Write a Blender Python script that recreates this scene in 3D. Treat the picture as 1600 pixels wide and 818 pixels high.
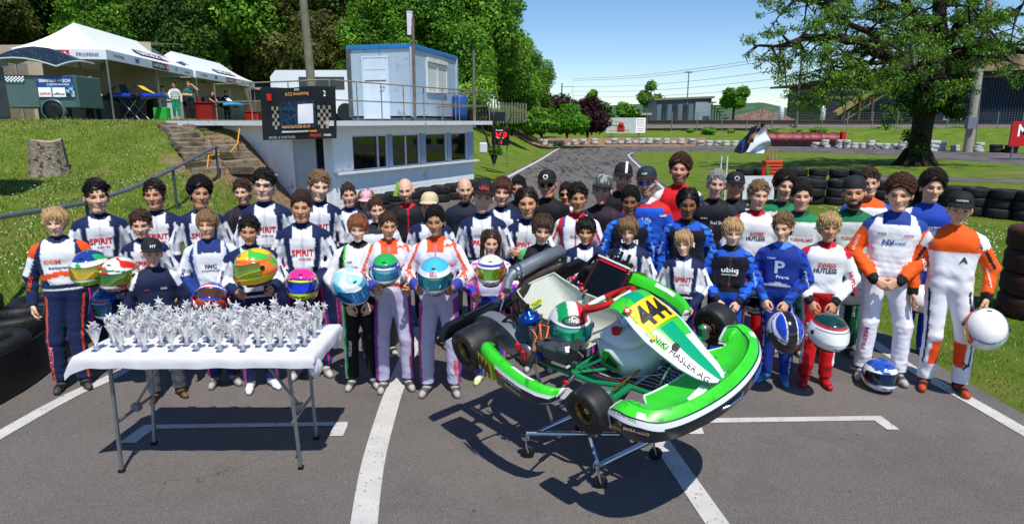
import bpy, math, random
import numpy as np
from mathutils import Vector, Matrix, Euler
from mathutils.bvhtree import BVHTree

for o in list(bpy.data.objects): bpy.data.objects.remove(o, do_unlink=True)
SC = bpy.context.scene
COL = SC.collection
rad = math.radians

# ------------------------------------------------------------------ camera, sky, sun
FPX, HOR, CAMH = 1000.0, 190.0, 2.3
PITCH = math.atan((409 - HOR) / FPX)
cam_d = bpy.data.cameras.new('camera'); cam = bpy.data.objects.new('camera', cam_d); COL.objects.link(cam)
cam.location = (0, 0, CAMH); cam.rotation_euler = (rad(90) - PITCH, 0, 0)
cam_d.sensor_width = 36.0; cam_d.lens = 36.0 * FPX / 1600.0; cam_d.clip_start = 0.05; cam_d.clip_end = 2000
SC.camera = cam
SUN = Vector((-0.17, 0.52, -1.0)).normalized()          # direction the light travels
sun_d = bpy.data.lights.new('sun', 'SUN'); sun_d.energy = 4.5; sun_d.angle = rad(0.5); sun_d.color = (1.0, 0.955, 0.88)
sun = bpy.data.objects.new('sun', sun_d); COL.objects.link(sun)
sun.rotation_euler = SUN.to_track_quat('-Z', 'Y').to_euler(); sun.location = (2, -10, 30)
W = bpy.data.worlds.new('World'); SC.world = W; W.use_nodes = True
wn = W.node_tree; bg = wn.nodes['Background']; sky = wn.nodes.new('ShaderNodeTexSky')
sky.sky_type = 'NISHITA'; sky.sun_disc = False
sky.sun_elevation = math.asin(-SUN.z); sky.sun_rotation = math.atan2(-SUN.x, -SUN.y)
sky.air_density = 1.0; sky.dust_density = 0.0; sky.ozone_density = 2.4; sky.altitude = 400
hs_ = wn.nodes.new('ShaderNodeHueSaturation'); hs_.inputs['Saturation'].default_value = 1.18; wn.links.new(sky.outputs[0], hs_.inputs['Color']); tn_ = wn.nodes.new('ShaderNodeMix'); tn_.data_type = 'RGBA'; tn_.blend_type = 'MULTIPLY'; tn_.inputs[0].default_value = 1.0; tn_.inputs[7].default_value = (.95, .98, 1.07, 1); wn.links.new(hs_.outputs[0], tn_.inputs[6]); wn.links.new(tn_.outputs[2], bg.inputs[0]); bg.inputs[1].default_value = 0.115
SC.view_settings.view_transform = 'Standard'; SC.view_settings.look = 'None'
SC.view_settings.exposure = 0.16; SC.view_settings.gamma = 1.0
SC.render.engine = 'CYCLES'; SC.cycles.max_bounces = 6; SC.cycles.transparent_max_bounces = 8
SC.render.resolution_x = 1024; SC.render.resolution_y = 523

# ------------------------------------------------------------------ placement helpers
def ray(u, v):
    x = (u - 800) / FPX; y = -(v - 409) / FPX; c, s = math.cos(PITCH), math.sin(PITCH)
    return Vector((x, c + y * s, -s + y * c))
def G(u, v, z=0.0):
    d = ray(u, v); return Vector((0, 0, CAMH)) + d * ((z - CAMH) / d.z)
def AT(u, v, Y):
    d = ray(u, v); return Vector((0, 0, CAMH)) + d * (Y / d.y)

# ------------------------------------------------------------------ objects
GR = {}
def thing(name, label, cat, loc=(0, 0, 0), rz=0.0, group=None):
    o = bpy.data.objects.new(name, None); COL.objects.link(o); o.empty_display_size = 0.2
    o.location = loc; o.rotation_euler = (0, 0, rz); o['label'] = label; o['category'] = cat
    if group: o['group'] = group
    return o
def tag(o, label, cat, group=None):
    o['label'] = label; o['category'] = cat
    if group: o['group'] = group
    return o
def link(name, me, parent=None, loc=None, rot=None, scale=None):
    o = bpy.data.objects.new(name, me); COL.objects.link(o)
    if parent is not None: o.parent = parent
    if loc is not None: o.location = loc
    if rot is not None: o.rotation_euler = rot
    if scale is not None: o.scale = scale
    return o
def copy_tree(o, parent=None):
    c = o.copy(); COL.objects.link(c); c.parent = parent
    for ch in o.children: copy_tree(ch, c)
    return c

class MB:
    """collects geometry for one mesh; every piece takes a material slot index"""
    def __init__(s): s.v = []; s.f = []; s.m = []; s.s = []; s.T = Matrix.Identity(4)
    def add(s, vs, fs, m=0, smooth=False):
        n = len(s.v); T = s.T
        s.v += [tuple(T @ Vector(p)) for p in vs]
        for f in fs: s.f.append(tuple(i + n for i in f)); s.m.append(m); s.s.append(smooth)
        return s
    def box(s, c, d, m=0, rot=None, bev=0.0, taper=1.0):
        hx, hy, hz = d[0] / 2, d[1] / 2, d[2] / 2
        R = Euler(rot).to_matrix() if rot else Matrix.Identity(3); c = Vector(c)
        if bev <= 0:
            vs = [(x * (taper if z > 0 else 1), y * (taper if z > 0 else 1), z) for z in (-hz, hz) for y in (-hy, hy) for x in (-hx, hx)]
            fs = [(0, 2, 3, 1), (4, 5, 7, 6), (0, 1, 5, 4), (2, 6, 7, 3), (0, 4, 6, 2), (1, 3, 7, 5)]
        else:
            b = min(bev, hx * .9, hy * .9, hz * .9); vs = []; fs = []
            def ring(ax, ay, z): return [(-ax + b, -ay, z), (ax - b, -ay, z), (ax, -ay + b, z), (ax, ay - b, z), (ax - b, ay, z), (-ax + b, ay, z), (-ax, ay - b, z), (-ax, -ay + b, z)]
            rs = [ring(hx - b, hy - b, -hz), ring(hx, hy, -hz + b), ring(hx, hy, hz - b), ring(hx - b, hy - b, hz)]
            for r in rs: vs += r
            for k in range(3):
                for i in range(8): fs.append((k * 8 + i, k * 8 + (i + 1) % 8, k * 8 + 8 + (i + 1) % 8, k * 8 + 8 + i))
            fs += [tuple(range(7, -1, -1)), tuple(range(24, 32))]
        return s.add([R @ Vector(p) + c for p in vs], fs, m)
    def tube(s, pts, r, m=0, n=8, cap=True, smooth=True):
        P = [Vector(p) for p in pts]; rr = list(r) if isinstance(r, (list, tuple)) else [r] * len(P)
        vs = []; fs = []; t0 = (P[1] - P[0]).normalized()
        a = t0.orthogonal().normalized()
        for i, p in enumerate(P):
            if i == 0: t = t0
            elif i == len(P) - 1: t = (P[i] - P[i - 1]).normalized()
            else: t = ((P[i + 1] - P[i]).normalized() + (P[i] - P[i - 1]).normalized()); t = t.normalized() if t.length > 1e-6 else t0
            a = (a - t * a.dot(t)); a = a.normalized() if a.length > 1e-6 else t.orthogonal().normalized()
            b = t.cross(a)
            for k in range(n):
                q = 2 * math.pi * k / n; vs.append(p + (a * math.cos(q) + b * math.sin(q)) * rr[i])
        for i in range(len(P) - 1):
            for k in range(n): fs.append((i * n + k, i * n + (k + 1) % n, (i + 1) * n + (k + 1) % n, (i + 1) * n + k))
        s.add(vs, fs, m, smooth)
        if cap:
            s.add(vs[:n], [tuple(range(n - 1, -1, -1))], m); s.add(vs[-n:], [tuple(range(n))], m)
        return s
    def cyl(s, a, b, r, m=0, n=12, r2=None, smooth=True): return s.tube([a, b], [r, r if r2 is None else r2], m, n, True, smooth)
    def lathe(s, prof, m=0, n=24, axis='Z', smooth=True, cap=False):
        """prof: (radius, height) pairs"""
        vs = []; fs = []
        for (r, h) in prof:
            for k in range(n):
                q = 2 * math.pi * k / n; x, y = r * math.cos(q), r * math.sin(q)
                vs.append((x, y, h) if axis == 'Z' else ((h, x, y) if axis == 'X' else (y, h, x)))
        for i in range(len(prof) - 1):
            for k in range(n): fs.append((i * n + k, i * n + (k + 1) % n, (i + 1) * n + (k + 1) % n, (i + 1) * n + k))
        if cap: fs += [tuple(range(n - 1, -1, -1)), tuple(range((len(prof) - 1) * n, len(prof) * n))]
        return s.add(vs, fs, m, smooth)
    def prism(s, poly, z0, z1, m=0, smooth=False):
        n = len(poly); vs = [(x, y, z0) for x, y in poly] + [(x, y, z1) for x, y in poly]
        fs = [tuple(range(n - 1, -1, -1)), tuple(range(n, 2 * n))] + [(i, (i + 1) % n, n + (i + 1) % n, n + i) for i in range(n)]
        return s.add(vs, fs, m, smooth)
    def grid(s, P, m=0, smooth=True, closed=False):
        """P: rows of points"""
        r = len(P); c = len(P[0]); vs = [p for row in P for p in row]; fs = []
        for i in range(r - 1):
            for j in range(c if closed else c - 1):
                k = (j + 1) % c; fs.append((i * c + j, i * c + k, (i + 1) * c + k, (i + 1) * c + j))
        return s.add(vs, fs, m, smooth)
    def mesh(s, name, mats):
        me = bpy.data.meshes.new(name); me.from_pydata(s.v, [], s.f); 
        for mt in (mats if isinstance(mats, (list, tuple)) else [mats]): me.materials.append(mt)
        me.polygons.foreach_set('material_index', s.m); me.polygons.foreach_set('use_smooth', s.s); me.update(); return me
    def obj(s, name, mats, parent=None, loc=None, rot=None, kind=None):
        o = link(name, s.mesh(name, mats), parent, loc, rot)
        if kind: o['kind'] = kind
        return o

def np_mesh(name, V, F, mats, col=None, smooth=True, mat_idx=None):
    """V (n,3), F (m,k) arrays; col (n,3) linear colours -> attribute 'Col'"""
    me = bpy.data.meshes.new(name); k = F.shape[1]
    me.vertices.add(len(V)); me.vertices.foreach_set('co', np.ascontiguousarray(V, dtype=np.float32).ravel())
    me.loops.add(F.size); me.loops.foreach_set('vertex_index', np.ascontiguousarray(F, dtype=np.int32).ravel())
    me.polygons.add(len(F)); me.polygons.foreach_set('loop_start', np.arange(0, F.size, k, dtype=np.int32))
    me.polygons.foreach_set('use_smooth', np.full(len(F), smooth))
    for mt in (mats if isinstance(mats, (list, tuple)) else [mats]): me.materials.append(mt)
    if mat_idx is not None: me.polygons.foreach_set('material_index', mat_idx.astype(np.int32))
    if col is not None:
        a = me.color_attributes.new('Col', 'FLOAT_COLOR', 'POINT')
        c = np.ones((len(V), 4), np.float32); c[:, :3] = col; a.data.foreach_set('color', c.ravel())
    me.update(calc_edges=True); return me

# ------------------------------------------------------------------ materials
def lin(h):
    if not isinstance(h, str): return tuple(h)
    h = h.lstrip('#'); v = [int(h[i:i + 2], 16) / 255 for i in (0, 2, 4)]
    return tuple(c / 12.92 if c <= .04045 else ((c + .055) / 1.055) ** 2.4 for c in v)
MATS = {}
def mat(name, col=(.5, .5, .5), rough=.6, metal=0.0, noise=None, bump=None, attr=False, spec=.5, coat=0.0, trans=0.0, ior=1.45, emit=None, sheen=0.0, alpha=1.0, sub=0.0, two=None, coords='Object'):
    """noise=(scale, amount[, detail]); bump=(scale, strength, distance); two=(colour2, scale, lo, hi) second tone"""
    if name in MATS: return MATS[name]
    m = bpy.data.materials.new(name); m.use_nodes = True; nt = m.node_tree; N = nt.nodes; L = nt.links
    b = N['Principled BSDF']; b.inputs['Roughness'].default_value = rough; b.inputs['Metallic'].default_value = metal
    b.inputs['Specular IOR Level'].default_value = spec; b.inputs['Coat Weight'].default_value = coat
    b.inputs['Transmission Weight'].default_value = trans; b.inputs['IOR'].default_value = ior; b.inputs['Alpha'].default_value = alpha
    b.inputs['Sheen Weight'].default_value = sheen
    if sub: b.inputs['Subsurface Weight'].default_value = sub; b.inputs['Subsurface Radius'].default_value = (.02, .006, .003)
    c = lin(col); tc = N.new('ShaderNodeTexCoord'); src = None
    if attr:
        a = N.new('ShaderNodeVertexColor'); a.layer_name = 'Col'; src = a.outputs[0]
    if two:
        n2 = N.new('ShaderNodeTexNoise'); n2.inputs['Scale'].default_value = two[1]; n2.inputs['Detail'].default_value = 6; L.new(tc.outputs[coords], n2.inputs['Vector'])
        rp = N.new('ShaderNodeMapRange'); rp.inputs[1].default_value = two[2]; rp.inputs[2].default_value = two[3]; L.new(n2.outputs[0], rp.inputs[0])
        mx = N.new('ShaderNodeMix'); mx.data_type = 'RGBA'; L.new(rp.outputs[0], mx.inputs[0])
        if src: L.new(src, mx.inputs[6])
        else: mx.inputs[6].default_value = (*c, 1)
        mx.inputs[7].default_value = (*lin(two[0]), 1); src = mx.outputs[2]
    if noise:
        n = N.new('ShaderNodeTexNoise'); n.inputs['Scale'].default_value = noise[0]; n.inputs['Detail'].default_value = noise[2] if len(noise) > 2 else 5
        L.new(tc.outputs[coords], n.inputs['Vector'])
        mr = N.new('ShaderNodeMapRange'); mr.inputs[1].default_value = .25; mr.inputs[2].default_value = .75
        mr.inputs[3].default_value = 1 - noise[1]; mr.inputs[4].default_value = 1 + noise[1]; L.new(n.outputs[0], mr.inputs[0])
        vm = N.new('ShaderNodeVectorMath'); vm.operation = 'SCALE'; L.new(mr.outputs[0], vm.inputs['Scale'])
        if src: L.new(src, vm.inputs[0])
        else: vm.inputs[0].default_value = c
        src = vm.outputs[0]
    if src: L.new(src, b.inputs['Base Color'])
    else: b.inputs['Base Color'].default_value = (*c, 1)
    if bump:
        n = N.new('ShaderNodeTexNoise'); n.inputs['Scale'].default_value = bump[0]; n.inputs['Detail'].default_value = 4; L.new(tc.outputs[coords], n.inputs['Vector'])
        bp = N.new('ShaderNodeBump'); bp.inputs['Strength'].default_value = bump[1]; bp.inputs['Distance'].default_value = bump[2]
        L.new(n.outputs[0], bp.inputs['Height']); L.new(bp.outputs[0], b.inputs['Normal'])
    if emit:
        b.inputs['Emission Color'].default_value = (*lin(emit[0]), 1); b.inputs['Emission Strength'].default_value = emit[1]
    MATS[name] = m; return m

# ------------------------------------------------------------------ numpy fields -> meshes
def surface_nets(F, o, h):
    """F: 3D field (neg inside), origin o, cell h -> V, quads"""
    S = F < 0
    nx, ny, nz = F.shape
    c = np.zeros((nx - 1, ny - 1, nz - 1), np.int8)
    for i in (0, 1):
        for j in (0, 1):
            for k in (0, 1): c += S[i:nx - 1 + i, j:ny - 1 + j, k:nz - 1 + k]
    act = (c > 0) & (c < 8); idx = np.argwhere(act)
    ids = np.full(act.shape, -1, np.int64); ids[act] = np.arange(len(idx))
    cor = [(i, j, k) for i in (0, 1) for j in (0, 1) for k in (0, 1)]
    val = np.stack([F[idx[:, 0] + a, idx[:, 1] + b, idx[:, 2] + d] for a, b, d in cor], 1)
    acc = np.zeros((len(idx), 3)); cnt = np.zeros(len(idx))
    for a in range(8):
        for b in range(a + 1, 8):
            df = [cor[b][q] - cor[a][q] for q in range(3)]
            if sum(map(abs, df)) != 1: continue
            va, vb = val[:, a], val[:, b]; m = (va < 0) != (vb < 0); t = np.where(m, va / np.where(m, va - vb, 1), 0)
            p = np.array(cor[a])[None] + t[:, None] * np.array(df)[None]
            acc += np.where(m[:, None], p, 0); cnt += m
    V = (idx + acc / cnt[:, None]) * h + np.array(o)
    Q = []
    for ax in range(3):
        e = [0, 0, 0]; e[ax] = 1; u = [0, 0, 0]; u[(ax + 1) % 3] = 1; w = [0, 0, 0]; w[(ax + 2) % 3] = 1
        A = S[:nx - e[0], :ny - e[1], :nz - e[2]]; B = S[e[0]:, e[1]:, e[2]:]
        E = np.argwhere(A != B); E = E[np.all(E >= np.array(u) + np.array(w), 1) & np.all(E < np.array(F.shape) - 1, 1)]
        a0 = S[E[:, 0], E[:, 1], E[:, 2]]
        g = lambda d: ids[E[:, 0] - d[0], E[:, 1] - d[1], E[:, 2] - d[2]]
        uw = [u[i] + w[i] for i in range(3)]
        q = np.stack([g((0, 0, 0)), g(u), g(uw), g(w)], 1)
        q = np.where(a0[:, None], q, q[:, ::-1]); Q.append(q)
    Q = np.concatenate(Q); Q = Q[(Q >= 0).all(1)]
    return V, Q
def grid_pts(lo, hi, h):
    ax = [np.arange(lo[i], hi[i] + h, h, dtype=np.float32) for i in range(3)]
    X, Y, Z = np.meshgrid(*ax, indexing='ij', copy=False); return X, Y, Z
def sd_caps(X, Y, Z, a, b, ra, rb, sy=1.0):
    """tapered capsule; sy>1 squashes in depth about the capsule axis"""
    bx, by, bz = b[0] - a[0], b[1] - a[1], b[2] - a[2]; L2 = bx * bx + by * by + bz * bz + 1e-9
    px, py, pz = X - a[0], Y - a[1], Z - a[2]
    t = np.clip((px * bx + py * by + pz * bz) / L2, 0, 1)
    d = np.sqrt((px - t * bx) ** 2 + ((py - t * by) * sy) ** 2 + (pz - t * bz) ** 2)
    return d - (ra + (rb - ra) * t)
def sd_ell(X, Y, Z, c, r):
    x, y, z = (X - c[0]) / r[0], (Y - c[1]) / r[1], (Z - c[2]) / r[2]
    k = np.sqrt(x * x + y * y + z * z); return (k - 1) * min(r)
def smin(a, b, k):
    h = np.maximum(k - np.abs(a - b), 0) / k; return np.minimum(a, b) - h * h * k * .25
def smax(a, b, k): return -smin(-a, -b, k)
def wob(X, Y, Z, s, seed=0):
    r = np.random.RandomState(seed); o = 0
    for i in range(4):
        w = r.normal(size=3) * s * (1 + .5 * i); o = o + np.sin(X * w[0] + Y * w[1] + Z * w[2] + r.rand() * 6.28) / (1 + .4 * i)
    return o / 2.2

# ------------------------------------------------------------------ lettering
TXT = {}
def text_mesh(s, bold=0.0, ext=0.0, res=2):
    """returns (verts, faces) in em units, centred, baseline-free"""
    k = (s, bold, ext, res)
    if k in TXT: return TXT[k]
    cu = bpy.data.curves.new('t', 'FONT'); cu.body = s; cu.align_x = 'CENTER'; cu.align_y = 'CENTER'; cu.size = 1.0; cu.offset = bold
    cu.extrude = ext; cu.resolution_u = res
    ob = bpy.data.objects.new('t', cu); COL.objects.link(ob)
    dg = bpy.context.evaluated_depsgraph_get(); me = bpy.data.meshes.new_from_object(ob.evaluated_get(dg))
    v = [tuple(p.co) for p in me.vertices]; f = [tuple(p.vertices) for p in me.polygons]
    bpy.data.objects.remove(ob); bpy.data.curves.remove(cu); bpy.data.meshes.remove(me)
    if v:
        xs = [p[0] for p in v]; ys = [p[1] for p in v]; w = max(xs) - min(xs); cx = (max(xs) + min(xs)) / 2; cy = (max(ys) + min(ys)) / 2
        v = [((x - cx) / w, (y - cy) / w, z) for x, y, z in v]; h = (max(ys) - min(ys)) / w
    else: h = 0
    TXT[k] = (v, f, h); return TXT[k]
def flat_text(name, s, material, M, width, height=None, bold=0.0, parent=None, lift=0.004):
    """lettering on a flat board; M: 4x4 with x right, y up, z out"""
    v, f, h = text_mesh(s, bold); sy = 1.0 if height is None else height / (h * width)
    mb = MB(); mb.T = M
    mb.add([(x * width, y * width * sy, lift) for x, y, z in v], f)
    return mb.obj(name, material, parent)
def frame(o, x, y):
    """matrix from origin, x-axis and approx y-axis"""
    x = Vector(x).normalized(); y = Vector(y); z = x.cross(y).normalized(); y = z.cross(x)
    return Matrix(((x.x, y.x, z.x, o[0]), (x.y, y.y, z.y, o[1]), (x.z, y.z, z.z, o[2]), (0, 0, 0, 1)))
def drape_text(name, s, material, bvh, M, width, height=None, bold=0.0, parent=None, lift=.005, back=.4, cut=1):
    """lettering wrapped on to a surface by casting along -z of M"""
    v, f, h = text_mesh(s, bold); sy = 1.0 if height is None else height / (h * width)
    zd = (M.to_3x3() @ Vector((0, 0, 1))).normalized(); out = []; base = []
    for x, y, z in v:
        p = M @ Vector((x * width, y * width * sy, back)); hit = bvh.ray_cast(p, -zd, back * 3)
        base.append(hit[0])
    good = [b for b in base if b is not None]
    if not good: return None
    for i, (x, y, z) in enumerate(v):
        b = base[i]
        if b is None: q = M @ Vector((x * width, y * width * sy, 0)); g = min(good, key=lambda t: (t - q).length); b = q + zd * (g - q).dot(zd)
        out.append(b + zd * lift)
    mb = MB(); mb.add(out, f); return mb.obj(name, material, parent)
# ------------------------------------------------------------------ people: templates
SKIN = {'fair': '#d8a98c', 'pale': '#e0b79d', 'tan': '#c4906e', 'olive': '#b4835f', 'brown': '#84583f', 'red': '#cf967c'}
M_SKIN = mat('skin', attr=True, rough=.52, noise=(30, .10), bump=(120, .25, .003), sub=.06, spec=.4)
def make_cloth():
    m = mat('racing_suit_cloth', attr=True, rough=.72, noise=(9, .06, 6), bump=(22, .25, .010), sheen=.05, spec=.3)
    return m
M_CLOTH = make_cloth()
def head_template(kind):
    X, Y, Z = grid_pts((-.105, -.13, -.10), (.105, .13, .25), .005)
    kid = kind == 'kid'; man = kind == 'man'
    jw = .049 if kid else (.052 if man else .047)
    d = sd_ell(X, Y, Z, (0, .014, .140), (.0705, .096, .086))
    d = smin(d, sd_ell(X, Y, Z, (0, -.028, .080), (jw, .062, .078)), .045)
    d = smin(d, sd_caps(X, Y, Z, (-.009, -.069, .017), (.009, -.069, .017), .016 if man else .013, .016 if man else .013), .028)
    for s in (-1, 1):
        d = smin(d, sd_caps(X, Y, Z, (.040 * s, -.052, .088), (.052 * s, -.03, .10), .017, .014), .025)
        d = smin(d, sd_caps(X, Y, Z, (.012 * s, -.081, .128), (.040 * s, -.069, .131), .0095, .008), .014)
        if man: d = smin(d, sd_caps(X, Y, Z, (.043 * s, .0, .042), (.024 * s, -.052, .016), .012, .012), .022)
    for s in (-1, 1):
        d = smax(d, -sd_ell(X, Y, Z, (.031 * s, -.098, .110), (.021, .024, .013)), .010)
        d = smin(d, sd_ell(X, Y, Z, (.031 * s, -.0700, .112), (.0145, .0125, .0105)), .004)
        d = smin(d, sd_ell(X, Y, Z, (.078 * s, .010, .100), (.010, .019, .032)), .010)
        d = smin(d, sd_ell(X, Y, Z, (.011 * s, -.092, .079), (.008, .010, .007)), .008)
    d = smin(d, sd_caps(X, Y, Z, (0, -.084, .118), (0, -.109 if not kid else -.103, .083), .0058, .0110), .010)
    d = smin(d, sd_ell(X, Y, Z, (0, -.083, .056), (.023, .011, .006)), .008)
    d = smin(d, sd_ell(X, Y, Z, (0, -.082, .0455), (.018, .011, .0065)), .008)
    d = smax(d, -sd_ell(X, Y, Z, (0, -.098, .051), (.024, .010, .0022)), .004)
    nr = .039 if kid else (.047 if man else .038)
    d = smin(d, sd_caps(X, Y, Z, (0, .022, .06), (0, .034, -.12), nr, nr * 1.05), .03)
    V, Q = surface_nets(d, (-.105, -.13, -.10), .005)
    x, y, z = V.T; ax = np.abs(x); M = {}
    sm = lambda v: np.clip(v, 0, 1)
    ex = ax - .031
    M['white'] = sm(1.3 - np.sqrt((ex / .0115) ** 2 + ((z - .1115) / .0042) ** 2)) * .55 * (y < -.066)
    M['iris'] = sm(1.35 - np.sqrt((ex / .0070) ** 2 + ((z - .1115) / .0050) ** 2)) * 3 * (y < -.066)
    M['lash_shade'] = sm(1.3 - np.abs(z - .1170 + 9 * ex * ex) / .0042) * (np.abs(ex) < .016) * (y < -.060)  # dark lash line, thickened so it also paints the upper lid's shadow
    M['brow'] = sm(1.5 - np.abs(z - (.1325 + .05 * ex - 9 * ex * ex)) / .0042) * (np.abs(ex) < .019) * (y < -.05)
    M['lip'] = sm(1.5 - np.sqrt((x / .0235) ** 2 + ((z - .0505) / .0095) ** 2)) * 2 * (y < -.07)
    M['teeth'] = sm(1.3 - np.sqrt((x / .018) ** 2 + ((z - .0515) / .0036) ** 2)) * 1.5 * (y < -.07)
    M['beard'] = sm((.068 - z) / .012 - 0) * sm((z + .005) / .02) * sm((-.0 - y) / .02 + .4) * (1 - M['lip'].clip(0, 1))
    M['beard'] = np.maximum(M['beard'], sm(1.4 - np.abs(z - .0665) / .005) * (ax < .028) * (y < -.07))
    M['beard'] = np.maximum(M['beard'], sm((.10 - z) / .02) * sm((ax - .052) / .008) * (y < -.0) * (y > -.055) * (z > .0))
    M['cheek'] = np.exp(-((ax - .042) ** 2 + (z - .08) ** 2) / .0005) * (y < -.02) + np.exp(-(x ** 2 + (z - .082) ** 2) / .00025) * (y < -.09) + (ax > .078) * .8
    hl = .172 - .9 * ax ** 1.5 * 1.0 - np.where(y > -.045, (y + .045) * .75, 0)
    M['scalp'] = sm((z - np.maximum(hl, .03)) / .006 + .5) * (z > .02) * ((y > -.02) | (z > .12)) * (1 - np.exp(-((ax - .078) ** 2 / 1e-4 + (z - .1) ** 2 / 9e-4)) > .5)
    for k in M: M[k] = np.clip(M[k], 0, 1)
    return V, Q, M
HEADS = {k: head_template(k) for k in ('kid', 'man', 'woman')}

def hand_template(pose, h=.0052):
    X, Y, Z = grid_pts((-.05, -.075, -.21), (.11, .06, .03), h)
    kn = [(-.028, -.088), (-.009, -.093), (.010, -.089), (.027, -.080)]; ln = [.068, .077, .071, .055]
    cur = {'relax': (22, 30, 22), 'grip': (30, 42, 34), 'clasp': (38, 52, 30), 'flat': (8, 10, 8)}[pose]
    d = sd_caps(X, Y, Z, (0, 0, .02), (0, 0, -.02), .024, .024, .85)
    for (ky, kz) in kn: d = smin(d, sd_caps(X, Y, Z, (0, ky * .55, -.015), (0.002, ky, kz), .015, .0115), .018)
    for i, (ky, kz) in enumerate(kn):
        p = np.array((.002, ky, kz)); a = 0; fr = .0092 if i < 3 else .0080; fd = None; ex = random.Random(i).uniform(-6, 8)
        for j, fk in enumerate((.45, .30, .25)):
            a += rad(cur[j] + ex * (.5 if j else 1)); L = ln[i] * fk
            q = p + np.array((math.sin(a) * L, ky * .10 * fk, -math.cos(a) * L))
            s = sd_caps(X, Y, Z, p, q, fr * (1 - .08 * j), fr * (1 - .08 * (j + 1))); fd = s if fd is None else smin(fd, s, .004); p = q
        d = smin(d, fd, .005)
    t0, t1, t2, t3 = (.004, -.018, -.020), (.022, -.046, -.050), (.034, -.050, -.078), (.044 if pose != 'flat' else .036, -.044, -.100)
    td = smin(sd_caps(X, Y, Z, t0, t1, .016, .0125), sd_caps(X, Y, Z, t1, t2, .0115, .0100), .006)
    td = smin(td, sd_caps(X, Y, Z, t2, t3, .0098, .0085), .004); d = smin(d, td, .012)
    return surface_nets(d, (-.05, -.075, -.21), h)
HANDS = {(p, q): hand_template(p, hh) for p in ('relax', 'grip', 'clasp') for q, hh in ((1, .0052), (0, .0085))}

def boot_template():
    X, Y, Z = grid_pts((-.07, -.23, -.01), (.07, .09, .15), .0075)
    d = sd_caps(X, Y, Z, (0, .02, .055), (0, -.10, .042), .042, .036)
    d = smin(d, sd_caps(X, Y, Z, (0, -.10, .040), (0.004, -.158, .034), .037, .030), .02)
    d = smin(d, sd_caps(X, Y, Z, (0, .025, .06), (0, .02, .15), .042, .046), .03)
    d = smax(d, .0 - Z, .006)
    V, Q = surface_nets(d, (-.07, -.23, -.01), .0075); return V, Q
BOOT = boot_template()

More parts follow.
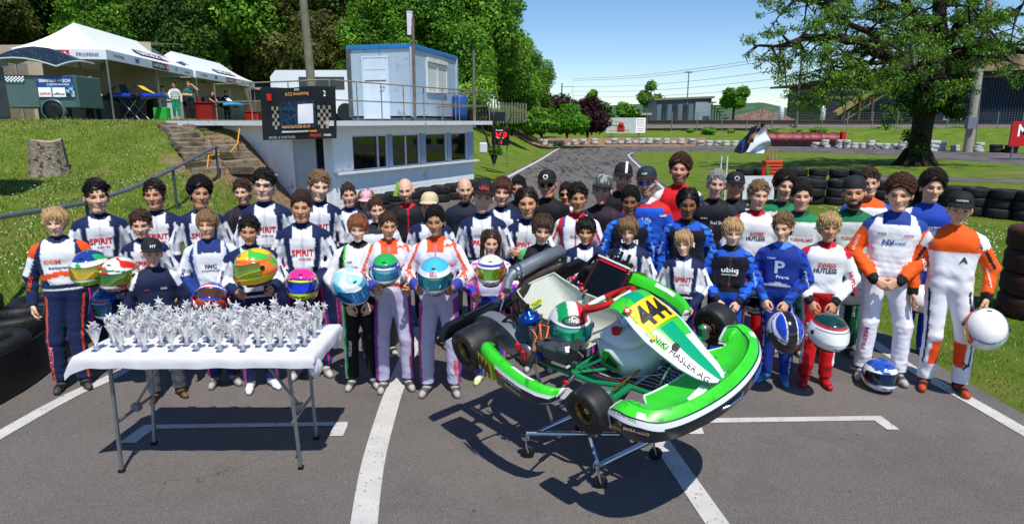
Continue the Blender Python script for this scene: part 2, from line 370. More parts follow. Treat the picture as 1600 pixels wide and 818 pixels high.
# ---- hair
def hair_line(az):
    """lowest elevation-height (z) of hair at azimuth az (0 = front)"""
    a = abs(az)
    if a < .55: return .172 - .010 * (a / .55)
    if a < 1.15: return .162 - (a - .55) / .6 * .055
    if a < 1.75: return .107 + 0.005
    if a < 2.3: return .107 - (a - 1.75) / .55 * .07
    return .035
def skull_pt(az, z, k=1.0, off=0.0):
    t = max(-1, min(1, (z - .140) / .086)); r = math.sqrt(max(0, 1 - t * t))
    if z < .14: r = .80 + .2 * r if z < .08 else max(r, .86)
    sf = .38 if SIDE[0] else .9; x = math.sin(az) * (.0705 * k + off * sf) * r; y = .014 - math.cos(az) * (.096 * k + off) * r
    return Vector((x, y, .140 + (z - .140) * k + off * t * (1 if t > 0 else 0)))
HAIR = {}; SIDE = [True]
def hair_mesh(style, material):
    k = (style, material.name)
    if k in HAIR: return HAIR[k]
    for kk, me in HAIR.items():
        if kk[0] == style:
            m2 = me.copy(); m2.materials.clear(); m2.materials.append(material); HAIR[k] = m2; return m2
    SIDE[0] = style != 'bigcurl'; R = random.Random(style); mb = MB()
    P = dict(messy=(.013, .036, 900, 0), short=(.008, .026, 620, 0), buzz=(.004, .012, 160, 0), swept=(.014, .045, 720, 0), curly=(.013, .026, 1100, 1), bigcurl=(.024, .030, 1500, 1), fringe=(.011, .045, 760, 0),
             mop=(.014, .048, 820, 0), long=(.010, .06, 560, 0), tied=(.007, .05, 420, 0), under=(.005, .03, 260, 0))[style]
    off, ln, n, curl = P
    rows = []; NA, NR = 32, 9
    zc = .226
    for i in range(NR):
        row = []
        for j in range(NA):
            az = -math.pi + 2 * math.pi * j / NA; zl = hair_line(az) + .006 + .005 * math.sin(az * 7 + len(style)) + R.uniform(-.003, .003)
            if style == 'under': zl = min(zl, .1); 
            f = i / (NR - 1); z = zl + (zc - zl) * (1 - (f) ** 1.6) if True else 0
            o = off * (0.0 + 1.0 * min(1, f * 2.2) * (.75 + .35 * f)) * (1.15 if abs(az) < 1.2 else .85) * (1 + .22 * math.sin(az * 5 + i * 1.3) * (1 if curl else .5))
            row.append(skull_pt(az, z, 1.02, o * .9))
        rows.append(row)
    mb.grid(rows, 0, True, closed=True)
    for i in range(n):
        az = R.uniform(-math.pi, math.pi)
        if R.random() < .45: az *= .45
        zl = hair_line(az) + R.uniform(-.004, .006); f = R.random() ** .75; z = zl + (zc - zl) * f
        if style == 'under' and z > .15: continue
        p = skull_pt(az, z, 1.02, off * (.15 + .85 * min(1, f * 2.2)) * R.uniform(.75, 1.15)); c = Vector((0, .014, .13)); nrm = (p - c); nrm.z *= 1.1; nrm = nrm.normalized()
        dn = Vector((0, 0, -1)) - nrm * (-nrm.z); dn = dn.normalized() if dn.length > .1 else Vector((R.uniform(-1, 1), -1, 0)).normalized()
        w = R.uniform(.0024, .0042) if not curl else R.uniform(.0030, .0050); L = ln * R.uniform(.6, 1.2)
        if curl:
            t = Vector((R.gauss(0, 1), R.gauss(0, 1), R.gauss(0, 1))); t = (t - nrm * t.dot(nrm)).normalized(); b = nrm.cross(t); pts = []
            rr = R.uniform(.0055, .0095)
            for q in range(6):
                a = q / 5 * 5.0; pts.append(p + t * math.sin(a) * rr + nrm * ((1 - math.cos(a)) * rr * .8) + b * (q - 2.5) * .002)
            mb.tube(pts, [w * .55, w * .6, w * .6, w * .55, w * .45, w * .2], 0, 4, False); continue
        if abs(az) < .85 and f < .35: L = R.uniform(.012, .026 if style not in ('fringe', 'mop', 'swept') else .040)
        if style in ('long', 'tied') and abs(az) < 1.0: L = .03; fl = Vector((1 if az > 0 else -1, .5, -.15 if f < .5 else .1))
        elif style in ('fringe', 'mop') and abs(az) < 1.2: fl = (Vector((math.sin(az) * .4 + R.uniform(-.5, .5), -1, -.35)))
        elif style == 'swept': fl = Vector((.5 + R.uniform(-.4, .4), -.3, .35)) if f > .2 else dn + Vector((0, .5, 0))
        elif style in ('long', 'tied'): fl = dn * 1.2 + Vector((0, .6 if style == 'tied' else .1, 0))
        elif style == 'messy': fl = Vector((R.gauss(0, .8), R.gauss(-.4, .7), R.gauss(.1, .5)))
        elif style == 'short' and f > .35: fl = Vector((R.uniform(-.6, .6), -.8, .4))
        else: fl = dn + Vector((R.uniform(-.4, .4), R.uniform(-.3, .3), 0))
        fl = (fl - nrm * fl.dot(nrm) * .8).normalized()
        lift_ = R.uniform(.05, .38); pts = [p - nrm * .004, p + fl * L * .45 + nrm * L * lift_, p + fl * L * .85 - nrm * L * .02 + Vector((0, 0, -L * .12)), p + fl * L * 1.05 - nrm * L * .12 + Vector((0, 0, -L * .3))]
        mb.tube(pts, [w, w * 1.05, w * .7, w * .12], 0, 4, False)
    if style == 'long':
        for i in range(130):
            s = R.choice((-1, 1)); y = R.uniform(-.02, .08); x = s * (.072 + R.uniform(0, .018)); L = R.uniform(.20, .30)
            pts = [Vector((x * .92, y * .8, .15)), Vector((x * 1.06, y, .09)), Vector((x * 1.0 + R.uniform(-.008, .008), y + .005, .02)), Vector((x * .85 + R.uniform(-.01, .01), y - .015, .13 - L)), Vector((x * .7, y - .03, .11 - L))]
            mb.tube(pts, [.007, .009, .009, .007, .002], 0, 4, False)
    if style == 'tied':
        mb.tube([(0, .10, .15), (0, .135, .13), (0, .13, .06), (0, .12, .0)], [.02, .026, .02, .006], 0, 8)
    me = mb.mesh('hair', material); me.polygons.foreach_set('use_smooth', [True] * len(me.polygons)); HAIR[k] = me; return me
def hair_mat(name, c):
    return mat('hair_' + name, c, rough=.5, noise=(120, .3, 3), spec=.35)
HC = dict(blond='#b09266', dblond='#7a5f42', brown='#3f2c20', dbrown='#241912', black='#100d0c', ginger='#7c4a2a', auburn='#47291b', grey='#8a8884', reddish='#4e2d1e')

def cap_mesh(key, col, brim=None, pattern=None):
    k = ('cap', key)
    if k in HAIR: return HAIR[k]
    mb = MB(); rows = []; NR = 8; NA = 28
    for i in range(NR):
        f = i / (NR - 1); z = .152 + (.243 - .152) * math.sin(f * math.pi / 2); row = []
        for j in range(NA):
            az = -math.pi + 2 * math.pi * j / NA; r = math.cos(f * math.pi / 2) ** .62 if i < NR - 1 else .02
            row.append(((.086 * r) * math.sin(az), .014 - (.106 * r) * math.cos(az), z))
        rows.append(row)
    mb.grid(rows, 0, True, closed=True)
    top = [];
    for i in range(5):
        f = i / 4; row = []
        for j in range(11):
            a = -1.05 + 2.1 * j / 10; rr = 1 + f * .72 * math.cos(a * .95) ** .6
            row.append((math.sin(a) * .087 * (1 + f * .10), .014 - math.cos(a) * .100 * rr, .158 + .012 * math.cos(a * 1.3) * (1 - .0 * f) - .014 * f))
        top.append(row)
    mb.grid(top, 1, True); mb.grid([[(x, y, z - .006) for x, y, z in r][::-1] for r in top], 1, True)
    mb.grid([top[-1], [(x, y, z - .006) for x, y, z in top[-1]]], 1)
    mb.lathe([(.001, .247), (.008, .245), (.009, .241)], 0, 10)
    m1 = mat('cap_' + key, col, rough=.8, bump=(300, .2, .002), **({'two': pattern} if pattern else {})); m2 = mat('cap_brim_' + key, brim or col, rough=.8)
    me = mb.mesh('cap', [m1, m2]); HAIR[k] = me; return me

def glasses_mesh(kind):
    k = ('gl', kind)
    if k in HAIR: return HAIR[k]
    mb = MB()
    for s in (-1, 1):
        P = []
        for i in range(5):
            row = []
            for j in range(7):
                u = j / 6; v = i / 4; x = s * (.008 + .048 * u); row.append((x, -.094 + .012 * u * u * 2 + .001, .100 + .028 * v - .004 * u * (1 - v)))
            P.append(row)
        mb.grid(P, 1, True)
        mb.tube([(s * .008, -.0955, .127), (s * .035, -.090, .130), (s * .058, -.072, .124), (s * .080, -.03, .116), (s * .083, .02, .112)], .0022, 0, 5)
    mb.tube([(-.01, -.0955, .122), (0, -.098, .124), (.01, -.0955, .122)], .0025, 0, 5)
    cols = {'dark': ('#0b0b0d', .12), 'blue': ('#1c5fd0', .08), 'clear': ('#2a2a2a', .2)}[kind]
    me = mb.mesh('glasses', [mat('glasses_frame', '#101010', rough=.35), mat('lens_' + kind, cols[0], rough=cols[1], metal=.8 if kind == 'blue' else .2, alpha=.25 if kind == 'clear' else 1)]); HAIR[k] = me; return me

# ---- suits.  colour function on body-space data
def C(h): return np.array(lin(h))
def paint(D, rg, h):
    """rg: dict of arrays: part(0 torso 1 arm 2 leg 3 collar), x,y,z (units of stature), t along limb, o outer(-1..1), f front(-1..1)"""
    n = len(rg['x']); col = np.zeros((n, 3)); base = C(D['body']); col[:] = base
    x, y, z, t, o, fr, part, sd = (rg[k] for k in ('x', 'y', 'z', 't', 'o', 'f', 'part', 's')); ax = np.abs(x)
    T = part == 0; A = part == 1; L = part == 2; K = part == 3
    def put(mask, c):
        if c is not None: col[mask] = C(c)
    low = D.get('legs', D['body']); put(L | (T & (z < .575)), low)
    if 'panel' in D:                                   # front chest panel against coloured sides
        w = .082 - .030 * np.clip((.80 - z) / .2, 0, 1) + .012 * np.sin((z - .6) * 18)
        put(T & (z > .60) & (ax > w), D['side']); put(T & (z > .60) & (ax <= w), D['panel'])
        if 'pipe' in D: put(T & (z > .60) & (np.abs(ax - w) < .006), D['pipe'])
    if 'strap' in D:
        w = .068 + .012 * np.clip((z - .66) / .14, 0, 1) - .012 * np.clip((.66 - z) / .06, 0, 1); put(T & (z > .595) & (np.abs(ax - w) < .0135), D['strap']); put(T & (z > .595) & (np.abs(ax - w - .0165) < .003), D.get('strap2', D['strap'])); put(T & (z > .785) & (ax > .050), D['strap'])
    if 'yoke' in D: put(T & (z > D.get('yoke_z', .775)) & (ax < D.get('yoke_w', 1)), D['yoke'])
    if 'chest' in D: put(T & (z > .66) & (z < .74), D['chest'])
    if 'band' in D: z0, z1, c = D['band']; put(T & (z > z0 - .25 * ax) & (z < z1 - .25 * ax), c)
    if 'belt' in D: put(T & (z > .585) & (z < .608), D['belt'])
    if 'midv' in D: put(T & (z > .61) & (fr > 0) & (ax < .006), D['midv'])
    put(A, D.get('arms', D['body']))
    if 'arm_out' in D: put(A & (o > .1) & (t < D.get('arm_out_t', .75)), D['arm_out'])
    if 'arm_stripe' in D: put(A & (np.abs(o - .25) < .22), D['arm_stripe'])
    if 'arm_low' in D: put(A & (t > D.get('arm_low_t', .55)), D['arm_low'])
    if 'arm_top' in D: put(A & (t < D.get('arm_top_t', .16)), D['arm_top'])
    if 'cuff' in D: put(A & (t > .93), D['cuff'])
    if 'leg_stripe' in D: put(L & (o > .72), D['leg_stripe'])
    if 'leg_pipe' in D: put(L & (np.abs(o - .66) < .09), D['leg_pipe'])
    if 'leg_in' in D: put(L & (o < .1) & (t > D.get('leg_in_t', 0)), D['leg_in'])
    if 'leg_low' in D: put(L & (t > D.get('leg_low_t', .82)), D['leg_low'])
    if 'mottle' in D:
        c, th, sc = D['mottle']; m = wob(x * sc, y * sc, z * sc, 1.0, 5) > th; put(m & (A | (T & (ax > .07)) | (L & (o > .2) if D.get('mot_leg') else False)), c)
    if 'blot' in D:
        c, th, sc = D['blot']; m = wob(x * sc, y * sc, z * sc, 1.0, 9) > th; put(m & T & (z > .62), c)
    put(K, D.get('collar', D['body']))
    return col
NV = '#10204a'; WH = '#e6e7ea'; PK = '#e0287c'; BK = '#101114'
SUITS = {
 'spirit': dict(body=WH, strap=NV, strap2='#8d93a8', arms=WH, arm_top=NV, arm_top_t=.07, arm_stripe='#b4bccb', arm_low=NV, arm_low_t=.72, legs=NV, leg_pipe=PK, leg_stripe='#2b3f8c', collar=NV, belt='#0c1638', cuff=NV, midv='#c4c8d0'),
 'orange_navy': dict(body=WH, panel=WH, side='#16264d', arms='#16264d', arm_top='#e8521c', arm_top_t=.12, arm_out='#dfe2e8', arm_out_t=.5, band=(.655, .685, '#e8521c'), legs='#16264d', leg_pipe='#e8521c', belt='#16264d', collar='#16264d'),
 'polo_navy': dict(body='#15203f', legs='#4a4e55', arms='#15203f', arm_out=WH, arm_out_t=.2, collar='#15203f'),
 'iwc': dict(body='#1b2f6b', panel=WH, side='#1b3a7c', yoke='#1b2f6b', yoke_w=.06, yoke_z=.79, arms=WH, arm_low='#17357d', arm_low_t=.5, arm_stripe='#cfd6e4', legs='#17255c', leg_pipe=PK, pipe='#c3d0ea', collar='#1b2f6b', cuff=PK),
 'black_green': dict(body='#eceef0', legs=BK, arms='#e4e6e8', arm_in=BK, arm_low='#dfe1e4', side='#141518', panel='#eceef0', pipe='#2fc23c', yoke=None, leg_pipe='#2fd23c', leg_stripe='#f2f2f2', collar=BK, belt=BK, cuff=BK),
 'lilac': dict(body='#cfcde0', panel='#e4e2ea', side='#cbc8dc', yoke='#e25a2a', yoke_w=.045, yoke_z=.79, arms='#dfdfe8', arm_stripe='#d9572f', arm_low='#2f3fa0', arm_low_t=.80, legs='#b9b4d2', leg_stripe='#6a3bb0', leg_pipe='#c03a50', band=(.615, .64, '#c9461f'), collar='#e0491f', midv='#8c86b0', blot=('#d8552c', .72, 55)),
 'girl': dict(body='#2846b8', panel='#c9d2ea', side='#e04f9a', arms='#e8e6ee', mottle=('#e0389a', .45, 60), arm_low='#1f3fb0', arm_low_t=.6, legs='#2444b4', leg_pipe='#e03a2a', leg_stripe='#e04f9a', belt='#1a2c80', collar='#2846b8', cuff='#b02040'),
 'black': dict(body='#15161a', legs='#15161a', arms='#17181d', arm_top='#57b46a', arm_top_t=.09, collar='#15161a', cuff='#0c0c0e', midv='#3a3b40'),
 'ubiq': dict(body='#131418', arms='#1b5fd6', mottle=('#0d1c4c', .25, 70), arm_top='#2a78e6', arm_top_t=.12, yoke='#174fb8', yoke_z=.80, legs='#1450b8', leg_stripe='#131418', leg_low='#0f3b96', belt='#131418', collar='#131418', cuff='#0d0e12', midv='#3b3d44'),
 'praga': dict(body='#12328c', arms='#1440a8', mottle=('#0c1f5e', .3, 55), yoke='#0f2c80', yoke_z=.80, legs='#12328c', leg_pipe='#b9c4e0', band=(.615, .635, '#c7cede'), belt='#0e2468', collar='#3f7de0', cuff='#1a62b0', mot_leg=True),
 'redwhite': dict(body=WH, arms=WH, arm_top='#c3122c', arm_top_t=.05, legs='#d3101c', leg_low='#a80c16', leg_stripe='#e8e8ea', belt='#e6e6e6', collar='#c0102a', cuff=BK, band=None, leg_low_t=.86),
 'orangewhite': dict(body='#eeeef2', yoke='#1d3a86', yoke_w=.06, yoke_z=.80, arms='#ee5a12', arm_in=None, arm_top='#20418e', arm_top_t=.07, cuff=BK, legs='#eceaf2', leg_stripe='#d8d6e6', belt='#e6e6ec', collar='#1d3f96'),
 'orangecap': dict(leg_in_t=.55, body='#eeedf2', yoke='#ee5a10', yoke_z=.735, yoke_v=.0, arms='#ee5a10', arm_stripe='#1a1a1c', arm_top='#f0f0f2', arm_top_t=.14, arm_low='#ee5a10', cuff=BK, legs='#ebeaf2', leg_in='#e04a12', leg_low='#e2e2ea', belt='#e2e0ea', collar='#ee5a10', leg_pipe='#22252b'),
 'bluesuit': dict(body='#1a3fa6', arms='#1640b0', arm_top='#e8eaf0', arm_top_t=.06, mottle=('#dfe6f4', .8, 50), legs='#1b3da0', leg_stripe='#12307e', collar='#1a3fa6', cuff='#122a70'),
 'fabluesuit': dict(body='#1f56c8', yoke='#c02226', yoke_z=.805, arms='#1f56c8', arm_top='#d02a2a', arm_top_t=.10, legs='#1f50c0', collar='#d9dde4', cuff='#153c90'),
 'redjacket': dict(body='#c9121c', arms='#c9121c', arm_top='#eeeeee', arm_top_t=.10, legs='#2a2c33', collar='#c9121c'),
 'redbull': dict(body='#17181f', arms='#1a1b22', arm_top='#2a2d3a', legs='#20222a', blot=('#3a3f4c', .75, 40), collar='#14151a'),
 'charcoal': dict(body='#1b1c22', arms='#1b1c22', mottle=('#c7c9cc', .55, 80), legs='#202228', collar='#15161a'),
 'green': dict(body='#dfe6e2', yoke='#0d7a4c', yoke_z=.80, panel='#dfe5e2', side='#e4e9e6', arms='#e6ebe8', arm_top='#0f8a55', arm_top_t=.10, mottle=('#0f7a4c', .62, 60), legs='#0a4a34', collar='#0e4a3a', belt='#0c5a3c', cuff='#0b3a2c', arm_low='#dfe6e2'),
 'green2': dict(body='#d4dcd6', yoke='#0b6a44', yoke_z=.79, arms='#cfd8d2', arm_top='#0a5a3a', arm_top_t=.14, mottle=('#0b5a3c', .55, 60), legs='#063f2c', collar='#0a3a2c', belt='#0a4a34', leg_pipe='#0d8a55'),
 'white_orange_blue': dict(body='#eeeef0', arms='#e9ebf0', yoke='#e65a1c', yoke_z=.805, arm_top='#2a4cb4', mottle=('#e65a1c', .7, 50), legs='#e5e5ec', collar='#e65a1c'),
 'redblue': dict(body='#eeeff2', side='#c8202c', panel='#eeeff2', pipe='#2146a8', arms='#eceef2', arm_stripe='#c8202c', arm_low='#eceef2', legs='#e4e6ec', collar='#c01c28', midv='#c8202c'),
 'purplepolo': dict(body='#2b1f2e', side='#39293c', panel='#241a26', arms='#cfd2c8', arm_top='#2b1f2e', arm_top_t=.2, legs='#22252c', collar='#1a1420'),
 'blackshirt': dict(body='#121317', arms='#121317', legs='#1a1c22', collar='#0f1013'),
 'blackred': dict(body='#17181c', arms='#d8dade', arm_top='#17181c', arm_stripe='#c41c24', legs='#1c1e24', collar='#c41c24', midv='#c41c24'),
 'vest': dict(body='#1a2030', arms='#1a2030', legs='#20242e', collar='#1a2030', mottle=None),
 'whitebk': dict(body='#e6e8ec', arms='#e4e6ea', yoke='#20242e', yoke_z=.80, legs='#15181f', collar='#15181f', mottle=('#1d2330', .7, 60)),
 'greentrousers': dict(body='#d9c9b4', panel='#b4bccb', side='#ddd0bc', arms='#dccdb8', legs='#0f9468', leg_low='#c99474', leg_low_t=.9),
 'teal': dict(body='#2d6a6c', arms='#c79a7c', arm_top='#2d6a6c', arm_top_t=.35, legs='#1a1b20'),
 'mechanic': dict(body='#14151a', arms='#b98a6c', arm_top='#14151a', arm_top_t=.35, legs='#1a1c22'),
 'whiteshirt': dict(body='#c9d3e2', arms='#c0cad8', legs='#20242c'),
}
for d_ in SUITS.values():
    for k_ in [k for k, v in d_.items() if v is None]: del d_[k_]

ARMS = {  # (elbow, wrist, hand direction, palm normal, hand pose) for side s, stature units for positions
 'down': lambda s: ((.150 * s, .012, .655), (.152 * s, -.020, .508), (.05 * s, -.12, -1), (-s, 0, 0), 'relax'),
 'hold': lambda s: ((.158 * s, -.005, .665), (.088 * s, -.115, .615), (-.10 * s, -1, -.05), (-s, .10, .35), 'grip'),
 'holdlow': lambda s: ((.160 * s, .0, .655), (.062 * s, -.105, .535), (-.25 * s, -.55, -.8), (-s * .6, .5, -.3), 'grip'),
 'clasp': lambda s: ((.162 * s, .004, .655), (.052 * s, -.098, .535), (-1 * s, -.35, -.55), (-.2 * s, 1, -.1), 'clasp'),
 'back': lambda s: ((.160 * s, .045, .66), (.09 * s, .085, .56), (-1 * s, .2, -.3), (0, 1, 0), 'relax'),
 'fold': lambda s: ((.155 * s, -.02, .665), (-.02 * s, -.10, .655), (-1 * s, -.1, .1), (0, 1, 0), 'relax'),
 'side': lambda s: ((.165 * s, .01, .66), (.150 * s, -.05, .525), (.0 * s, -.35, -1), (-s, 0, 0), 'grip'),
 'brow': lambda s: ((.215 * s, -.06, .80), (.10 * s, -.10, .925), (-1 * s, -.3, .25), (0, .2, -1), 'relax'),
 'reach': lambda s: ((.13 * s, -.09, .70), (.08 * s, -.22, .62), (0, -1, -.2), (0, 0, -1), 'relax'),
}
PEOPLE = []
def person(label, x, y, h, suit, skin='fair', head='kid', hair='short', hcol='brown', hs=1.0, arms=('down', 'down'), rz=None, hyaw=0.0, htilt=0.0, hroll=0.0,
           cap=None, glasses=None, beard=0.0, smile=False, wide=1.0, shoe='#2a2828', sole='#d8d8d8', vox=.017, z0=0.0, group=None, brow=None, lean=0.0, text=(), stance=1.0, hip=0.0, hands=1, bend=0.0, capback=False, hat_brim=False):
    seed = len(PEOPLE) + 1; R = random.Random(seed)
    if rz is None: rz = -math.atan2(x, y) * .8
    root = thing('person', label, 'person', (x, y, z0), rz, group)
    D = SUITS[suit]
    hd = HEADS[head]; hsz = .225 * hs                       # chin-to-crown
    zh = h - hsz * 1.02 - .005                                     # chin height
    k = (zh + .03) / .872 if True else h                    # stature that the trunk is drawn to
    k = zh / .866
    w = wide * (.96 if head == 'woman' else 1.0)
    up = lambda p: (p[0], p[1], p[2])
    def J(px, py, pz): return np.array((px * k * w, (py - bend * max(0, pz - .52) * 1.0) * k, pz * k - bend * .35 * max(0, pz - .6) * k)) + np.array((lean * max(0, pz - .5) * k + (hip * .5 if pz > .4 else 0), 0, 0))
    segs = []    # (a, b, ra, rb, sy, part, side)
    segs += [(J(-.052, 0, .755), J(.052, 0, .755), .066 * k * w, .066 * k * w, 1.10, 0, 0), (J(-.036, -.004, .655), J(.036, -.004, .655), .060 * k * w, .060 * k * w, 1.0, 0, 0),
             (J(-.036, 0, .560), J(.036, 0, .560), .062 * k * w, .062 * k * w, 1.0, 0, 0), (J(-.060, .006, .790), J(.060, .006, .790), .032 * k, .032 * k, 1.0, 0, 0), (J(0, .008, .79), J(0, .006, .835), .046 * k, .030 * k, 1.0, 0, 0)]
    fx = .060 * stance
    for s in (-1, 1):
        q = 0.010 * R.uniform(-1, 1)
        segs += [(J(.046 * s, 0, .525), J((fx - .006) * s, -.008 + q, .30), .055 * k * w, .040 * k, 1.0, 2, s), (J((fx - .006) * s, -.008 + q, .30), J(fx * s, .012, .065), .041 * k, .036 * k, 1.0, 3 + 5, s)]
    AJ = {}
    for s, an in ((-1, arms[0]), (1, arms[1])):
        e, wr, hdv, pn, hp = ARMS[an](s) if isinstance(an, str) else an
        S = J(.097 * s, .006, .780); E = J(*e) / np.array((w, 1, 1)); Wp = J(*wr) / np.array((w, 1, 1)); AJ[s] = (S, E, Wp, hdv, pn, hp)
        segs += [(S, E, .040 * k, .031 * k, 1.0, 1, s), (E, Wp, .031 * k, .0235 * k, 1.0, 4 + 5, s)]
    lo = np.min([np.minimum(a[0], a[1]) - max(a[2], a[3]) - .03 for a in segs], 0); hi = np.max([np.maximum(a[0], a[1]) + max(a[2], a[3]) + .03 for a in segs], 0)
    lo[2] = .055 * k; 
    X, Y, Z = grid_pts(lo, hi, vox)
    def field(sub=1):
        x_, y_, z_ = X[::sub, ::sub, ::sub], Y[::sub, ::sub, ::sub], Z[::sub, ::sub, ::sub]; d = None; arm = None
        for (a, b, ra, rb, sy, pt, s) in segs:
            q = sd_caps(x_, y_, z_, a, b, ra, rb, sy)
            if pt in (1, 9): arm = q if arm is None else smin(arm, q, .03)
            elif d is None: d = q
            else: d = smin(d, q, (.065 if pt == 0 else .016) * k)
        return smin(d, arm, .022)
    F = field()
    # folds: strong near elbows, knees, waist
    fold = wob(X + Z * .6, Y, Z * 1.3, 22, seed) * .0034 + wob(X - Z * .7, Y, Z * 1.2, 36, seed + 50) * .0012 - np.abs(wob(X + Z, Y + Z * .4, Z, 26, seed + 9)) * .0028 + .0014
    zz = Z / k
    amp = .7 + 1.3 * np.exp(-((zz - .60) / .05) ** 2) + 1.0 * np.exp(-((zz - .30) / .05) ** 2) + 1.3 * np.exp(-((zz - .10) / .05) ** 2) + .7 * np.exp(-((zz - .66) / .03) ** 2) * (np.abs(X) > .1 * k)
    F2 = F + fold * amp - .003
    V, Q = surface_nets(F2, lo, vox)
    # classify vertices
    vx, vy, vz = V.T; best = None
    ids = np.zeros(len(V), int); bd = np.full(len(V), 9.); tt = np.zeros(len(V)); oo = np.zeros(len(V)); ss = np.zeros(len(V))
    for i, (a, b, ra, rb, sy, pt, s) in enumerate(segs):
        q = sd_caps(vx, vy, vz, a, b, ra, rb, sy); m = q < bd; bd = np.where(m, q, bd); ids = np.where(m, i, ids)
        ba = b - a; t = np.clip(((V - a) @ ba) / (ba @ ba), 0, 1)
        if pt in (1, 9):
            T_ = t * .5 + (0 if pt == 1 else .5); ax_ = a + t[:, None] * ba; dd = V - ax_; o_ = (dd[:, 0] * s + .25 * dd[:, 1] * 0 + .35 * dd[:, 2]) / (np.linalg.norm(dd, axis=1) + 1e-6)
        elif pt in (2, 8): T_ = t * .5 + (0 if pt == 2 else .5); ax_ = a + t[:, None] * ba; dd = V - ax_; o_ = dd[:, 0] * s / (np.linalg.norm(dd, axis=1) + 1e-6)
        else: T_ = t; o_ = t * 0
        tt = np.where(m, T_, tt); oo = np.where(m, o_, oo); ss = np.where(m, s, ss)
    pmap = np.array([{0: 0, 1: 1, 9: 1, 2: 2, 8: 2}[sg[5]] for sg in segs]); part = pmap[ids]
    cx = lean * np.maximum(0, vz / k - .5) * k + (hip * .5)
    rg = dict(x=(vx - cx) / (k * w), y=vy / k, z=vz / k, t=tt, o=oo, s=ss, part=part, f=(vy < 0) * 1.0 - .5)
    part = np.where((ids == 4) & (vz / k > .818) & (np.abs(rg['x']) < .055), 3, part); rg['part'] = part
    col = paint(D, rg, k)
    me = np_mesh('racing_suit', V, Q, M_CLOTH, col)
    plain = suit in ('polo_navy', 'greentrousers', 'teal', 'mechanic', 'whiteshirt', 'purplepolo', 'blackshirt', 'vest', 'redjacket', 'redbull', 'charcoal')
    so = link('clothes' if plain else 'racing_suit', me, root)
    # collar ring
    nb = J(0, .004, .835); cm = MB(); cr = .043 * k
    hl = (np.array(J(0, .0, .872)))
    rows = []
    for (rr, dz) in ((cr * 1.30, -.022), (cr * 1.12, .004), (cr * 1.04, .026), (cr * .96, .026), (cr * .93, -.0)):
        rows.append([(nb[0] + math.sin(a) * rr, nb[1] + .004 - math.cos(a) * rr * 1.08, nb[2] + dz - .010 * math.cos(a)) for a in [2 * math.pi * j / 20 for j in range(20)]])
    cm.grid(rows, 0, True, closed=True); cc = D.get('collar', D['body']); cm.obj('collar', mat('collar_' + cc, cc, rough=.7), root)
    # body: one continuous skin surface (coarse inside the clothes, full detail where skin shows)
    Fc = F[::2, ::2, ::2] + .020; Vb, Qb = surface_nets(Fc, lo, vox * 2)
    sc_ = np.array(lin(SKIN[skin])) * R.uniform(.93, 1.06)
    VS, QS, CS = [Vb], [Qb], [np.tile(sc_ * .95, (len(Vb), 1))]; n0 = len(Vb)
    hv, hq, hm = hd; hk = hsz / .225
    jw_, nl_, fw_ = R.uniform(-.10, .08), R.uniform(-.004, .005), R.uniform(-.05, .04); hv = hv.copy(); lowf = np.clip((.09 - hv[:, 2]) / .06, 0, 1) * (hv[:, 2] > -.01)
    hv[:, 0] *= 1 + jw_ * lowf + fw_ * (hv[:, 2] > .0); hv[:, 1] -= nl_ * np.exp(-(hv[:, 0] ** 2 + (hv[:, 2] - .088) ** 2) / 3e-4) * (hv[:, 1] < -.07); hv[:, 2] += R.uniform(-.004, .006) * lowf
    HR = (Euler((htilt, hroll, hyaw)).to_matrix()); HR = np.array(HR)
    piv = np.array((0, .02, .03)); jitter = np.array((.96 + R.uniform(-.03, .03), 1, 1 + R.uniform(-.02, .02)))
    hp0 = np.array(J(0, .006, .866)) - np.array((0, .022 * hk, 0)); hp0[2] = zh - bend * .35 * .26 * k
    xf = lambda P: ((P * jitter - piv) @ HR.T + piv) * hk + hp0
    hvv = hv.copy(); wgt = np.clip((hv[:, 2] + .02) / .05, 0, 1)[:, None]
    hvv = xf(hv) * wgt + (hv * hk + hp0) * (1 - wgt)
    c = np.tile(sc_, (len(hv), 1)); mx = lambda m, q: None
    def lay(key, colr, amt=1.0):
        nonlocal c
        m = (hm[key] * amt)[:, None]; c = c * (1 - m) + np.array(colr)[None] * m
    hc = np.array(lin(HC[hcol]))
    lay('cheek', sc_ * np.array((1.0, .78, .74)), .35)
    lay('scalp', hc if hair != 'bald' else sc_, 1 if hair != 'bald' else 0)
    if beard: lay('beard', hc * .7 if hcol not in ('grey',) else hc * .6, beard)
    lay('lip', sc_ * np.array((.80, .52, .48)), .55)
    if smile: lay('teeth', (.60, .55, .50), .8)
    lay('lash_shade', (.03, .02, .015), .95); lay('white', np.minimum(sc_ * np.array((.95, .95, 1.0)) + .02, .36)); lay('iris', (.035, .025, .02)); lay('brow', np.minimum(hc * (.8 if hcol != 'blond' else .6), .25), .85)  # eye whites dulled to skin tone, painting in the shade over the eyes
    VS.append(hvv); QS.append(hq + n0); CS.append(c); n0 += len(hvv)
    for s in (-1, 1):
        S, E, Wp, hdv, pn, hp = AJ[s]; tv, tq = HANDS[(hp, hands)]
        zax = -Vector(hdv).normalized(); xax = Vector(pn); xax = (xax - zax * xax.dot(zax)).normalized(); yax = zax.cross(xax)
        Mx = np.array(((xax.x, yax.x, zax.x), (xax.y, yax.y, zax.y), (xax.z, yax.z, zax.z)))
        hk2 = k * .585 * (1.0 if head != 'man' else 1.03)
        P = tv.copy(); q = tq
        th = Vector((0, -1, 0)) if abs(hdv[2]) > .5 else Vector((0, 0, 1))
        if (Mx @ np.array((0, -1, 0))) @ np.array(th) < 0: P = P * np.array((1, -1, 1)); q = tq[:, ::-1]
        P = (P * hk2) @ Mx.T + Wp
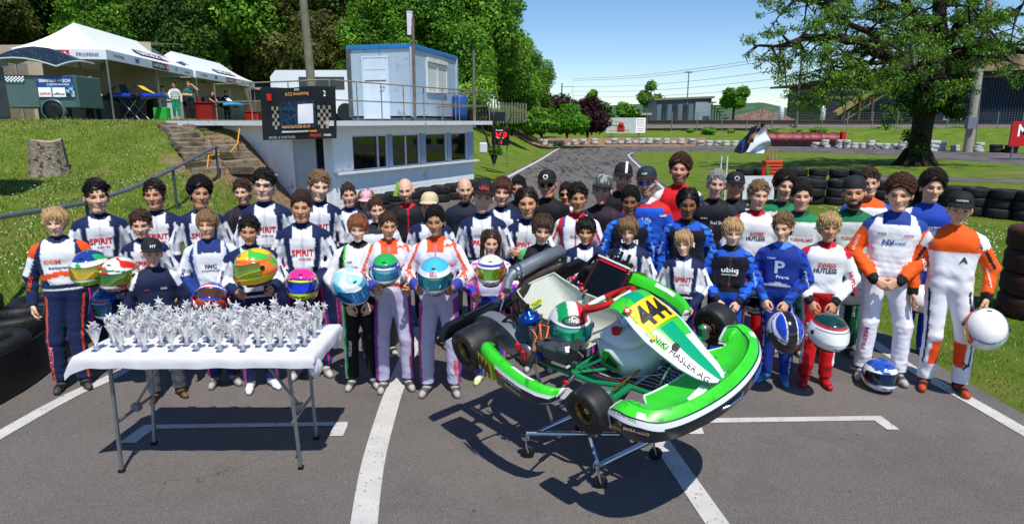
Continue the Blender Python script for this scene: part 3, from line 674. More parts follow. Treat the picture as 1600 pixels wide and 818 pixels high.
        VS.append(P); QS.append(q + n0); CS.append(np.tile(sc_ * np.array((1.0, .93, .9)), (len(P), 1))); n0 += len(P)
    bm_ = np_mesh('body', np.concatenate(VS), np.concatenate(QS), M_SKIN, np.concatenate(CS)); link('body', bm_, root)
    HM = Matrix.Translation(Vector(hp0)) @ Matrix.Scale(hk, 4) @ Matrix.Translation(Vector(piv)) @ Euler((htilt, hroll, hyaw)).to_matrix().to_4x4() @ Matrix.Translation(-Vector(piv)) @ Matrix.Diagonal((*jitter, 1))
    def onhead(name, me_):
        o = link(name, me_, root); o.matrix_local = HM; return o
    if hair != 'bald': onhead('hair', hair_mesh('under' if cap and hair in ('short', 'fringe', 'curly') else hair, hair_mat(hcol, HC[hcol])))
    if cap:
        key, cc_, br, txt, tc_, pat = (list(cap) + [None] * 6)[:6]
        o = onhead('cap', cap_mesh(key, cc_, br, pat))
        if capback: o.matrix_local = HM @ Matrix.Translation((0, .014, 0)) @ Matrix.Rotation(math.pi, 4, 'Z') @ Matrix.Translation((0, -.014, 0))
        if txt:
            v, f, hh = text_mesh(txt, .02); wd = .075 if len(txt) > 3 else .045; mb = MB()
            for (x_, y_, z_) in [(0, 0, 0)]: pass
            mb.add([(math.sin(x_ * wd / .09) * .0935, .014 - math.cos(x_ * wd / .09) * .1085 + (max(0, y_ * wd) * .25), .190 + y_ * wd) for x_, y_, z_ in v], f)
            t_ = link('cap_lettering', mb.mesh('cap_lettering', mat('print_' + (tc_ or '#ffffff'), tc_ or '#ffffff', rough=.7)), o)
    if glasses: onhead('glasses', glasses_mesh(glasses))
    # shoes
    bv, bq = BOOT; kb = k * .57
    key = ('boot', shoe, sole)
    if key not in HAIR:
        zc = bv[:, 2]; yc = bv[:, 1]; cl = np.tile(C(shoe), (len(bv), 1)); cl[zc < .016] = C(sole) * .8
        tm = (yc < -.13) & (zc > .012); cl[tm] = cl[tm] * .5 + C(sole) * .5
        sm_ = (np.abs((zc - .05) * 14 + yc * 8) % 1 < .22) & (zc > .055) & (yc < .0); cl[sm_] = C(sole) * .55 + cl[sm_] * .3
        HAIR[key] = np_mesh('shoe', bv, bq, mat('shoe_leather', attr=True, rough=.5, bump=(60, .2, .004), noise=(40, .12)), cl)
    for s in (-1, 1):
        f = J(fx * s, 0.006, 0); o = link('shoe', HAIR[key], root, (f[0], f[1], 0), (0, 0, -s * rad(-14) * R.uniform(.5, 1.4)), (kb * (1.0),) * 3)
    # lettering on the clothes
    if text:
        bvh = BVHTree.FromPolygons([tuple(p) for p in V], [tuple(int(i) for i in q) for q in Q])
        for tx in text:
            s_, px, pz, wd, tc_ = tx[:5]; hgt = tx[5] if len(tx) > 5 else None; rt = tx[6] if len(tx) > 6 else 0
            P0 = J(px, -.2, pz); Mx = Matrix.Translation(Vector(P0)) @ Matrix.Rotation(rad(90), 4, 'X') @ Matrix.Rotation(rad(rt), 4, 'Z')
            drape_text('chest_lettering' if pz > .6 else 'suit_lettering', s_, mat('print_' + tc_, tc_, rough=.7), bvh, Mx, wd * k, hgt * k if hgt else None, .03, root, .006, .3)
    info = dict(root=root, k=k, rz=rz, x=x, y=y, w=w, z0=z0, AJ=AJ, J=J); PEOPLE.append(info); return info
def loc_of(info, p):
    """person-space metres -> world"""
    c, s = math.cos(info['rz']), math.sin(info['rz']); return Vector((info['x'] + c * p[0] - s * p[1], info['y'] + s * p[0] + c * p[1], info['z0'] + p[2]))
# ------------------------------------------------------------------ helmets
M_HELM = mat('helmet_paint', attr=True, rough=.16, coat=.8, spec=.5)
M_VIS = mat('visor', attr=True, rough=.06, metal=.75, coat=1.0)
M_BLK = mat('black_rubber', '#0d0d0f', rough=.7, bump=(90, .15, .003))
M_BPL = mat('black_plastic', '#121316', rough=.38, noise=(12, .2))
M_CHR = mat('chrome', '#c9ccd0', rough=.12, metal=1.0)
M_STL = mat('galvanised_steel', '#8f9498', rough=.45, metal=.75, noise=(25, .12), bump=(80, .1, .002))
HELMS = {
 'bell': dict(base='#e9edf0', top='#48b4d8', band=('#c9d2da', -.10, -.04), low='#3b4148', chk=True, vis=('#10303c', '#2f93b0'), txt=('BELL', '#d2322a')),
 'greenblue': dict(base='#f1f2f0', top='#2aa84a', topring='#1c3f9c', band=('#1f9a48', -.105, -.055), vis=('#1a3f9a', '#49a5d8'), stripe='#16357c', txt=('SCHUBERTH', '#1a7a3a')),
 'orange': dict(base='#ef7d12', top='#f4c21a', band=('#f3d21c', -.10, -.05), swirl=('#49b83a', .35), vis=('#b7a21a', '#6d8f1c'), stripe='#e2561a', low='#f07a14'),
 'pink': dict(base='#c9e01c', top='#e02a8c', band=('#cfe61c', -.12, -.045), vis=('#141c6c', '#3247d8'), stripe='#2a2f80', topring='#e12a8a'),
 'teal': dict(base='#2f9fc4', top='#9fd8ea', band=('#e8f2f4', -.10, -.05), vis=('#0e2fb8', '#3aa0e8'), swirl=('#e6eef2', .4), low='#12343c'),
 'girl': dict(base='#f1eee8', top='#f0e9df', band=('#f2f2f0', -.11, -.03), vis=('#d8541a', '#7fb42a'), ends=('#e02a20', '#e8c81c'), topring='#2c4aa8', low='#1c2230', txt=('~~', '#d9322c')),
 'arai': dict(base='#eceeec', tri=True, band=('#ef8a4a', -.115, -.05), pin=True, vis=('#2430b0', '#18b48c'), oval=True, low='#d7541c'),
 'silver': dict(base='#dfe2ea', top='#1b3fae', centre='#17191d', vis=('#101114', '#20242c'), stripe='#2a62c0', low='#1c4fb4'),
 'dots': dict(base='#eceef0', top='#0f3a34', vis=('#e4e6e8', '#eceef0'), dots=True, topring='#b32a26'),
 'red': dict(base='#c01620', top='#b0121c', vis=('#101014', '#2a1518'), stripe='#131315', low='#111214', swirl=('#e9e9ea', .62)),
 'white': dict(base='#e4e4e2', top='#e6e6e4', vis=('#d8d9d8', '#e0e0de')),
 'whiteorange': dict(base='#eceae6', top='#efeeea', vis=('#e0401a', '#c43a14'), stripe='#3b8ac0', ends=('#c9501c', '#dfe03a')),
 'ground': dict(base='#eef0f4', top='#1d4fae', vis=('#0e1622', '#182434'), swirl=('#1c4fb4', .28), low='#e0442a', txt=('GROUP', '#f0f4ff'), band=('#f0f2f6', -.10, -.05)),
 'leftgreen': dict(base='#e9eee8', top='#1f3a86', swirl=('#28a848', .1), band=('#9ad82a', -.10, -.05), vis=('#8a8f1c', '#d8a81c'), low='#14245a'),
 'leftred': dict(base='#eee9e4', top='#d9e8e0', swirl=('#d22a22', .3), band=('#d22a24', -.11, -.075), vis=('#8c9a20', '#3c6a20'), stripe='#1c7a4a', low='#17181c'),
 'leftblue': dict(base='#2462b0', top='#1d50a0', vis=('#18324c', '#2a6aa0'), low='#2a86b8', band=('#e4e8f0', -.07, -.02), txt=('RACING', '#c9302a'), stripe='#14161c'),
 'iwc': dict(base='#2540c0', top='#2338a8', swirl=('#ea5a1c', .25), band=('#e8541a', -.11, -.06), vis=('#1a2fa0', '#8a5a18'), low='#1a2a80', stripe='#dfe4f4'),
}
def helmet_r(az, el):
    ca, ce, se = np.cos(az), np.cos(el), np.sin(el)
    x = .128 * np.sin(az) * ce; y = -np.where(ca > 0, .150, .150) * ca * ce; z = .136 * se
    ch = np.exp(-((el + .52) / .42) ** 2) * np.clip(ca, 0, 1) ** 1.5; y = y - .034 * ch; 
    x = x * (1 + .05 * np.exp(-((el + .3) / .4) ** 2)); 
    z = np.maximum(z, -.118); f = np.where(z <= -.1179, .90, 1.0)
    return x * f, y * f, z
def helmet_meshes(key):
    k = ('helm', key)
    if k in HAIR: return HAIR[k]
    D = HELMS[key]; NA, NE = 84, 50
    az = np.linspace(-np.pi, np.pi, NA + 1)[:-1] + .0001; el = np.linspace(-1.12, np.pi / 2 - .03, NE)
    A, E = np.meshgrid(az, el, indexing='ij'); x, y, z = helmet_r(A, E)
    nrm = np.stack([x, y, z], -1); nrm /= np.linalg.norm(nrm, axis=-1, keepdims=True)
    win = (np.abs(A) < 1.32 - .12 * np.abs(z * 20)) & (z > -.030) & (z < .040)
    edge = ((np.abs(A) < 1.44 - .1 * np.abs(z * 20)) & (z > -.040) & (z < .049)) & ~win
    P = np.stack([x, y, z], -1) - nrm * (np.where(win, .006, 0) - np.where(edge, .003, 0))[..., None]
    # relief: spoiler ridge, brow vent, chin vent
    P += nrm * (.006 * np.exp(-((z - .085) / .012) ** 2) * (np.abs(A) < .8))[..., None]
    P -= nrm * (.008 * ((np.abs(z + .075) < .012) & (np.abs(np.abs(A) - .22) < .12)))[..., None]
    col = np.zeros((NA, NE, 3)); col[:] = C(D['base']); ax = np.abs(A)
    def put(m, c): col[m] = C(c)
    if 'top' in D: put(z > .080, D['top'])
    if 'topring' in D: put((z > .066) & (z < .082), D['topring'])
    if 'swirl' in D: put((np.sin(A * 3 + z * 40) + .5 * np.sin(x * 70 + 2)) > 1 - D['swirl'][1] * 2, D['swirl'][0])
    if 'stripe' in D: put(np.abs(z - .060 - .012 * np.cos(A * 2)) < .006, D['stripe']); 
    if 'stripe' in D: put(np.abs(z + .052 + .02 * np.cos(A)) < .005, D['stripe'])
    if 'band' in D: c, a, b = D['band']; put((z > a) & (z < b) & (ax < 2.2), c)
    if 'chk' in D: put((z < -.06) & (((A * 14 // 1) + (z * 90 // 1)) % 2 < 1), '#2a2f36'); 
    if 'centre' in D: put(np.abs(x) < .035, D['centre']); put((np.abs(x) > .035) & (np.abs(x) < .042), '#f0f0f0')
    if 'ends' in D: put((x > .075) & (z < .06), D['ends'][0]); put((x > .098) & (z < .03) & (z > -.09), D['ends'][1])
    if 'tri' in D:
        m = (z > .062) & (np.abs(x) < .10) & (y > -.16); put(m & (x < -.028), '#13924e'); put(m & (x > .028), '#d5202c'); put(m & (np.abs(x) <= .028), '#f0f0f0'); put((np.abs(x) > .085) & (z > .04), '#d9dcde')
    if 'pin' in D: put((np.abs(z + .062) < .004) | (np.abs(z + .088) < .003), '#1b1c20'); put(np.abs(z + .100) < .005, '#f0efe8')
    if 'low' in D: put(z < -.108, D['low'])
    if 'dots' in D:
        for a0 in (-.9, -.45, 0, .45, .9):
            for z0 in (.02, -.03): put((A - a0) ** 2 * .016 + (z - z0) ** 2 < 4e-5, '#1a1b1e')
    put(edge, '#16171a'); put((np.abs(z + .075) < .010) & (np.abs(np.abs(A) - .22) < .10), '#151518'); put((np.abs(z - .104) < .005) & (ax < .16), '#1a1b1e')
    V = P.reshape(-1, 3); Ci = col.reshape(-1, 3); i, j = np.meshgrid(np.arange(NA), np.arange(NE - 1), indexing='ij'); i2 = (i + 1) % NA
    Q = np.stack([i * NE + j, i2 * NE + j, i2 * NE + j + 1, i * NE + j + 1], -1).reshape(-1, 4)
    n = len(V); V = np.concatenate([V, [[0, 0, .1358]]]); Ci = np.concatenate([Ci, [Ci[NE - 1]]])
    shell = np_mesh('shell', V, Q, M_HELM, Ci)
    cap = np.stack([np.arange(NA) * NE + NE - 1, ((np.arange(NA) + 1) % NA) * NE + NE - 1, np.full(NA, n), np.full(NA, n)], -1)
    mb = MB(); mb.add(V[:].tolist(), [tuple(q) for q in Q.tolist()] + [tuple(c[:3]) for c in cap.tolist()] + [tuple(reversed([a * NE for a in range(NA)]))], 0, True)
    shell2 = mb.mesh('shell', M_HELM); a = shell2.color_attributes.new('Col', 'FLOAT_COLOR', 'POINT'); cc = np.ones((len(V), 4), np.float32); cc[:, :3] = Ci; a.data.foreach_set('color', cc.ravel())
    bpy.data.meshes.remove(shell)
    # visor
    av = np.linspace(-1.36, 1.36, 34); zv = np.linspace(-.034, .044, 9); AA, ZZ = np.meshgrid(av, zv, indexing='ij'); EE = np.arcsin(ZZ / .136)
    vx, vy, vz = helmet_r(AA, EE); PV = np.stack([vx, vy, vz], -1); nn = PV / np.linalg.norm(PV, axis=-1, keepdims=True); PV = PV + nn * .0035
    g = (np.cos(AA * 1.6) * .5 + .5)[..., None] * (1 - ((ZZ - .01) / .06)[..., None] ** 2 * .5); c0, c1 = C(D['vis'][0]), C(D['vis'][1]); cv = c0 * (1 - g) + c1 * g
    i, j = np.meshgrid(np.arange(33), np.arange(8), indexing='ij'); QV = np.stack([i * 9 + j, (i + 1) * 9 + j, (i + 1) * 9 + j + 1, i * 9 + j + 1], -1).reshape(-1, 4)
    plainv = key in ('dots', 'white'); vis = np_mesh('visor', PV.reshape(-1, 3), QV, M_HELM if plainv else M_VIS, cv.reshape(-1, 3))
    extra = []
    for s in (-1, 1):
        mb = MB(); p = Vector((.129 * s, -.018, .008)); mb.cyl(p, p + Vector((.008 * s, 0, 0)), .017, 0, 14); extra.append(('visor_pivot', mb.mesh('visor_pivot', M_BPL)))
    mb = MB(); rows = []
    for a in az[::3]:
        q = helmet_r(np.array(a), np.array(-1.0)); rows.append((float(q[0]) * 1.0, float(q[1]), -.119))
    mb.tube(rows + [rows[0]], .006, 0, 6, False); extra.append(('edge_trim', mb.mesh('edge_trim', M_BLK)))
    if 'txt' in D and D['txt'][0] != '~~':
        v, f, h = text_mesh(D['txt'][0], .02); wd = .6 if D['txt'][0] != 'BELL' else .45; vs = []
        for (tx, ty, tz) in v:
            a_ = tx * wd; z_ = .072 + ty * wd * .14; q = helmet_r(np.array(a_), np.array(math.asin(min(.99, z_ / .136)))); q = Vector([float(t) for t in q]); vs.append(q + q.normalized() * .0085)
        mb = MB(); mb.add(vs, f); extra.append(('lettering', mb.mesh('lettering', mat('print_' + D['txt'][1], D['txt'][1], rough=.5))))
    if 'oval' in D:
        for nm, sx, sz, off, c in (('brow_panel', .62, .023, .0055, '#15161a'), ('badge_ring', .24, .0165, .0075, '#eeeeee'), ('badge', .22, .0150, .0085, '#15161a')):
            mb = MB(); ring = []
            for t in range(24):
                a_ = math.cos(t / 24 * 2 * math.pi) * sx; z_ = .084 + math.sin(t / 24 * 2 * math.pi) * sz - (abs(a_) ** 2) * (.02 if sx > .5 else 0); q = helmet_r(np.array(a_), np.array(math.asin(z_ / .136))); q = Vector([float(u) for u in q]); ring.append(q + q.normalized() * (off + .006 * math.exp(-((z_ - .085) / .012) ** 2) * .6))
            cen = sum(ring, Vector()) / 24; cen = cen + Vector((0, -1, .6)).normalized() * (.010 if sx > .5 else .002); mb.add(ring + [cen], [(t, (t + 1) % 24, 24) for t in range(24)], 0, True); extra.append((nm, mb.mesh(nm, mat('print_' + c, c, rough=.4))))
        v, f, h = text_mesh('Arai', .02); vs = []
        for (tx, ty, tz) in v:
            a_ = tx * .34; z_ = .084 + ty * .045; q = helmet_r(np.array(a_), np.array(math.asin(z_ / .136))); q = Vector([float(u) for u in q]); vs.append(q + q.normalized() * .0145)
        mb = MB(); mb.add(vs, f); extra.append(('lettering', mb.mesh('lettering', mat('print_#ffffff', '#ffffff', rough=.5))))
    HAIR[k] = (shell2, vis, extra); return HAIR[k]
def helmet(label, key, loc, rot=(0, 0, 0), s=1.0, group=None):
    t = thing('helmet', label, 'helmet', loc, 0, group); t.rotation_euler = rot; t.scale = (s,) * 3
    sh, vi, ex = helmet_meshes(key); link('shell', sh, t); link('visor', vi, t)
    for n, m in ex: link(n, m, t)
    return t
def held(info, label, key, dy=-.255, z=.60, x=0.0, rot=(0, 0, 0), s=None, group='helmets held by the drivers'):
    k = info['k']; p = loc_of(info, (x, dy * k / 1.5 * 1.0, z * k)); r = (rot[0], rot[1], rot[2] + info['rz'])
    return helmet(label, key, p, r, s or (.98), group)

# ------------------------------------------------------------------ prize table
def make_table():
    x0, x1, y0, y1, zt = -2.74, -1.26, 3.80, 4.44, .86
    t = thing('folding_table', 'white covered folding table with grey steel legs in front of the drivers', 'table', ((x0 + x1) / 2, (y0 + y1) / 2, 0))
    L = lambda x, y, z: (x - (x0 + x1) / 2, y - (y0 + y1) / 2, z)
    MB().box(L((x0 + x1) / 2, (y0 + y1) / 2, zt - .03), (x1 - x0 - .02, y1 - y0 - .02, .045), 0, bev=.01).obj('tabletop', mat('table_plastic', '#d4d4d0', rough=.5), t)
    legs = {}
    for (fx, fy, tx, ty) in ((-2.62, 3.90, -2.60, 3.90), (-2.61, 4.28, -2.59, 4.36), (-1.43, 3.94, -1.45, 3.90), (-1.45, 4.36, -1.47, 4.36)):
        m = MB(); m.tube([L(tx, ty, zt - .05), L(fx, fy, .0)], .0135, 0, 4, smooth=False); m.box(L(fx, fy, .012), (.034, .034, .024), 1)
        m.obj('leg', [M_STL, M_BPL], t)
    for xs, s in ((-2.61, 1), (-1.45, -1)):
        m = MB(); m.tube([L(xs, 3.90, .36), L(xs, 4.32, .36)], .011, 0, 4, smooth=False); m.obj('crossbar', M_STL, t)
        m = MB(); m.tube([L(xs, 4.10, .37), L(xs + .30 * s, 4.10, zt - .05)], .010, 0, 4, smooth=False); m.box(L(xs + .02 * s, 4.10, .38), (.05, .05, .05)); m.obj('brace', M_STL, t)
    # paper cloth
    R = random.Random(3); rows = []; nx, ny = 74, 26
    def prof(u):   # returns position across depth plus z along the sheet, u 0..1
        return None
    hang = .075
    for j in range(ny + 9):
        row = []
        for i in range(nx + 9):
            fi = (i - 4) / nx; fj = (j - 4) / ny
            cx = min(1, max(0, fi)); cy = min(1, max(0, fj)); x = x0 - .01 + (x1 - x0 + .02) * cx; y = y0 - .01 + (y1 - y0 + .02) * cy
            ox = max(0, -fi, fi - 1) * nx / 4; oy = max(0, -fj, fj - 1) * ny / 4
            o = max(ox, oy); corner = min(ox, oy)
            z = zt + .004 + .0025 * math.sin(x * 21 + y * 9) * math.sin(y * 17) - hang * o * (1 + .04 * math.sin(x * 5)) - .05 * corner
            w = .003 * math.sin(x * 31 + y * 23) * o
            if ox > 0: x += (.012 + w) * (1 if fi > 1 else -1) * min(1, o * 3)
            if oy > 0: y += (.012 + w) * (1 if fj > 1 else -1) * min(1, o * 3)
            if fi < 0.06 and fj < .3: z -= .035 * o * (1 - max(0, fi) / .06)
            if fi < 0: x -= .05 * ox * (fj < .8)
            row.append(L(x, y, z))
        rows.append(row)
    mb = MB(); mb.grid(rows, 0, True)
    cl = link('tablecloth', mb.mesh('tablecloth', mat('paper_cloth', '#cfcfd4', rough=.75, bump=(14, .5, .01), noise=(6, .03))), None, ((x0 + x1) / 2, (y0 + y1) / 2, 0))
    tag(cl, 'white paper cloth wrapped over the folding table of trophies', 'tablecloth')
    for cx, cy in ((x1 + .0, y0 + .05), (x1 - .02, y1 - .05)):
        m = MB(); rows = []
        for i in range(7):
            f = i / 6; rows.append([(cx - cl.location.x + (.03 * math.sin(f * 3.1) + .012) * math.cos(a) * (1 + .3 * math.sin(3 * a)), cy - cl.location.y + (.045 * math.sin(f * 3.1) + .01) * math.sin(a), zt - .02 - .14 * f) for a in [2 * math.pi * k / 12 for k in range(12)]])
        m.grid(rows, 0, True, closed=True); m.obj('cloth_knot', MATS['paper_cloth'], cl)
    # trophies
    ms = mat('trophy_silver', '#e6e4e0', rough=.2, metal=.4, noise=(60, .25), bump=(120, .4, .004)); mk = mat('trophy_base', '#98a0b0', rough=.12, metal=.2)
    def trophy_mesh(seed):
        R = random.Random(seed); cup = MB(); 
        # folded cone rising from the base, then a splayed fan of star plates
        for k in range(7):
            a = k / 7 * math.pi * 2; w = .52
            r0, r1, r2 = .007, .028, .040
            pts = [(math.cos(a - w) * r0, math.sin(a - w) * r0, .030), (math.cos(a + w) * r0, math.sin(a + w) * r0, .030), (math.cos(a + w) * r1 * 1.15, math.sin(a + w) * r1, .098), (math.cos(a) * r2 * 1.15, math.sin(a) * r2, .128), (math.cos(a - w) * r1 * 1.15, math.sin(a - w) * r1, .098)]
            cup.add(pts, [(0, 1, 2, 3, 4)])
        star = MB()
        for pl in range(3):
            ta = R.uniform(-.35, .35); cx = R.uniform(-.02, .02) + (-.022, .022, -.006, .01)[pl]; cy = R.uniform(-.018, .018); cz = .112 + R.uniform(-.01, .012) + (0, 0, .022, .01)[pl]; yaw = R.uniform(-.9, .9); n = R.choice((5, 6)); tilt = R.uniform(-.5, .5)
            cx *= .8; cz += .016; M_ = Matrix.Translation((cx, cy, cz)) @ Euler((rad(90) + tilt, ta, yaw)).to_matrix().to_4x4(); ro = R.uniform(.024, .033); ph = R.uniform(0, 6)
            vs = []
            for z in (-.002, .002):
                for q in range(2 * n):
                    r = (ro * R.uniform(.85, 1.15)) if q % 2 == 0 else ro * .42; aa = ph + math.pi * q / n; vs.append(M_ @ Vector((math.cos(aa) * r, math.sin(aa) * r, z)))
            c1 = M_ @ Vector((0, 0, -.009)); c2 = M_ @ Vector((0, 0, .009)); vs += [c1, c2]; m = 2 * n
            star.add(vs, [((q + 1) % m, q, 2 * m) for q in range(m)] + [(m + q, m + (q + 1) % m, 2 * m + 1) for q in range(m)] + [(q, (q + 1) % m, m + (q + 1) % m, m + q) for q in range(m)])
        base = MB(); base.lathe([(.001, 0), (.019, 0), (.018, .005), (.013, .012), (.008, .034), (.001, .036)], 0, 10)
        pl = MB(); pl.box((0, -.021, .0035), (.03, .008, .007))
        return cup.mesh('cup', ms), star.mesh('star', ms), base.mesh('base', mk), pl.mesh('nameplate', mat('nameplate', '#5b6068', rough=.3, metal=.8))
    TM = [trophy_mesh(i) for i in range(5)]
    n = 0
    for r in range(6):
        for c in range(9 if r % 2 == 0 else 9):
            fx = (c + .5) / 9; x = x0 + .10 + (x1 - x0 - .22) * (c / 8) + (.028 if r % 2 else -.025) + R.uniform(-.012, .012); y = y0 + .10 + r * .088 + R.uniform(-.01, .01)
            cu, st, ba, pl = TM[(n * 3) % 5]; tr = thing('trophy', 'silver star-burst trophy cup on the white table among others alike', 'trophy', (x, y, zt + .006), 0, 'silver trophies set out on the table'); tr.rotation_euler = (0, 0, R.uniform(-.25, .25)); s = R.uniform(1.06, 1.16); tr.scale = (s, s, s * 1.08)
            frow = ('front row', 'second row', 'third row', 'fourth row', 'fifth row', 'back row')[r]
            side = ('leftmost', 'second from the left', 'third from the left', 'left of the middle', 'in the middle', 'right of the middle', 'third from the right', 'second from the right', 'rightmost')[c]
            tr['label'] = 'silver star-burst trophy cup, %s in the %s on the table' % (side, frow)
            link('cup', cu, tr); link('star', st, tr); link('base', ba, tr)
            if r < 3: link('nameplate', pl, tr)
            n += 1
make_table()

# ------------------------------------------------------------------ kart on its stand
KG = mat('kart_green_paint', '#36c422', rough=.32, coat=.4, noise=(9, .10), two=('#2a8c28', 13, .60, .72), bump=(5, .2, .01)); KT = mat('kart_teal_paint', '#0a9a6c', rough=.22, coat=.6); KW = mat('kart_white_plastic', '#dfe3e6', rough=.3, coat=.4, noise=(7, .04))
KB = mat('kart_graphite', '#10202c', rough=.3, coat=.3); KY = mat('number_yellow', '#f2c312', rough=.4); KF = mat('frame_green_paint', '#0c7a48', rough=.25, coat=.5); KS = mat('seat_fibreglass', '#b9beb2', rough=.35, noise=(20, .04)); KR = mat('kart_red', '#c8141c', rough=.4)
KTY = mat('tyre_rubber', '#1b1b1c', rough=.55, two=('#4a4742', 16, .60, .70), noise=(30, .3), bump=(150, .25, .003)); KRIM = mat('rim_gold', '#7a6238', rough=.3, metal=.8); KGD = mat('anodised_gold', '#b88a30', rough=.3, metal=.9); KBL = mat('anodised_blue', '#123f9c', rough=.25, metal=.7)
KGY = mat('engine_alloy', '#6f7478', rough=.38, metal=.8, noise=(40, .15)); KDG = mat('airbox_grey', '#3b4044', rough=.5); KBR = mat('pipe_scale', '#3c332e', rough=.5, metal=.6, noise=(14, .4)); PBK = mat('print_#101010', '#101010', rough=.5); PWH = mat('print_#ffffff', '#ffffff', rough=.5)
KRT = [[0.6165, 0.7731, -0.149], [-0.7849, 0.5886, -0.1936], [-0.062, 0.2363, 0.9697]]; KO = (.239, 4.495, .822); KSC = 1.03
def kart_wheel(parent, x, y, r, w, side, name='wheel'):
    """wheel with its axle along Y; parts: tyre, rim"""
    h = w / 2
    ty = MB(); ty.lathe([(r * .50, -h * .80), (r * .62, -h * .93), (r * .80, -h), (r * .93, -h * .96), (r * .985, -h * .80), (r, -h * .4), (r, h * .4), (r * .985, h * .80), (r * .93, h * .96), (r * .80, h), (r * .62, h * .93), (r * .50, h * .80)], 0, 40, 'Y')
    t = ty.obj('tyre', KTY, parent, (x, y, r))
    rm = MB(); rm.lathe([(r * .50, -h * .82), (r * .515, -h * .86), (r * .47, -h * .84), (r * .44, -h * .4), (r * .42, h * .1), (r * .44, h * .4), (r * .47, h * .84), (r * .515, h * .86), (r * .50, h * .82)], 0, 32, 'Y')
    for s in (-1, 1):
        rm.lathe([(r * .44, s * h * .28), (r * .30, s * h * .20), (r * .20, s * h * .26), (.012, s * h * .26)], 0, 32, 'Y')
        for k in range(5):
            a = 2 * math.pi * k / 5; rm.box((math.cos(a) * r * .33, s * h * .25, math.sin(a) * r * .33), (.030, .02, .014), 0, rot=(0, -a, 0))
        for k in range(6): a = 2 * math.pi * k / 6; rm.cyl((math.cos(a) * r * .45, s * h * .5, math.sin(a) * r * .45), (math.cos(a) * r * .45, s * h * .62, math.sin(a) * r * .45), .006, 1, 6)
    rm.cyl((0, -h * .5, 0), (0, h * .5, 0), .018, 1, 10); rm.cyl((0, -h * .55, 0), (0, h * .55, 0), .009, 2, 8)
    rm.obj('rim', [KRIM, M_CHR, KGD], parent, (x, y, r))
def panel_from_sections(mb, secs, m=0):
    mb.grid(secs, m, True)
def make_kart():
    t = thing('racing_kart', 'green and white racing kart numbered 444 on a chrome stand', 'kart')
    M_ = Matrix([[KRT[i][j] * KSC for j in range(3)] + [KO[i]] for i in range(3)] + [[0, 0, 0, 1]]); t.matrix_world = M_
    o = lambda n, mb, m, p=t: mb.obj(n, m, p)
    # wheels
    for x, y, r, w, s in ((0, -.585, .140, .205, -1), (0, .585, .140, .205, 1), (1.04, -.555, .130, .135, -1), (1.04, .555, .130, .135, 1)):
        e = bpy.data.objects.new('wheel', None); COL.objects.link(e); e.parent = t; kart_wheel(e, x, y, r, w, s)
    m = MB(); m.cyl((0, -.55, .14), (0, .55, .14), .020, 0, 14); 
    for s in (-1, 1): m.cyl((0, s * .44, .14), (0, s * .36, .14), .036, 1, 14); m.cyl((0, s * .40, .14), (0, s * .385, .14), .05, 2, 14)
    o('rear_axle', m, [M_CHR, M_CHR, KR])
    m = MB(); m.cyl((0, .255, .14), (0, .262, .14), .092, 0, 28); m.lathe([(.03, .24), (.035, .275)], 0, 12, 'Y'); o('brake_disc', m, M_STL)
    m = MB(); m.cyl((0, -.275, .14), (0, -.268, .14), .085, 0, 32); o('sprocket', m, KGD)
    # chassis
    m = MB(); F = .016
    for s in (-1, 1):
        m.tube([(-.20, s * .33, .11), (-.05, s * .33, .10), (.10, s * .34, .055), (.45, s * .345, .05), (.80, s * .30, .05), (.98, s * .20, .05), (1.22, s * .16, .05), (1.34, s * .10, .05)], F, 0, 10)
        m.tube([(1.04, s * .40, .10), (1.03, s * .28, .085), (.99, s * .20, .055)], .018, 0, 10); m.box((1.04, s * .41, .13), (.04, .03, .10), 0, bev=.006)
        m.tube([(.98, s * .20, .05), (.96, s * .42, .06), (1.04, s * .41, .09)], .015, 0, 10)
        m.cyl((0, s * .33, .10), (0, s * .33, .17), .03, 0, 10); m.cyl((.30, s * .343, .035), (.30, s * .343, .075), .028, 1, 8)
    m.tube([(1.34, -.10, .05), (1.36, 0, .05), (1.34, .10, .05)], F, 0, 10)
    for x in (-.15, .25, .62): m.tube([(x, -.33, .06 if x > 0 else .11), (x, .33, .06 if x > 0 else .11)], .014, 0, 8)
    m.tube([(.62, -.33, .055), (.85, -.05, .05), (1.05, .18, .05)], .012, 0, 8)
    m.tube([(.62, .33, .055), (.74, .12, .10), (.80, .05, .30)], .010, 0, 8); m.tube([(.62, -.33, .055), (.76, -.10, .12), (.80, -.03, .30)], .010, 0, 8)
    o('frame', m, [KF, KR])
    m = MB(); m.prism([(.55, -.29), (.82, -.27), (1.0, -.17), (1.30, -.13), (1.36, 0), (1.30, .13), (1.0, .17), (.82, .27), (.55, .29)], .028, .034, 0)
    fl = o('floor_tray', m, mat('floor_tray_print', '#0f3436', rough=.2, metal=.3, coat=.5))
    R = random.Random(8)
    m = MB()
    for k in range(16):
        y = -.24 + k * .03; m.tube([(.58, y, .0352), (.80, y * .9, .0352), (1.05, y * .55 + .01, .0352), (1.28, y * .4 + .02, .0352)], .0016, k % 3 and 0 or (1 if k % 2 else 2), 4, False)
    m.obj('floor_stripe', [KT, PWH, KR], fl)
    # brake/throttle pedals
    for s in (-1, 1):
        m = MB(); m.tube([(1.10, s * .12, .05), (1.16, s * .13, .10), (1.20, s * .13, .19), (1.19, s * .08, .20), (1.17, s * .06, .12), (1.12, s * .06, .06)], .0065, 0, 8); o('pedal', m, M_CHR)
    m = MB(); m.tube([(1.16, .10, .15), (.55, .31, .09), (.05, .30, .15)], .004, 0, 6); m.tube([(1.15, -.10, .15), (.9, -.22, .08), (.6, -.30, .12)], .003, 0, 6); o('pedal_rod', m, M_CHR)
    # seat
    sec = []
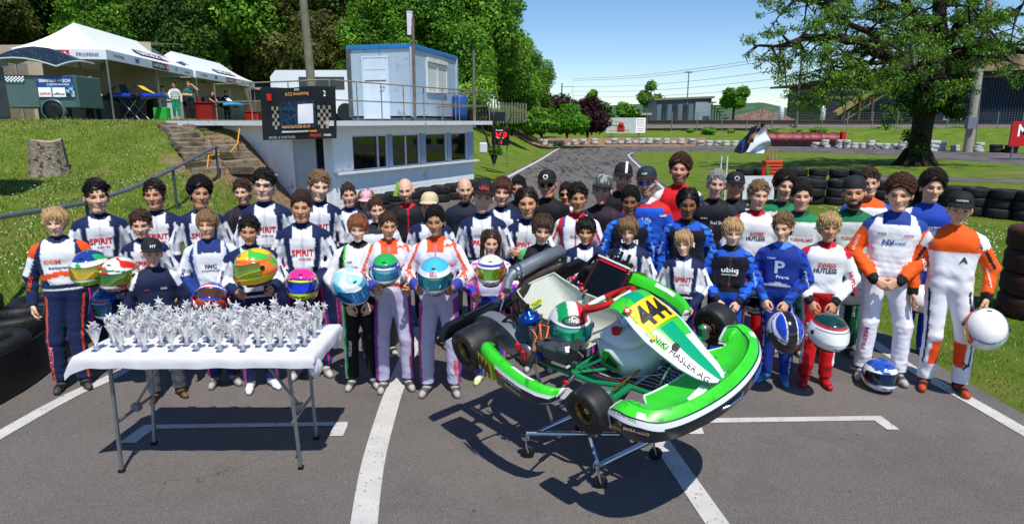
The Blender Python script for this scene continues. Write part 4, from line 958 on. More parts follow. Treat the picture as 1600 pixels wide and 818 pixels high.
    for i in range(13):
        f = i / 12.0   # 0 front lip -> 1 top of back
        px = .56 - .40 * min(1, f / .55) if f < .55 else .16 - .24 * ((f - .55) / .45)
        pz = .10 - .065 * math.sin(min(1, f / .5) * math.pi * .5) if f < .5 else .035 + .30 * ((f - .5) / .5) ** 1.2
        hw = .165 + .01 * f - (.035 * ((f - .8) / .2) if f > .8 else 0); side = (.13 + .07 * math.sin(f * math.pi)) * (1 - .95 * max(0, (f - .72) / .28)) + .02; row = []
        for j in range(17):
            u = -1 + j / 8.0; a = abs(u); yy = math.copysign(min(1, a / .62) * hw + max(0, a - .62) * .08, u); up_ = max(0, (a - .45) / .55) ** 1.6 * side
            row.append((px + up_ * (.35 if f > .5 else .0) + (.04 * a ** 2 if f > .5 else 0), yy + .01, pz + up_ * (1.0 if f < .6 else .6)))
        sec.append(row)
    m = MB(); m.grid(sec, 0, True); m.grid([[(x - .005, y, z - .006) for x, y, z in r][::-1] for r in sec], 0, True)
    edge = [r[0] for r in sec] + sec[-1][1:] + [r[-1] for r in sec[::-1]][1:] + sec[0][::-1][1:]; m.tube(edge, .007, 0, 6, False)
    st = o('seat', m, KS)
    for (x, y, z) in ((.20, .21, .27), (.12, .215, .33), (.30, .20, .22)): m = MB(); m.cyl((x, y, z), (x, y + .02, z + .01), .016, 0, 10); m.obj('seat_bolt', KR, st)
    flat_text('seat_sticker_lettering', 'TILLETT', PBK, frame((.03, -.07, .235), (-.1, 1, 0), (-.5, 0, 1)), .09, None, .01, st, .014)
    m = MB(); m.T = frame((.03, -.07, .235), (-.1, 1, 0), (-.5, 0, 1)); m.box((0, 0, .011), (.11, .035, .002)); m.obj('seat_sticker', mat('print_#c8d81c', '#b8c81c', rough=.5), st)
    # engine
    e = bpy.data.objects.new('engine', None); COL.objects.link(e); e.parent = t; e.location = (.30, -.335, .10); e.scale = (1.05,) * 3
    m = MB(); m.box((0, 0, .02), (.20, .13, .12), 0, bev=.03); m.lathe([(.001, -.085), (.07, -.085), (.075, -.05), (.075, .05), (.06, .075), (.001, .08)], 0, 20, 'Y'); m.box((-.10, 0, -.03), (.10, .14, .05), 0, bev=.01); m.obj('crankcase', KGY, e)
    m = MB()
    for k in range(9): m.box((0, 0, .085 + k * .0145), (.115, .105, .006), 0, bev=.02)
    m.box((0, 0, .14), (.085, .08, .13), 0, bev=.02); m.obj('cylinder', KGY, e)
    m = MB(); m.lathe([(.001, .275), (.018, .275), (.022, .258), (.05, .252), (.066, .236), (.070, .218), (.060, .205), (.001, .205)], 0, 22)
    for k in range(6): a = k * math.pi / 3; m.cyl((math.cos(a) * .05, math.sin(a) * .05, .24), (math.cos(a) * .05, math.sin(a) * .05, .262), .006, 1, 6)
    m.obj('cylinder_head', [KBL, M_CHR], e)
    m = MB(); m.cyl((0, 0, .27), (0, 0, .315), .014, 0, 10); m.tube([(0, 0, .31), (-.03, -.02, .36), (-.09, .0, .33), (-.12, .02, .22), (-.10, .05, .08)], .006, 0, 6); m.obj('spark_lead', M_BLK, e)
    m = MB(); m.tube([(.06, .02, .19), (.11, -.01, .22), (.13, -.03, .15), (.10, -.06, .06), (.12, -.08, .0)], .007, 0, 6); m.tube([(.05, -.03, .18), (.13, -.06, .17), (.10, -.09, .08), (.06, -.10, .02)], .005, 0, 6); m.tube([(.02, .05, .16), (.14, .03, .20), (.17, -.04, .12)], .006, 0, 6); m.obj('cable', mat('cable_orange', '#e0641a', rough=.5), e)
    m = MB(); m.box((.12, -.05, .03), (.05, .05, .06), 0, bev=.01); m.cyl((.14, -.02, .06), (.17, -.02, .02), .02, 0, 10); m.obj('carburettor', KBL, e)
    m = MB(); m.box((.02, -.10, .02), (.03, .02, .07), 0, bev=.006); m.box((-.03, -.095, .06), (.02, .03, .05), 0, bev=.006); m.obj('connector', KR, e)
    m = MB(); m.tube([(-.06, 0, .17), (-.16, -.02, .20), (-.22, -.06, .14), (-.24, -.05, .02), (-.18, -.03, -.04)], .010, 0, 8); m.tube([(-.04, .04, .20), (-.18, .07, .27), (-.25, .02, .22)], .008, 0, 8); m.obj('hose', M_BLK, e)
    m = MB(); m.cyl((-.155, -.02, -.02), (-.155, -.02, .12), .034, 0, 14); m.obj('ignition_coil', M_BPL, e)
    # airbox with two trumpets
    a = bpy.data.objects.new('intake_silencer', None); COL.objects.link(a); a.parent = t; a.location = (.56, -.345, .20); a.rotation_euler = (0, rad(8), rad(18))
    m = MB(); m.box((0, 0, 0), (.22, .12, .15), 0, bev=.04); m.box((-.10, .0, .0), (.08, .08, .09), 0, bev=.02); m.box((.06, -.02, .05), (.10, .09, .06), 1, bev=.02); m.obj('box_shell', [KDG, KGY], a)
    for yy in (-.022, .03):
        m = MB(); m.tube([(.09, yy, .03), (.12, yy - .005, .07), (.13, yy - .01, .095)], [.024, .026, .028], 0, 14); m.lathe([(.001, 0), (.018, 0)], 0, 8); m.obj('intake_trumpet', M_BPL, a)
    # chain guard
    m = MB(); rows = []
    for i in range(13):
        f = i / 12; an = math.pi * (1 - f) * .92; rows.append([(-.02 + math.cos(an) * .23 + (.10 * f), y, .10 + math.sin(an) * .20 * (1 - .35 * f)) for y in (-.42, -.40, -.36, -.34)])
    m.grid(rows, 0, True); m.grid([[(x, y, z - .008) for x, y, z in r][::-1] for r in rows], 0, True)
    s1 = [(r[0][0], -.42, r[0][2]) for r in rows]; m.add(s1 + [(s1[0][0], -.42, .05), (s1[-1][0], -.42, .05)], [tuple(range(len(s1))) + (len(s1) + 1, len(s1))]); o('chain_guard', m, mat('guard_grey', '#868c90', rough=.35, metal=.5))
    # exhaust
    m = MB(); m.tube([(.20, -.27, .22), (.06, -.24, .26), (-.05, -.16, .29), (-.12, -.02, .31), (-.14, .14, .32), (-.12, .28, .33), (-.10, .34, .35), (-.10, .34, .40)], [.024, .028, .040, .052, .052, .036, .022, .022], 0, 16)
    for y in (.04, .10): m.lathe([(.056, -.006), (.056, .006)], 1, 14)
    o('expansion_chamber', m, [KBR, M_STL])
    m = MB(); m.tube([(-.16, .40, .40), (-.16, .36, .42), (-.15, .12, .43), (-.14, -.06, .43)], [.02, .052, .052, .052], 0, 20); m.tube([(-.14, -.06, .43), (-.14, -.09, .43), (-.12, -.14, .425), (-.09, -.19, .41), (-.04, -.24, .385)], [.048, .042, .034, .032, .030], 0, 14)
    for y in (-.04, -.08): m.cyl((-.14, y, .43), (-.14, y - .014, .43), .056, 1, 18)
    o('silencer', m, [M_STL, M_CHR])
    m = MB(); m.tube([(-.15, -.30, .12), (-.16, -.12, .38)], .008, 0, 6); o('exhaust_hanger', m, M_CHR); m = MB(); m.tube([(-.15, .30, .12), (-.14, .20, .30)], .008, 0, 6); o('exhaust_hanger', m, M_CHR)
    # radiator
    rM = frame((.19, .42, .19), (.46, .0, -.05), (-.30, .16, .20)) ; rr = bpy.data.objects.new('radiator', None); COL.objects.link(rr); rr.parent = t; rr.matrix_local = rM
    m = MB(); m.box((0, 0, 0), (.27, .34, .035), 0, bev=.004); m.obj('core', mat('radiator_core', '#20262a', rough=.4, metal=.6, noise=(200, .4)), rr)
    m = MB()
    for k in range(26): m.box((0, -.15 + k * .012, .019), (.25, .002, .006))
    m.obj('fin', mat('radiator_fin', '#343c42', rough=.3, metal=.8), rr)
    m = MB()
    for s in (-1, 1): m.box((s * .148, 0, 0), (.028, .36, .05), 0, bev=.008); m.box((0, s * .182, 0), (.32, .028, .05), 0, bev=.008)
    m.obj('radiator_frame', mat('radiator_frame_paint', '#50262e', rough=.3, metal=.6), rr)
    m = MB(); m.box((0, .182, .027), (.26, .016, .004)); m.obj('sticker', mat('print_#c21828', '#c21828', rough=.4), rr)
    m = MB(); m.box((0, .205, .01), (.30, .012, .05), 0); m.obj('air_flap', KW, rr)
    m = MB(); m.tube([(-.14, .19, .0), (-.20, .22, -.02), (-.30, .10, -.08), (-.34, -.15, -.1)], .016, 0, 8); m.tube([(.10, -.19, 0), (.05, -.26, -.05), (-.2, -.3, -.08)], .014, 0, 8); m.obj('water_hose', M_BLK, rr)
    for k in range(3):
        m = MB(); m.box((-.06 + k * .07, .235, -.03), (.055, .04, .06), 0, bev=.008); m.cyl((-.06 + k * .07, .25, 0), (-.06 + k * .07, .30, .01), .012, 0, 8); m.obj('water_pump', M_BPL, rr)
    # steering
    c = Vector((.665, .02, .425)); ax = Vector((-.42, -.10, .90)).normalized(); u = Vector((0, 1, 0)); w = ax.cross(u).normalized()
    sw = bpy.data.objects.new('steering_wheel', None); COL.objects.link(sw); sw.parent = t
    ring = [c + u * math.cos(a) * .165 + w * math.sin(a) * (.145 if abs(math.sin(a)) > .8 else .150) * (1 if math.sin(a) * -1 < .85 else .9) for a in [2 * math.pi * k / 40 for k in range(41)]]
    upv = 1 if (w.z > 0) else -1
    def seg(a, b): return [ring[i % 40] for i in range(a, b + 1)]
    top = range(5, 15) if upv > 0 else range(25, 35)
    m = MB(); m.tube(seg(7, 13), .0175, 0, 10); m.obj('rim_white', KW, sw); m = MB(); m.tube(seg(27, 33), .015, 0, 10); m.obj('rim_white', KW, sw)
    m = MB(); m.tube(seg(13, 27), .0185, 0, 10); m.tube(seg(33, 40) + seg(1, 7), .0185, 0, 10); m.obj('rim_grip', mat('grip_suede', '#b40c14', rough=.8, bump=(300, .3, .002)), sw)
    m = MB(); m.cyl(c - ax * .035, c - ax * .015, .045, 0, 12)
    for q in (0, 2.1, 4.2): m.tube([c - ax * .02, c + (u * math.cos(q) + w * math.sin(q)) * .15], .010, 0, 6)
    m.cyl(c - ax * .03, c + ax * .012, .02, 0, 8); m.obj('hub', KGD, sw)
    m = MB(); m.tube([c - ax * .03, Vector((.93, .005, .13)), Vector((.99, 0, .07))], .010, 0, 10); o('steering_column', m, M_CHR)
    for s in (-1, 1):
        m = MB(); m.tube([(.97, s * .03, .10), (1.00, s * .36, .11)], .007, 0, 8); m.cyl((1.0, s * .37, .09), (1.0, s * .37, .14), .012, 1, 8); o('tie_rod', m, [KGD, M_CHR])
        m = MB(); m.cyl((1.04, s * .42, .13), (1.04, s * .56, .13), .013, 0, 12); m.box((1.04, s * .435, .13), (.05, .05, .10), 1, bev=.01); m.tube([(1.04, s * .43, .11), (.99, s * .37, .11)], .009, 0, 8); m.cyl((1.04, s * .45, .13), (1.04, s * .49, .13), .024, 2, 12); o('stub_axle', m, [M_CHR, M_STL, KGD])
    # fuel tank
    m = MB(); m.prism([(.66, -.11), (.70, -.135), (.90, -.14), (.98, -.09), (1.0, .0), (.98, .09), (.90, .14), (.70, .135), (.66, .11)], .04, .20, 0, True); m.prism([(.68, -.10), (.72, -.12), (.87, -.12), (.92, -.07), (.93, .0), (.92, .07), (.87, .12), (.72, .12), (.68, .10)], .20, .265, 0, True)
    ft = o('fuel_tank', m, mat('tank_plastic', '#dfe4e2', rough=.35, sub=.2))
    m = MB(); m.cyl((.78, -.06, .262), (.78, -.06, .30), .028, 0, 14); m.obj('tank_cap', KR, ft)
    m = MB(); m.T = frame((.80, -.145, .12), (1, -.02, 0), (0, 0, 1)); m.add([(-.07, -.055, 0), (.06, -.06, 0), (.07, .0, 0), (-.01, .06, 0), (-.075, .05, 0)], [(0, 1, 2, 3, 4)], 0); m.add([(-.06, -.035, .001), (.045, -.045, .001), (.05, -.01, .001), (-.015, .03, .001)], [(0, 1, 2, 3)], 1); m.obj('tank_sticker', [KG, KB], ft)
    # nassau panel
    def cyl_row(x, z, hw, d, n=12): return [(x - d * (abs(-1 + 2 * j / n) ** 2), hw * (-1 + 2 * j / n), z - .28 * hw * (abs(-1 + 2 * j / n) ** 2.2)) for j in range(n + 1)]
    stn = [(.80, .50, .15, 0), (.85, .53, .145, .02), (.90, .53, .135, .02), (.96, .505, .14, .02), (1.04, .465, .155, .02), (1.12, .42, .160, .02), (1.21, .36, .145, .02), (1.31, .295, .122, .02), (1.39, .25, .095, .01), (1.44, .222, .062, 0), (1.465, .205, .03, 0)]
    rows = [cyl_row(x, z, hw, d) for x, z, hw, d in stn]
    m = MB()
    for i in range(len(rows) - 1):
        for j in range(12):
            a = abs(j - 5.5)
            mi = 1 if a < 1.6 and (i > 4 or i < 3) else (0 if i < 6 else 2)
            if a > 4.6 and i > 2: mi = 2
            vs = [rows[i][j], rows[i][j + 1], rows[i + 1][j + 1], rows[i + 1][j]]; m.add(vs, [(0, 1, 2, 3)], mi, True)
    m.grid([[(x - .006, y, z - .007) for x, y, z in r][::-1] for r in rows], 2, True)
    # weld for smooth shading
    na = m.obj('front_panel', [KG, KT, KW], t); weld(na)
    q = [cyl_row(.945 + .165 * k / 5, .513 - .087 * k / 5 + .006, .138 + .004 * k, .02) for k in range(6)]; q = [r[1:-1] for r in q]
    m = MB(); m.grid(q, 0, True); m.obj('number_plate', KY, na)
    bv = BVHTree.FromPolygons([p for r in q for p in r], [(i * 11 + j, i * 11 + j + 1, (i + 1) * 11 + j + 1, (i + 1) * 11 + j) for i in range(5) for j in range(10)])
    nM = frame((1.027, .0, .47), (0.0, 1, 0), (-.88, 0, .47)); drape_text('number_444', '444', PBK, bv, nM, .21, .145, .04, na, .004, .3)
    allv = [p for r in rows for p in r]; bv2 = BVHTree.FromPolygons(allv, [(i * 13 + j, i * 13 + j + 1, (i + 1) * 13 + j + 1, (i + 1) * 13 + j) for i in range(len(rows) - 1) for j in range(12)])
    drape_text('panel_lettering', 'NIKI HASLER AG', PBK, bv2, frame((1.28, -.085, .30), (1, .20, -.64), (.1, .8, .5)), .36, .034, .008, na, .004, .3)
    drape_text('panel_lettering', 'e.s. engelbert', PWH, bv2, frame((1.06, -.14, .44), (1, .06, -.52), (.1, .8, .5)), .17, .02, .006, na, .004, .3)
    m = MB(); m.T = frame((.945, -.118, .50), (1, .1, -.5), (.1, .8, .5)); m.box((0, 0, .004), (.045, .032, .004), 0); m.box((0, 0, .0065), (.026, .008, .002), 1); m.box((0, 0, .0068), (.008, .024, .002), 1); m.obj('cross_badge', [KR, PWH], na)
    m = MB(); m.T = frame((1.23, -.065, .345), (1, .1, -.6), (.1, .8, .5)); m.lathe([(.0, .006), (.022, .006)], 0, 16); m.obj('round_badge', PBK, na)
    m = MB(); m.T = frame((1.13, -.125, .395), (1, .1, -.55), (.1, .8, .5)); m.box((0, 0, .006), (.022, .03, .002)); m.obj('shield_badge', KY, na)
    # front fairing: swept section along a curve
    cur = [(1.17, -.545), (1.28, -.56), (1.39, -.51), (1.47, -.385), (1.515, -.20), (1.53, 0), (1.51, .19), (1.46, .36), (1.38, .475), (1.28, .525), (1.17, .515)]
    def spl(pts, n):
        P = [Vector((*p, 0)) if len(p) == 2 else Vector(p) for p in pts]; out = []
        for i in range(len(P) - 1):
            p0 = P[max(0, i - 1)]; p1 = P[i]; p2 = P[i + 1]; p3 = P[min(len(P) - 1, i + 2)]
            for k in range(n): s_ = k / n; out.append(.5 * ((2 * p1) + (p2 - p0) * s_ + (2 * p0 - 5 * p1 + 4 * p2 - p3) * s_ ** 2 + (3 * p1 - p0 - 3 * p2 + p3) * s_ ** 3))
        return out + [P[-1]]
    cs = spl(cur, 5); m = MB(); rows = []
    for i, p in enumerate(cs):
        tg = (cs[min(i + 1, len(cs) - 1)] - cs[max(i - 1, 0)]).normalized(); n_ = Vector((tg.y, -tg.x, 0)); n_ = n_ if n_.x * p.x + n_.y * p.y > 0 else -n_
        f = abs(i / (len(cs) - 1) * 2 - 1); hgt = .168 + .060 * f ** 2 - .05 * max(0, f - .85) / .15; inn = .20 - .07 * f ** 2
        pr = [(-inn - .11, hgt * .58), (-.17, hgt * .66), (-.078, hgt * .72), (-.060, hgt * .97), (-.054, hgt), (-.03, hgt * .93), (-.006, hgt * .79), (0, hgt * .76), (.010, hgt * .60), (.012, hgt * .54), (.006, hgt * .18), (-.03, .015)]
        if f > .5: q_ = min(1, (f - .5) / .15); pr = [(a * (1 - q_) + b_[0] * q_, b * (1 - q_) + b_[1] * q_) for (a, b), b_ in zip(pr, [(-inn - .02, hgt * .62), (-.15, hgt * .80), (-.10, hgt * .93), (-.082, hgt * .985), (-.075, hgt), (-.04, hgt * .97), (-.006, hgt * .90), (.0, hgt * .87), (.010, hgt * .74), (.012, hgt * .70), (.006, hgt * .20), (-.02, .015)])]
        rows.append([p + n_ * a + Vector((0, 0, b + .03)) for a, b in pr])
    for i in range(len(rows) - 1):
        for j in range(11):
            f = abs((i + .5) / (len(rows) - 1) * 2 - 1); mi = 0
            if j in (3, 6): mi = 3
            if j == 7: mi = 2
            if j == 8: mi = 3 if f < .5 else 2
            if j >= 9: mi = 3
            if j == 10 and (.5 < f < .64 or f > .86): mi = 0
            if j == 5 and .60 < f < .66: mi = 2
            if f > .95 : mi = 2
            m.add([rows[i][j], rows[i + 1][j], rows[i + 1][j + 1], rows[i][j + 1]], [(0, 1, 2, 3)], mi, True)
    for r in (rows[0], rows[-1]): m.add(r, [tuple(range(len(r)))], 2)
    fa = m.obj('front_fairing', [KG, KT, KW, KB], t); weld(fa)
    m = MB(); m.tube([r[0] for r in rows], .006, 0, 6); m.obj('fairing_edge', KW, fa)
    m = MB(); cen = [(1.42, -.26, .165), (1.50, -.20, .17), (1.545, 0, .175), (1.50, .20, .17), (1.42, .26, .165)]
    m.tube([(1.24, -.19, .10), (1.30, -.28, .12), (1.37, -.27, .135), (1.40, -.12, .14)], .009, 0, 6); m.tube([(1.24, .19, .10), (1.30, .28, .12), (1.37, .27, .135), (1.40, .12, .14)], .009, 0, 6)
    m.box((1.405, -.12, .150), (.045, .15, .014), 0, rot=(0, .1, .12), bev=.005); m.obj('fairing_trim', KW, fa)
    m = MB(); i0 = 31; m.grid([[rows[i0 + k][9] * .25 + rows[i0 + k][8] * .75 + Vector((.007, 0, 0)) , rows[i0 + k][10] * .8 + rows[i0 + k][9] * .2 + Vector((.007, 0, 0))] for k in range(5)], 0, True); m.obj('blue_sticker', mat('print_#1a5ac8', '#1a5ac8', rough=.4), fa)
    def side_lbl(txt, i, dz, wd, hh, mt, lift=.010):
        p = rows[i][6]; q = rows[i + 1][6]; d = (q - p).normalized(); flat_text('fairing_lettering', txt, mt, frame(p + Vector((0, 0, dz)), d, (0, 0, 1)), wd, hh, .01, fa, lift)
    side_lbl('MARANELLO', 8, -.07, .13, .020, mat('print_#d8c79a', '#d8c79a', rough=.5), .016); side_lbl('RED SERVICE', 3, -.105, .09, .02, KY, .018); side_lbl('PRO KARTING', 5, -.004, .16, .018, PBK, .014); side_lbl('V8', 5, -.055, .06, .04, mat('print_#c8a890', '#c8a890', rough=.5), .016)
    m = MB(); 
    for s in (-1, 1): m.tube([(1.22, s * .16, .06), (1.38, s * .18, .07), (1.50, s * .16, .09), (1.55, s * .05, .10)], .009, 0, 8); m.tube([(1.2, s * .16, .10), (1.36, s * .24, .13), (1.50, s * .24, .14)], .008, 0, 8)
    m.tube([(1.55, -.05, .10), (1.55, .05, .10)], .009, 0, 8); o('front_bumper_bar', m, M_CHR)
    # side pods
    for s in (-1, 1):
        m = MB(); rows = []
        xs = [(.13, .60, .16, .20), (.17, .655, .10, .245), (.30, .69, .07, .245), (.45, .705, .055, .225), (.60, .700, .05, .20), (.72, .675, .055, .18), (.79, .635, .07, .165), (.815, .58, .08, .15)]
        for (x, y, zb, zt) in xs:
            pr = [(y - .10, zt - .05), (y - .07, zt - .012), (y - .045, zt), (y - .022, zt - .006), (y - .004, zt - .03), (y + .003, zt - .05), (y + .004, zb + .05), (y - .002, zb + .02), (y - .03, zb)]
            rows.append([(x, s * a, b) for a, b in pr])
        rows = [[rows[i][j] for j in range(9)] for i in range(len(rows))]
        fine = []
        for i in range(len(rows) - 1):
            for k in range(4):
                f = k / 4; fine.append([Vector(rows[i][j]).lerp(Vector(rows[i + 1][j]), f) for j in range(9)])
        fine.append([Vector(p) for p in rows[-1]]); rows = fine; nn = len(rows)
        for i in range(nn - 1):
            for j in range(8):
                f = i / nn; mi = 0
                if j >= 4 and f > .34: mi = 3
                if j == 4 and f > .30: mi = 2
                if j == 1 and .42 < f < .6: mi = 2
                if f > .90: mi = 2
                if j >= 4 and f < .34: mi = 0
                if j == 7: mi = 2
                v = [rows[i][j], rows[i + 1][j], rows[i + 1][j + 1], rows[i][j + 1]]; m.add(v, [(0, 1, 2, 3)], mi, True)
        for r in (rows[0], rows[-1]): m.add(r, [tuple(range(9))], 2 if r is rows[-1] else 0)
        pd = m.obj('side_pod', [KG, KT, KW, KB], t); weld(pd)
        fM = frame((.27, s * .692, .155), (1 if s < 0 else -1, 0 if s < 0 else 0, 0), (0, 0, 1))
        fM = frame((.265, s * .690, .155), (1, -.16, -.06), (0, 0, 1)) if s < 0 else frame((.27, .700, .155), (-1, -.1, 0), (0, 0, 1))
        m = MB(); m.T = fM; m.add([(-.085, -.062, .012), (.105, -.075, .012), (.10, .062, .012), (-.07, .075, .012)], [(0, 1, 2, 3)]); m.obj('number_plate', KY, pd)
        flat_text('number_444', '444', PBK, fM, .155, .115, .05, pd, .016)
        if s < 0:
            fM2 = frame((.55, -.706, .155), (1, .0, -.14), (0, 0, 1)); flat_text('pod_lettering', 'e.s. engelbert', PWH, fM2, .17, .02, .005, pd, .008)
            flat_text('pod_lettering', 'MARANELLO', mat('print_#d8c79a', '#d8c79a', rough=.5), frame((.55, -.706, .115), (1, .0, -.14), (0, 0, 1)), .14, .022, .005, pd, .008)
            m = MB(); m.T = frame((.43, -.706, .17), (1, 0, -.1), (0, 0, 1)); m.box((0, 0, .006), (.03, .025, .003), 0); m.obj('cross_badge', KR, pd)
        m = MB(); m.tube([(.22, s * .34, .06), (.22, s * .56, .09), (.24, s * .62, .12)], .010, 0, 8); m.tube([(.66, s * .33, .06), (.70, s * .46, .065), (.74, s * .58, .08), (.72, s * .62, .10)], .010, 0, 8); m.cyl((.665, s * .335, .06), (.685, s * .42, .063), .018, 0, 10); m.cyl((.685, s * .42, .063), (.688, s * .435, .064), .019, 1, 10); o('side_bar', m, [M_CHR, KR])
    # rear bumper
    m = MB(); rows = []
    for i in range(41):
        u = -1 + i / 20; y = u * .70; bul = .022 * (1 / (1 + math.exp(-(abs(u) - .55) * 18))); x = -.235 - .02 * (1 - u * u) + (-.03 if abs(u) > .5 else 0)
        zt = .215 + bul - (.09 * max(0, (abs(u) - .93) / .07)); zb = .135 - bul * .5; rows.append([(x + .05, y, zt - .01), (x, y, zt), (x - .03, y, zt - .03), (x - .04, y, (zt + zb) / 2), (x - .03, y, zb + .02), (x, y, zb), (x + .05, y, zb + .02), (x + .05, y, zt - .01)])
    m.grid(rows, 0, True); 
    for r in (rows[0], rows[-1]): m.add(r[:-1], [tuple(range(7))], 0)
    m.box((-.245, -.36, .235), (.02, .26, .018), 0, bev=.004); m.box((-.245, .36, .235), (.02, .26, .018), 0, bev=.004)
    o('rear_bumper', m, M_BPL)
    for s in (-1, 1): m = MB(); m.tube([(-.20, s * .33, .11), (-.26, s * .33, .15)], .012, 0, 8); o('bumper_bracket', m, M_BPL)
def weld(o):
    import bmesh
    bm = bmesh.new(); bm.from_mesh(o.data); bmesh.ops.remove_doubles(bm, verts=bm.verts, dist=.0006)
    for e in bm.edges:
        if len(e.link_faces) == 2 and e.link_faces[0].material_index != e.link_faces[1].material_index: e.smooth = False
    bm.to_mesh(o.data); bm.free()
make_kart()
def KP(x, y, z): return Vector([sum(KRT[i][j] * KSC * (x, y, z)[j] for j in range(3)) + KO[i] for i in range(3)])
helmet('white helmet with green white and red crown resting in the seat of the green kart', 'arai', KP(.44, -.13, .24), (rad(10), rad(2), rad(4)), 1.13)
# stand
def make_stand():
    t = thing('kart_stand', 'chrome wheeled kart stand under the green kart', 'kart stand', (.75, 4.0, 0)); c = Vector((.75, 4.0, 0)); L = lambda v: tuple(Vector(v) - c)
    A = G(822, 682, .16); B = G(935, 727, .16); D_ = G(1022, 685, .16); E_ = G(905, 645, .16)
    m = MB(); m.tube([L(A), L(E_)], .018, 0, 10); m.tube([L(A + Vector((0, 0, .03))), L(D_ + Vector((0, 0, .03)))], .018, 0, 10); m.tube([L(B), L(D_)], .020, 0, 10); m.tube([L(E_), L(D_)], .016, 0, 10); m.tube([L((A + B) / 2), L(B)], .012, 0, 8) if 0 else None
    for p in (A, B, D_): m.cyl(L(p - Vector((0, 0, .012))), L(p + Vector((0, 0, .012))), .035, 0, 14)
    m.obj('base_frame', M_CHR, t)
    for p in (A, B, D_, E_):
        e = MB(); w = p.copy(); w.z = .05; e.lathe([(.0, -.012), (.028, -.014), (.045, -.010), (.048, 0), (.045, .010), (.028, .014), (0, .012)], 0, 18, 'Y'); ob = e.obj('caster', M_BLK, t, L(w + Vector((.015, 0, 0))))
        f = MB(); f.tube([L((p.x, p.y, .14)), L((p.x, p.y - .02, .10)), L((p.x + .015, p.y - .02, .05))], .007, 0, 6); f.obj('caster_fork', M_STL, t)
    tops = [KP(.20, -.30, .035), KP(.20, .30, .035), KP(.98, .20, .03), KP(.98, -.20, .03)]
    m = MB(); m.tube([L(tops[0]), L(tops[1])], .014, 0, 8); m.tube([L(tops[3]), L(tops[2])], .014, 0, 8)
    for a, b in ((tops[0], (A + E_) / 2), (tops[3], (A + D_) / 2 + Vector((0, -.1, 0))), (tops[1], E_), (tops[2], D_)): m.tube([L(a), L(b)], .014, 0, 4, smooth=False)
    mid = (B + A) / 2 + Vector((.18, -.02, .02)); m.tube([L(tops[3]), L(mid + Vector((0, 0, .12))), L(B)], .015, 0, 4, smooth=False)
    m.obj('upright', M_CHR, t)
make_stand()
# ------------------------------------------------------------------ ground, roads, markings
def sst(a, b, x): t = np.clip((x - a) / (b - a), 0, 1); return t * t * (3 - 2 * t)
def edge_x(y): return np.interp(y, [-10, 6, 16, 21.8, 27.85, 56.9, 64, 120], [-4.5, -4.4, -4.3, -1.4, -.35, 3.8, 4.5, 10])
def hill(x, y):
    x = np.asarray(x, float); y = np.asarray(y, float)
    hh = np.interp(y, [5.5, 9, 12, 15, 17.5, 19.0], [0, .36, .70, 1.12, 2.05, 2.34]); za = hh * (lambda t: t * t * (3 - 2 * t))(np.clip((x - np.interp(y, [12, 16], [-4.55, -5.0])) / (np.interp(y, [12, 16], [-6.4, -7.6]) - np.interp(y, [12, 16], [-4.55, -5.0])), 0, 1))
    zb = 2.34 * sst(.3, 6.5, edge_x(y) - x); w = sst(19, 23, y); z = za * (1 - w) + zb * w
    z = np.where((x > -5.3) & (x < -.5) & (y > 14) & (y < 23), 0, z)
    # far bank beyond the bend, railway embankment
    r = np.interp(x, [-20, 3, 18, 30, 36, 45, 60], [64, 62.5, 62.5, 62.5, 58, 46, 36])
    zc = .75 * sst(0, 3.5, y - r) + .8 * sst(12, 20, y - r); z = np.where((x > 3.0) & (y > 30), np.maximum(z * (y < 64), zc), z)
    zd = 1.5 * sst(3.0, -6, x) * sst(58, 64, y); return np.maximum(z, zd * (x < 3.2))
xs = np.unique(np.concatenate([np.linspace(-400, -40, 10), np.linspace(-40, -12, 40), np.linspace(-12, 12, 97), np.linspace(12, 60, 50), np.linspace(60, 500, 12)]))
ys = np.unique(np.concatenate([np.linspace(-30, -3, 6), np.linspace(-3, 30, 120), np.linspace(30, 100, 80), np.linspace(100, 900, 12)]))
XX, YY = np.meshgrid(xs, ys, indexing='ij'); ZZ = hill(XX, YY)
nat = (wob(XX, YY, XX * 0, 1.1, 3) * .03 + wob(XX, YY, XX * 0, 3.2, 4) * .015) * (ZZ > .05); ZZ = ZZ + nat
ii, jj = np.meshgrid(np.arange(len(xs) - 1), np.arange(len(ys) - 1), indexing='ij'); n_ = len(ys)
GQ = np.stack([ii * n_ + jj, (ii + 1) * n_ + jj, (ii + 1) * n_ + jj + 1, ii * n_ + jj + 1], -1).reshape(-1, 4)
dirt = np.zeros(XX.shape)
dirt += np.exp(-((XX + 4.9) / .55) ** 2) * (YY > 4) * (YY < 15) * .9 + np.exp(-(((XX + 6.8) / 1.6) ** 2 + ((YY - 16.2) / 1.8) ** 2)) * 1.1 + sst(61.3, 62.3, YY) * sst(66.5, 65, YY) * (XX > 0) * (XX < 19) + np.exp(-(((XX + 2.5) / 2.0) ** 2 + ((YY - 50) / 9) ** 2)) * .0
dirt += np.exp(-(((XX - 24) / 1.5) ** 2 + ((YY - 29.5) / 1.2) ** 2)) + np.exp(-((YY - 59 - (XX + 1) * .0) / 3) ** 2) * (XX < 4) * (XX > -4) * .9 + (YY > 66) * (YY < 95) * (XX > 3) * .15
gcol = np.zeros(XX.shape + (3,)); gcol[..., 0] = np.clip(dirt, 0, 1)
gm = mat('grass_ground', '#ffffff'); nt = gm.node_tree; N = nt.nodes; L = nt.links; b = N['Principled BSDF']; b.inputs['Roughness'].default_value = .95; b.inputs['Specular IOR Level'].default_value = .1
tc = N.new('ShaderNodeTexCoord'); va = N.new('ShaderNodeVertexColor'); va.layer_name = 'Col'; sp = N.new('ShaderNodeSeparateColor'); L.new(va.outputs[0], sp.inputs[0])
